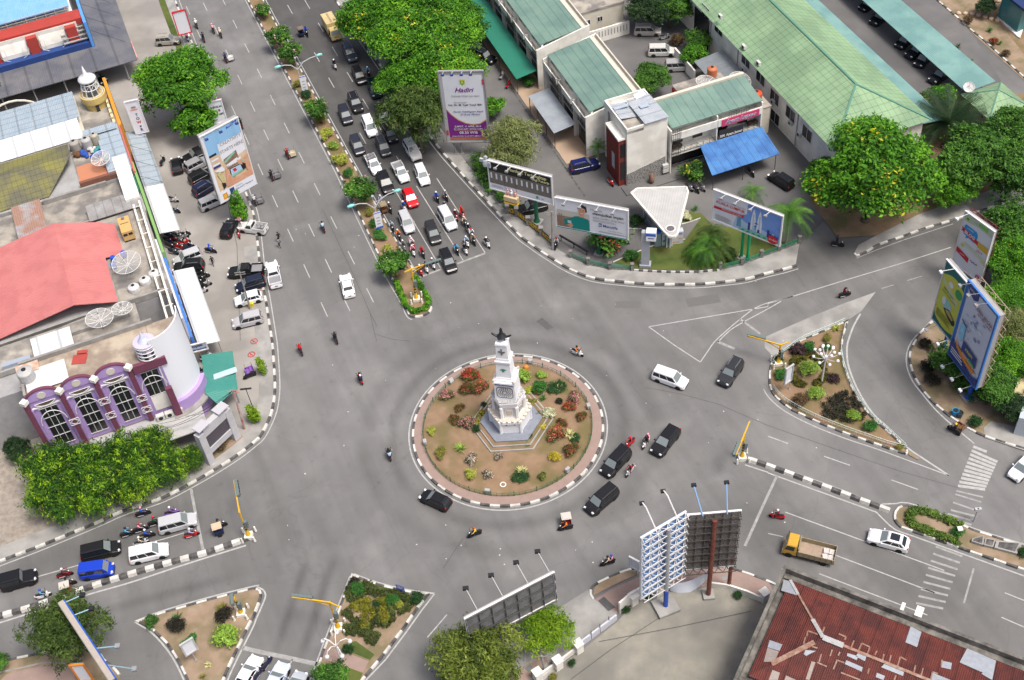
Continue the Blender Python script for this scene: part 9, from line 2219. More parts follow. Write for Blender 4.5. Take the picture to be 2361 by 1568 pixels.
L_ANY=lfm("shrub leaves",(.55,.55,.55),(1.0,1.0,1.0),(1.45,1.45,1.45),ocol=True)
L_FLOW=lfm("yellow blossom",(.46,.42,.012),(.56,.52,.03),(.64,.62,.08))
M_BARK=mat("bark",(.09,.065,.045),.95,(.15,.12,.09),3,bump=.5,bscale=8)
def crown(name,lobes,n,leaf,mats,seed,flow=0.0,droop=0.0,spread=.3,csize=.55,fl_lo=.45,tv=.22,tm=.45):
 rg=np.random.default_rng(seed)
 lob=np.array(lobes,float)
 area=(lob[:,3]*lob[:,4]+lob[:,3]*lob[:,5]);area/=area.sum()
 ncl=max(6,int(n/26))
 li=rg.choice(len(lob),ncl,p=area)
 d=rg.normal(size=(ncl,3));d[:,2]=np.where(d[:,2]<-.25,-d[:,2],d[:,2]);d/=np.linalg.norm(d,axis=1)[:,None]
 rad=rg.uniform(.72,1.04,ncl)**.7
 C_=lob[li,:3]+d*lob[li,3:6]*rad[:,None]
 tint_c=np.clip(rg.normal(tm,tv,ncl)+rg.normal(0,.13,len(lob))[li],0,1)
 per=rg.integers(16,36,ncl);idx=np.repeat(np.arange(ncl),per);N=len(idx)
 off=rg.normal(size=(N,3))*csize*spread*np.array([1,1,.7])
 if droop:off[:,2]-=rg.exponential(droop,N)
 P=C_[idx]+off
 nr=d[idx]*.6+np.array([0,0,.55])+rg.normal(size=(N,3))*.55
 nr/=np.linalg.norm(nr,axis=1)[:,None]
 a=rg.normal(size=(N,3));
 if droop:a=a*.35+np.array([0,0,-1.0])
 t1=np.cross(nr,a);t1/=np.linalg.norm(t1,axis=1)[:,None];t2=np.cross(nr,t1)
 s=leaf*rg.uniform(.6,1.35,N)[:,None]
 wd=.3 if droop else .55
 V=np.stack([P-t2*s*.75,P+t1*s*wd*.6,P+t2*s*.75,P-t1*s*wd*.6],1).reshape(-1,3)
 me=bpy.data.meshes.new(name)
 me.vertices.add(4*N);me.loops.add(4*N);me.polygons.add(N)
 me.vertices.foreach_set("co",V.ravel());me.loops.foreach_set("vertex_index",np.arange(4*N,dtype=np.int32));me.polygons.foreach_set("loop_start",np.arange(0,4*N,4,dtype=np.int32))
 for m in mats:me.materials.append(m)
 if flow:
  fc=(rg.random(ncl)<flow)&(d[:,2]>.1);mi=(fc[idx]&(rg.random(N)<fl_lo)).astype(np.int32);me.polygons.foreach_set("material_index",mi)
 at=me.attributes.new("tint",'FLOAT','FACE');at.data.foreach_set("value",np.clip(tint_c[idx]+rg.normal(0,.12,N),0,1).astype(np.float32))
 me.update();me.validate();return me
def dome_lobes(R_,H,k,seed,lr=.42,jit=.15,low=.0):
 rg=random.Random(seed);out=[(0,0,H*.15,R_*.55,R_*.55,H*.5)]
 for i in range(k):
  a=2*pi*(i*.618+rg.uniform(-.1,.1));f=sqrt((i+.5)/k)*.68
  z=H*(.62*(1-f*f*1.3)+rg.uniform(-jit,jit))+low
  r_=R_*lr*rg.uniform(.75,1.15)
  out.append((R_*f*cos(a),R_*f*sin(a),z,r_,r_,r_*.75))
 return out
def trunk_mesh(hc,R_,r0,seed,n=6):
 rg=random.Random(seed);m=MB();fork=hc*.5
 m.tb([Z0,(rg.uniform(-.1,.1),rg.uniform(-.1,.1),fork*.5),(rg.uniform(-.2,.2),rg.uniform(-.2,.2),fork)],r0,n=8,r1=r0*.7)
 m.cyl(Z0,(0,0,r0),r0*1.5,r0,n=8)
 tips=[]
 for i in range(n):
  a=2*pi*(i+rg.uniform(-.3,.3))/n;e=(R_*.6*cos(a),R_*.6*sin(a),hc+rg.uniform(-.2,.6)*R_*.4)
  m.tb([(0,0,fork*.95),(e[0]*.45,e[1]*.45,fork+(e[2]-fork)*.6),e],r0*.5,n=5,r1=r0*.12)
  for s in(-.5,.5):m.tb([(e[0]*.5,e[1]*.5,fork+(e[2]-fork)*.65),(R_*.75*cos(a+s),R_*.75*sin(a+s),hc+R_*.2)],r0*.22,n=4,r1=.03)
 return m.mesh("trunk",M_BARK,smooth=True)
class Tree:
 def __init__(s,R_,hc,H,k,n,leaf,mats,seed,r0=.3,flow=0,droop=0,lr=.42,**kw):
  s.R,s.hc=R_,hc;L=[(x,y,z+hc-H*.35,a,b,c)for x,y,z,a,b,c in dome_lobes(R_,H,k,seed,lr)]
  s.p=Proto();s.p.add("trunk",trunk_mesh(hc,R_,r0,seed));s.p.add("crown",crown("crown",L,n,leaf,mats,seed,flow,droop,csize=max(.4,R_*.105),spread=.55,**kw))
 def at(s,px,rpx,label,name="tree",group=None,rot=0.0,hs=None):
  c=W(px,s.hc);e=W((px[0]+rpx,px[1]),s.hc);sc=(e-c).length/s.R
  c=W(px,s.hc*sc)
  o=s.p.place(name,label,"tree",(c.x,c.y,lift(Vc((c.x,c.y,0)))),rot,(1,1,1),group,sc);return o
BIG=Tree(6.5,6.3,7.5,30,32000,.29,[L_BRIGHT,L_FLOW],1,.35,flow=.012,lr=.31)
BIGF=Tree(6.5,6.3,7.5,30,32000,.29,[L_BRIGHT,L_FLOW],2,.35,flow=.05,lr=.31)
GRN=Tree(5.0,5.0,6,20,19000,.28,[L_MID,L_FLOW],3,.28)
DRK=Tree(5.0,5.0,6,20,19000,.28,[L_DARK],4,.28)
OLV=Tree(4.5,5.0,5.2,14,12000,.3,[L_OLIVE],5,.25,droop=.15)
WIL=Tree(4.5,4.6,4.6,14,16000,.3,[L_WIL],6,.22,droop=.5)
PALE=Tree(3.6,4.2,4.0,12,11000,.26,[L_PALE],7,.2,droop=.25)
LIM=Tree(3.2,3.2,3.2,12,9000,.26,[L_LIME],8,.2,droop=.25)
SML=Tree(2.4,2.8,2.4,9,4200,.24,[L_MID],9,.12)
SMB=Tree(2.4,2.8,2.4,9,4200,.26,[L_BRIGHT],10,.12)
FRA=Tree(2.0,2.3,1.8,9,2600,.26,[L_MID,lfm("pink white blossom",(.5,.3,.3),(.6,.45,.42),(.7,.6,.55))],11,.11,flow=.16,fl_lo=.25)
ROW=Tree(3.6,4.3,5,22,9500,.27,[lfm("long yellow-green leaves",(.012,.045,.008),(.07,.2,.012),(.32,.5,.02))],12,.2,droop=.6,lr=.24,tv=.3,tm=.36)
BIGF.at((858,40),92,"flowering tree overhanging the box truck lane, leftmost of the roadside row",rot=.3)
BIG.at((975,15),112,"bright green tree at the top of the roadside row, right of the box truck",rot=1.7)
BIGF.at((955,100),112,"yellow-flowering tree in the middle of the roadside row",rot=2.6)
BIGF.at((1020,165),104,"yellow-flowering tree behind the purple and white billboard",rot=4.1)
BIG.at((1045,70),92,"bright green tree at the right rim of the roadside row",rot=3.5);BIG.at((935,190),76,"leafy tree hanging over the side lane of hidden black cars",rot=5.0)
OLV.at((960,268),92,"drooping dark willow-like tree left of the purple and white billboard",rot=1.0)
PALE.at((1178,325),78,"pale feathery tree right of the purple and white billboard")
SMB.at((1135,245),30,"small leafy bush at the right edge of the purple and white billboard")
BIG.at((412,195),108,"large bright green tree on the west forecourt beside the blank red-framed board",rot=.9)
SMB.at((452,278),52,"leafy lower tree just below the large west forecourt tree",rot=.9)
DRK.at((1500,15),62,"dark green tree at the top of the courtyard",rot=.5);GRN.at((1545,20),55,"mid green tree touching the long hall at the courtyard top",rot=2.2)
SMB.at((1600,125),32,"fresh green tree in front of the long hall wall",rot=1.2);SML.at((1612,88),34,"brownish-topped tree nearest the long hall wall",rot=.1)
GRN.at((1498,183),48,"round bushy tree in the lower courtyard beside the red wall",rot=.4)
BIGF.at((2015,395),160,"huge yellow-flowering tree at the end of the long hall",rot=.7)
GRN.at((1905,400),45,"greyish lower tree at the left side of the huge flowering tree",rot=2.9)
GRN.at((2240,365),98,"tree of the right-hand grove nearest the huge flowering tree",rot=.2);GRN.at((2335,310),80,"tree of the right-hand grove below the guard house",rot=1.6);GRN.at((2335,400),92,"tree of the right-hand grove at the frame edge",rot=3.3);BIG.at((2200,432),66,"small bright tree between the huge flowering tree and the grove",rot=4.4)
GRN.at((2335,535),82,"dark leafy tree behind the hindmost tall billboard",rot=.9);BIG.at((2345,605),88,"bright green tree right of the hindmost tall billboard",rot=3.0);BIG.at((2325,690),72,"leafy tree in the thicket right of the yellow and blue billboards, upper",rot=1.1);PALE.at((2345,750),62,"pale olive tree in the thicket beside the blue-edged billboard");BIG.at((2335,830),70,"leafy tree in the thicket below the pale olive one",rot=2.1);GRN.at((2285,885),62,"dark bushy tree at the foot of the blue-edged billboard",rot=1.1);SML.at((2190,835),45,"bushy tree beneath the yellow billboard",rot=.3);DRK.at((2330,940),45,"dark shrubby tree by the yellow wall at the right edge",rot=4.0)
for i,(x,y,r_,lab)in enm(((110,1090,68,"leftmost of the upper rank"),(195,1085,66,"second in the upper rank"),(285,1060,62,"third in the upper rank"),(350,1035,48,"rightmost of the upper rank, touching the white canopy"),(120,1150,62,"leftmost of the lower rank by the kerb"),(215,1140,60,"in the middle of the lower rank"),(305,1115,56,"third in the lower rank"),(385,1085,46,"fourth in the lower rank"),(440,1065,32,"small one at the right end by the concrete frame"))):
 ROW.at((x,y-14),r_*1.22,"yellow-green tree before the purple building, "+lab,rot=i*1.3,group="trees before the purple building")
DRK.at((15,950),45,"dark tree at the left edge beside the purple building",rot=.4);DRK.at((40,1035),34,"dark bush tree below the one at the left edge",rot=1.4)
OLV.at((150,1455),100,"large olive-green tree behind the edge-on blue billboard",rot=.8);SML.at((-5,1520),28,"bit of a green tree cut by the lower left edge")
WIL.at((1100,1520),108,"weeping tree at the bottom edge below the low grey billboard",rot=.3);LIM.at((1258,1445),72,"lime-green rounded tree beside the low grey billboard",rot=.6)
SML.at((763,1552),42,"bushy green tree on the south island at the bottom edge",rot=.6)
for i,(x,y,r_,lab)in enm(((603,25,20,"topmost in view"),(640,88,31,"second from the top"),(671,125,32,"third from the top, under the upper lamp"),(735,255,33,"with pink blossom halfway down"),(835,437,42,"big one beside the lower lamp"),(907,605,42,"last one before the signal"))):
 FRA.at((x,y),r_,"rounded frangipani tree on the median, "+lab,rot=i*.9,group="frangipani trees on the median")
# ---- shrubs from shared models
def shrub_proto(seed,n=1500,leaf=.17,mats=None,flow=0,H=.9,k=7,**kw):
 p=Proto();L=[(x,y,z+.25,a,b,c)for x,y,z,a,b,c in dome_lobes(1,H*1.1,k,seed,.45)]
 p.add("foliage",crown("foliage",L,n,leaf,mats or[L_ANY],seed,flow,csize=.3,spread=.5,**kw))
 m=MB()
 for q in range(5):a=q*1.257;m.tb([Z0,(.35*cos(a),.35*sin(a),.5)],.035,n=4,r1=.015)
 p.add("stem",m.mesh("stem",M_BARK));return p
L_SG=lfm("shrub green",(.04,.08,.015),(.085,.15,.03),(.14,.23,.04))
BUSH=shrub_proto(21);BUSH2=shrub_proto(22,1500,.15);BLOOM=shrub_proto(23,1700,.16,[L_SG,L_ANY],.85,fl_lo=.62);LEAFB=shrub_proto(25,1700,.16,[L_MID,L_ANY],.3,fl_lo=.35);BALL=shrub_proto(24,2200,.12,None,0,1.0,12)
def spike_proto(n,ln,wd,seed,arch=.5):
 rg=random.Random(seed);m=MB()
 for i in range(n):
  a=2*pi*i*.618;el=rg.uniform(.25,1.2);d_=Vc((cos(a)*cos(el),sin(a)*cos(el),sin(el)));sd=Vc((-sin(a),cos(a),0))*wd;L_=ln*rg.uniform(.8,1.1)
  p=[Vc((0,0,.1)),d_*L_*.4+Vc((0,0,.1)),d_*L_+Vc((0,0,.1-arch*.3*cos(el)))]
  m.quad(p[0]-sd*.6,p[0]+sd*.6,p[1]+sd,p[1]-sd);m.poly([p[1]-sd,p[1]+sd,p[2]])
 me=m.raw("leaf_rosette",[L_ANY]);at=me.attributes.new("tint",'FLOAT','FACE');at.data.foreach_set("value",[rg.uniform(.2,.9)for _ in me.polygons]);p_=Proto();p_.add("leaf_rosette",me)
 m=MB();m.lz([(.16,0),(.12,.25),(.03,.35)],n=8);p_.add("stem",m.mesh("stem",M_BARK));return p_
AGAVE=spike_proto(34,1.0,.09,31);GRASST=spike_proto(46,1.0,.04,32)
SC_={'red':(.5,.06,.05),'coral':(.6,.16,.1),'pink':(.6,.25,.27),'palepink':(.62,.47,.44),'darkred':(.24,.07,.04),'yg':(.34,.38,.06),'lime':(.25,.4,.06),'green':(.05,.17,.03),'dgreen':(.025,.075,.02),'yellow':(.5,.42,.04),'olive':(.2,.2,.04),'white':(.55,.56,.38),'brown':(.12,.08,.04),'dark':(.03,.028,.02),'purple':(.06,.035,.04),'cream':(.55,.55,.25)}
def shrub(kind,px,rz_,col,label,z=.2,sq=1.0,name="shrub",group=None):
 p=W(px,z+.3);p.z=z;e=W((px[0]+rz_*.251,px[1]),z+.3);sc=(e-Vc((p.x,p.y,z+.3))).length*(1.0 if group else 1.15)
 o={'b':BUSH,'c':BUSH2,'f':BLOOM,'o':BALL,'l':LEAFB,'a':AGAVE,'g':GRASST}[kind].place(name,label,"shrub",p,(px[0]*7+px[1])%6.28,SC_[col],group,sc)
 if sq!=1:o.scale=(sc,sc,sc*sq)
G0="roundabout shrubs"
for k,q,r_,c,lab in(('f',t(1,2,1965,325),78,'red',"tall red-flowering shrub at the upper left of the monument"),('f',t(1,2,1940,450),72,'darkred',"dark red shrub left of the monument, left half of the joined pair"),('f',t(1,2,2062,415),74,'coral',"coral-red shrub left of the monument, right half of the joined pair"),('f',t(1,2,1750,505),62,'pink',"pink-flowering shrub nearest the upper left fence"),('f',t(1,2,1870,618),46,'darkred',"small brown-red shrub halfway between fence and monument's left"),('f',t(1,2,1815,720),52,'darkred',"dark red and green shrub left of the big pink one"),('f',t(1,2,1942,750),68,'pink',"big pink-flowering shrub at the plinth's left"),('c',t(1,2,1615,825),44,'yg',"low yellow-green plant alone by the left fence"),('f',t(1,2,2072,668),42,'yellow',"orange-yellow shrub hugging the plinth, upper"),('f',t(1,2,2045,742),38,'yellow',"orange-yellow shrub hugging the plinth, lower"),('o',t(1,2,2025,805),42,'dgreen',"dark green ball at the plinth's left corner"),('o',t(1,2,2095,580),30,'dgreen',"dark green ball half behind the monument's left side"),('g',t(1,2,1880,985),88,'lime',"spreading yellow-green palm-like plant at the lower left"),('c',t(1,2,1700,1030),60,'olive',"olive shrub by the lower left fence"),('f',t(1,2,1985,1092),60,'palepink',"pale pink shrub below the spreading palm-like plant"),('c',t(1,2,1970,1232),58,'yg',"yellow-green shrub at the lower left near the fence"),('f',t(1,2,2135,1222),48,'palepink',"pink-white shrub directly below the monument, near the fence"),('f',t(1,2,2225,1050),42,'palepink',"small pale pink shrub below the plinth front"),('b',t(2,2,85,338),80,'lime',"large lime-green bush right of the monument's top"),('c',t(2,2,270,312),46,'lime',"small lime bush at the upper right by the fence"),('b',t(2,2,250,428),76,'green',"vivid green bush right of the monument"),('f',t(2,2,222,465),36,'darkred',"dark red shrub in front of the vivid green bush"),('o',t(2,2,412,418),88,'dgreen',"round dark groundcover bed carrying the upper right agave"),('a',t(2,2,435,428),60,'cream',"cream-striped agave at the upper right"),('c',t(2,2,135,460),52,'yg',"yellowish shrub touching the monument's right side"),('c',t(2,2,178,558),44,'olive',"olive-gold shrub by the plinth's right corner"),('g',t(2,2,285,520),58,'green',"green fan-leaved plant below the vivid green bush"),('b',t(2,2,430,550),36,'dark',"dark withered bush alone on the right"),('f',t(2,2,580,520),62,'pink',"pink and green shrub near the right fence"),('f',t(2,2,520,607),56,'red',"red shrub right of centre, below the pink and green one"),('b',t(2,2,330,676),66,'white',"creamy white variegated bush right of the plinth"),('f',t(2,2,640,697),52,'darkred',"brown-red shrub by the right fence lamp"),('o',t(2,2,235,672),33,'dgreen',"clipped dark green ball at the plinth's right"),('f',t(2,2,402,850),84,'coral',"largest coral-red bush, right of the plinth"),('f',t(2,2,465,752),50,'darkred',"brown-red shrub just above the largest coral bush"),('o',t(2,2,580,885),56,'dgreen',"dark groundcover patch beside the middle agave"),('a',t(2,2,535,855),78,'cream',"cream-striped agave beside the largest coral bush"),('f',t(2,2,545,1012),72,'darkred',"wide reddish shrub at the lower right"),('o',t(2,2,392,1068),54,'yellow',"yellow rounded bush at the lower right"),('o',t(2,2,80,1240),80,'dgreen',"round dark groundcover bed carrying the bottom agave"),('a',t(2,2,85,1192),74,'cream',"cream-striped agave at the bottom"),('f',t(2,2,280,1242),42,'olive',"small mixed shrub right of the bottom agave"),('c',t(2,2,278,785),32,'yellow',"small golden shrub at the plinth's lower right kerb"),('o',t(2,2,165,875),32,'dgreen',"dark green ball of the topiary at the plinth's front right"),('g',t(2,2,140,945),50,'green',"green spiky plant below the front right topiary")):
 shrub(k,q,r_,c,lab+" on the roundabout" if len(lab.split())<13 else lab,.22,.35 if "bed" in lab or "patch" in lab else 1.0,group=G0)
for k,q,r_,c,lab in(('o',t(3,2,380,60),48,'green',"clipped green ball near the top of the east island"),('b',t(3,2,270,95),66,'purple',"low dark purple bush at the top left of the east island"),('b',t(3,2,540,60),44,'green',"green bush behind the globe lamp on the east island"),('o',t(3,2,370,275),78,'lime',"large pale lime bush inside the ring hedge"),('o',t(3,2,435,495),66,'lime',"pale lime bush below the ring hedge"),('b',t(3,2,290,548),68,'brown',"dark brown bush at the lower left of the east island"),('b',t(3,2,608,345),52,'purple',"dark purple bush right of the globe lamp"),('b',t(3,2,110,310),56,'green',"green bush by the white board on the east island"),('b',t(3,2,95,160),42,'dgreen',"dark bush at the foot of the east island signal"),('o',t(3,2,782,692),56,'lime',"bright lime ball on the dark triangular bed"),('o',t(3,2,942,788),58,'green',"green ball near the narrow end of the east island"),('c',t(3,2,1210,970),36,'olive',"golden green plant in the narrow tip of the east island"),('g',t(3,1,630,1450),60,'yg',"young yellow-green palm at the top tip of the east island"),('c',t(3,1,545,1540),40,'olive',"low olive plant below the young palm"),('o',t(3,2,1465,250),62,'dark',"dark rounded bush on the east verge, upper one"),('o',t(3,2,1500,370),66,'dark',"dark rounded bush on the east verge, lower one"),('b',t(3,2,1900,740),60,'dgreen',"dark wispy bush on the verge near the handcart"),('b',t(3,2,1450,30),56,'dark',"dark bush at the bend under the yellow billboard"),('f',t(0,3,1385,1030),56,'green',"green bush in the left tip of the south-west island"),('b',t(0,3,2072,1195),108,'lime',"big vivid lime bush on the south-west island"),('c',t(0,3,1745,1230),66,'green',"green bush behind the white square sign"),('a',t(0,3,1910,1420),40,'cream',"pale striped tuft at the bottom of the south-west island"),('g',t(0,3,1860,1530),46,'olive',"small palm at the bottom edge of the south-west island"),('o',t(0,3,1630,1075),72,'dark',"dark mulch mound under the left small palm"),('g',t(0,3,1625,1000),74,'green',"left small palm on the south-west island"),('o',t(0,3,2060,985),68,'dark',"dark mulch mound under the right small palm"),('g',t(0,3,2040,905),78,'olive',"right small palm on the south-west island"),('o',t(1,3,938,738),60,'green',"green clipped ball at the upper left of the south island"),('o',t(1,3,1255,838),52,'green',"green clipped ball at the upper right of the south island"),('b',t(1,3,1475,815),60,'dgreen',"dark green bush in the right tip of the south island"),('o',t(1,3,1105,870),34,'dgreen',"small dark ball between the clipped balls of the south island"),('b',t(1,3,850,1280),48,'dgreen',"dark green bush by the south island path"),('o',t(1,3,1320,880),36,'yg',"yellow-green mound inside the right swirl of the south island"),('b',t(1,3,900,660),44,'dark',"dark plant at the top tip of the south island"),('o',t(2,1,1095,795),58,'green',"clipped green ball by the lawn fence"),('l',t(2,1,880,700),165,'coral',"leafy shrub with orange flowers behind the rail fence"),('b',t(2,1,1730,740),90,'dgreen',"low dark bush at the foot of the clumping palm"),('b',t(2,1,1980,790),80,'dgreen',"dark bush behind the rail fence by the green pole"),('l',t(2,1,1660,55),105,'yellow',"bush with yellow blossom by the restaurant motorcycles"),('g',t(2,1,1685,345),46,'green',"small palm on the lawn behind the kiosk"),('c',t(2,1,1590,420),50,'white',"pale grassy tuft against the kiosk's right side"),('b',t(2,1,1140,480),62,'dgreen',"dark bush left of the kiosk"),('a',t(3,1,60,660),56,'olive',"dry spiky plant under the travel billboard"),('c',t(2,0,150,770),55,'green',"green plants in the bed under the green canopy's end"),('b',t(2,0,1520,390),62,'brown',"twiggy heap of branches by the bright silver car"),('b',t(2,3,1250,800),34,'dgreen',"small dark shrub at the tall white panel's foot"),('o',t(2,3,1045,920),38,'dgreen',"small green shrub left of the big footing"),('o',t(2,3,552,1410),34,'dgreen',"small green shrub alone on the gravel yard"),('b',t(2,3,375,1535),36,'olive',"olive shrub at the gravel yard's lower wall"),('b',t(2,3,2070,785),38,'dgreen',"small shrub by the grimy wall near the rusty post"),('b',t(3,3,1745,215),56,'green',"green shrub around the bollard lamp"),('b',t(3,3,2352,400),50,'dgreen',"dark shrub beyond the planters at the right edge"),('c',t(1,0,655,1245),55,'yg',"square yellow-green bush on the median"),('o',t(1,0,710,1350),42,'lime',"bright clipped ring bush on the median"),('c',t(1,0,780,1490),62,'yg',"big mottled yellow bush on the median"),('o',t(1,1,850,35),46,'green',"flat clipped green bush on the median above the biggest frangipani"),('c',t(1,1,1045,390),42,'olive',"upright olive bush on the median below the biggest frangipani"),('o',t(1,1,1080,490),40,'green',"clipped low green bush left of the lower lamp foot"),('c',t(1,1,1138,605),56,'green',"leafy green rosette bush at the lower lamp foot"),('b',t(1,0,455,880),46,'dgreen',"dark leafy bush at the upper lamp foot"),('c',t(1,0,385,780),38,'olive',"olive bush between upper lamp and third frangipani"),('b',t(1,1,1205,725),40,'yg',"yellow-green bush just above the last frangipani"),('c',t(1,0,590,1110),40,'olive',"low olive bush under the pink-blossomed frangipani"),('b',t(1,0,60,110),50,'green',"green bush on the median near the top edge"),('f',t(3,0,2075,380),36,'red',"small red-flowering shrub in the far garden"),('g',t(3,0,2040,270),44,'green',"young palm in the far garden, upper one"),('g',t(3,0,2135,390),36,'green',"young palm in the far garden beside the red shrub"),('g',t(3,0,1745,425),46,'dgreen',"small palm at the carport's right edge, upper one"),('g',t(3,0,1865,560),42,'green',"small palm at the carport's right edge, lower one"),('b',t(3,0,1830,190),44,'brown',"brown shrub at the start of the lower stone row"),('b',t(3,0,2190,490),36,'brown',"brown shrub low in the far garden"),('c',t(0,2,2030,960),60,'brown',"withered shrub under the concrete screen frame"),('b',t(0,2,120,230),40,'dgreen',"weeds growing on the purple roof's back corner")):
 shrub(k,q,r_,c,lab,.2)
DRK.at((1745,30)if False else(2275,15),28,"dark tree at the top edge of the far garden")
def column(label,base,h,r,mt):
 p=W(base);p.z=lift(p);th=thing("cypress",label,"tree",p);L=[(0,0,.3+h*(i+.5)/8,r*(1.1-.8*abs(i/7-.35)),r*(1.1-.8*abs(i/7-.35)),h/11)for i in range(8)]
 o=bpy.data.objects.new("crown",crown("crown",L,int(900*h*r),.16,[mt],int(h*100),csize=.3,spread=.5));COL.objects.link(o);o.parent=th
 m=MB();m.cyl(Z0,(0,0,h*.6),.1,.05,n=6);m.obj("trunk",M_BARK,th,Z0)
column("column of climbing plant at the foot of the picture billboard",t(0,1,2225,460),5.0,1.1,L_BRIGHT);column("small bright cypress on the west pavement, upper one",t(0,2,2335,735),2.6,.55,L_LIME);column("small bright cypress on the west pavement, lower one",t(1,2,5,745),2.4,.6,L_LIME);column("small bright cypress beside the purple rickshaw box",t(1,2,70,300),2.6,.55,L_LIME)
# ---- palms
def palm(label,base,h,fl,nf,seed,mt,group=None,drop=1.0,name="palm_tree",skirt=None):
 p=W(base);p.z=lift(p);th=thing(name,label,"tree",p,0,group);rg=random.Random(seed)
 m=MB();m.tb([Z0,(.1,.05,h*.5),(.05,.1,h)],.2,n=8,r1=.13);m.obj("trunk",mat("palm trunk",(.28,.25,.21),.9,(.2,.17,.14),4),th,Z0)
 m=MB();tv=[]
 for i in range(nf):
  a=2*pi*i*.618;el=rg.uniform(-.1,1.15);d_=Vc((cos(a),sin(a),0));P=[]
  for k in range(9):
   u=k/8;P.append(Vc((.05,.1,h))+d_*fl*(u*cos(el*.6))+UPV*(fl*(sin(el)*u-drop*.75*u*u)))
  sd=Vc((-d_.y,d_.x,0));tn=rg.uniform(.1,.9)
  for k in range(1,9):
   for s in(-1,1):
    for j in range(3):
     b_=P[k-1].lerp(P[k],j/3);wl=fl*.24*(1.1-.75*abs(k/8-.35))
     tip=b_+sd*s*wl+(P[k]-P[k-1])*.9-UPV*wl*.35;w_=(P[k]-P[k-1])*.2
     m.poly([b_,b_+w_,tip]);tv.append(min(1,max(0,tn+rg.uniform(-.15,.15))))
 me=m.raw("fronds",[mt]);at=me.attributes.new("tint",'FLOAT','FACE');at.data.foreach_set("value",tv)
 o=bpy.data.objects.new("crown",me);COL.objects.link(o);o.parent=th
palm("tall palm rising behind the travel billboard",t(3,1,160,690),6.2,3.4,22,1,L_MID);palm("bright young-fronded palm behind the travel billboard's left end",t(2,1,2200,300),2.2,2.2,16,2,L_MID)
for i,(dx,dy)in enm(((0,0),(75,60),(-75,50),(40,-70),(-30,90))):palm("clumping palm on the lawn, "+("central","right","left","rear","front")[i]+" stem",t(2,1,1800+dx,760+dy),2.6-.3*(i%3),2.6,20,10+i,L_OLIVE if i%2 else L_MID,"clumping palm stems",1.2)
palm("dark fan palm at the end of the covered walk",t(3,0,1620,1290),3.6,5.2,60,5,L_DARK,None,.3);SMB.at((2168,222),38,"bright green treetop standing behind the dark fan palm",rot=.3)
palm("small palm beside the white cube house",t(2,0,790,1480),2.6,1.6,16,7,L_MID,None,.7);palm("palm cut by the left edge by the dark canopy",t(0,0,-10,1020),4.5,2.4,16,8,L_DARK)
# ---- hedges
def hedge(label,pts,wd,ht,mt,z=.17,closed=False,leaf=.2,dens=400):
 P=rsm(pts,.35,closed);lob=[(p.x,p.y,z+ht*.5,wd*.55,wd*.55,ht*.55)for p in P]
 o=P[0];lob=[(x-o.x,y-o.y,a,b,c,d)for x,y,a,b,c,d in lob]
 me=crown("hedge",lob,int(len(P)*dens*.35*(wd+ht)),leaf,[mt],len(P),csize=.22,spread=.5);ob=bpy.data.objects.new("hedge",me);COL.objects.link(ob);ob.location=(o.x,o.y,0);return tag(ob,label,"hedge")
hedge("clipped hedge lining the rounded tip of the median",smp(WW(tt(1,1,(1290,1040),(1350,1180),(1400,1285),(1470,1310),(1540,1295),(1590,1245),(1570,1170),(1520,1085),(1470,1000))),.4),.5,.55,L_BRIGHT)
hedge("clipped hedge running round the east divider island",smp(WW(tt(3,3,(1730,320),(1560,250),(1400,190),(1310,140),(1300,70),(1350,25),(1450,40),(1600,95),(1760,165))),.5),.7,.6,lfm("sunny hedge",(.05,.1,.015),(.11,.19,.03),(.2,.3,.06)))
for i,(cx,cy,r0,a0_,a1_,lab)in enm(((365,290,155,-2.6,-1.75,"upper left arc"),(375,285,150,-1.5,-.25,"upper right arc"),(385,290,150,.3,1.2,"lower right arc"),(365,290,155,1.9,2.9,"lower left arc"))):
 hedge("golden ring hedge on the east island, "+lab,WW([t(3,2,cx+r0*cos(a),cy+r0*.86*sin(a))for a in[a0_+(a1_-a0_)*q/10 for q in range(11)]]),.75,.5,lfm("golden hedge",(.045,.05,.008),(.1,.1,.015),(.18,.17,.02))if i==0 else bpy.data.materials["golden hedge"])
L_BED=lfm("dark bed leaves",(.02,.025,.015),(.04,.042,.025),(.08,.06,.045))
def bed(label,poly,ht,mt,n,z=.17):
 P=[V2(p)for p in poly];xs=[p.x for p in P];ys=[p.y for p in P];lob=[];rg=random.Random(len(poly)+n)
 def inside(x,y):
  c=False
  for i in range(len(P)):
   a,b_=P[i],P[i-1]
   if(a.y>y)!=(b_.y>y)and x<(b_.x-a.x)*(y-a.y)/(b_.y-a.y)+a.x:c=not c
  return c
 o=sum(P,Vc((0,0)))/len(P)
 while len(lob)<n//30:
  x,y=rg.uniform(min(xs),max(xs)),rg.uniform(min(ys),max(ys))
  if inside(x,y):lob.append((x-o.x,y-o.y,z+ht*.4,.45,.45,ht*.6))
 ob=bpy.data.objects.new("plant_bed",crown("plant_bed",lob,n,.17,[mt],n,csize=.3,spread=.5));COL.objects.link(ob);ob.location=(o.x,o.y,0);return tag(ob,label,"plant bed")
bed("dark triangular bed of low shrubs on the east island",WW(tt(3,2,(680,450),(740,470),(800,570),(900,710),(780,770),(490,680),(540,590))),.6,L_BED,5200)
bed("dark purple bed at the top of the east island",WW(tt(3,2,(190,120),(320,20),(430,40),(470,120),(330,130))),.4,L_BED,1500)
bed("dense creeper along the pavement under the wide dark billboard",WW(tt(2,1,(-90,60),(0,180),(-10,380),(-60,380),(-330,110),(-390,-90),(-200,-110))),1.8,L_MID,9000,.1)
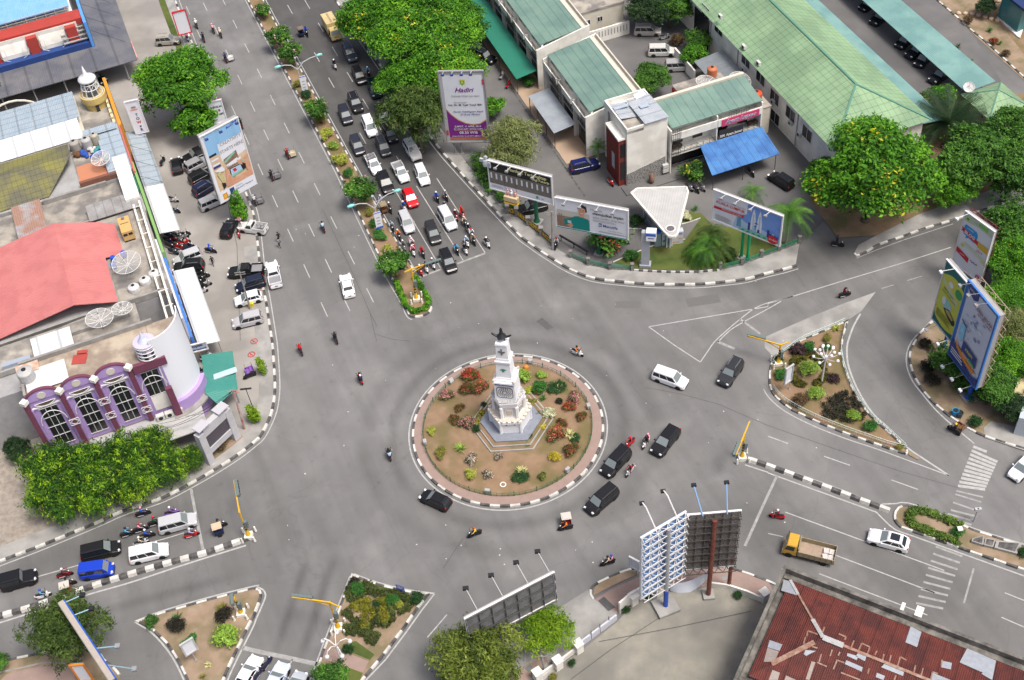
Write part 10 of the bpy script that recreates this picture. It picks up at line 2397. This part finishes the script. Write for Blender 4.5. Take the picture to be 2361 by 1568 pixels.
bed("flowering creeper on the lettered fence's left end",WW(tt(2,1,(-10,250),(70,330),(20,410),(-70,380))),1.2,L_OLIVE,1500,.1)
bed("wild shrubs on the verge under the yellow and blue billboards",WW(tt(3,2,(1500,100),(1640,60),(1800,300),(1960,560),(1830,560),(1560,260))),1.6,L_MID,6500)
bed("thicket of dark shrubs right of the blue-edged billboard",WW(tt(3,2,(1880,300),(2100,100),(2352,-300),(2352,200),(2150,600),(1960,620))),2.2,L_DARK,9000)
L_DH=lfm("dull hedge",(.03,.045,.012),(.065,.085,.022),(.11,.14,.035));L_YH=lfm("yellow hedge",(.1,.11,.01),(.17,.17,.015),(.26,.26,.03))
def t13(*p):return WW(tt(1,3,*p))
for lab,pts,wd,mt in(("dark swirl hedge at the upper left of the south island",t13((870,720),(860,800),(930,840),(1010,760),(1000,690),(1080,760),(1150,800),(1210,790)),.7,L_DH),("dark swirl hedge at the right of the south island",t13((1220,800),(1320,790),(1400,860),(1380,930),(1290,940),(1250,900)),.7,L_DH),("yellow leaf-shaped hedge on the left of the south island",t13((890,910),(950,870),(1030,850),(1010,900),(930,930)),.45,L_YH),("yellow spear hedge in the middle of the south island",t13((1085,950),(1060,1040),(1000,1110),(985,1060),(1010,960),(1040,920)),.32,L_YH),("yellow loop hedge right of the spear on the south island",t13((1130,860),(1190,850),(1180,920),(1225,1000),(1200,1050),(1150,1020),(1120,940)),.5,L_YH),("dark hedge round the yellow loop on the south island",t13((1110,960),(1140,1060),(1200,1080),(1255,1030),(1240,920)),.55,L_DH),("dark curved hedge left of the spear on the south island",t13((820,960),(880,990),(940,1060),(970,1140),(1030,1150),(1070,1060)),.6,L_DH),("dark ring hedge at the lower left of the south island",t13((880,1150),(830,1130),(840,1085),(890,1080),(920,1110),(900,1150)),.45,L_DH),("dark ring hedge at the lower middle of the south island",t13((1070,1230),(1025,1195),(1050,1155),(1100,1155),(1120,1195),(1080,1235)),.45,L_DH)):
 hedge(lab,smp(pts,.4),wd,.45,mt)
sheet("island_grass",[V2(p)for p in t13((860,1230),(920,1215),(1090,1340),(1050,1390),(880,1320))],M_GRASS,.176);sheet("island_grass",[V2(p)for p in t13((800,1440),(985,1510),(900,1700),(560,1700),(600,1430))],M_GRASS,.176);sheet("island_grass",[V2(p)for p in t13((1010,660),(1400,760),(1420,860),(1200,770),(1060,740))],M_GRASS,.176)
random.seed(4);m=MB()
for k in range(70):
 p=W((random.uniform(650,1900),random.uniform(500,1350)),0)
 if p.length>13:m.box((p.x,p.y,.02),(random.uniform(.06,.2),random.uniform(.05,.15),.015),rz=random.uniform(0,3))
stuff(m.obj("litter",mat("paper scraps",(.5,.5,.48),.9),None,Z0))
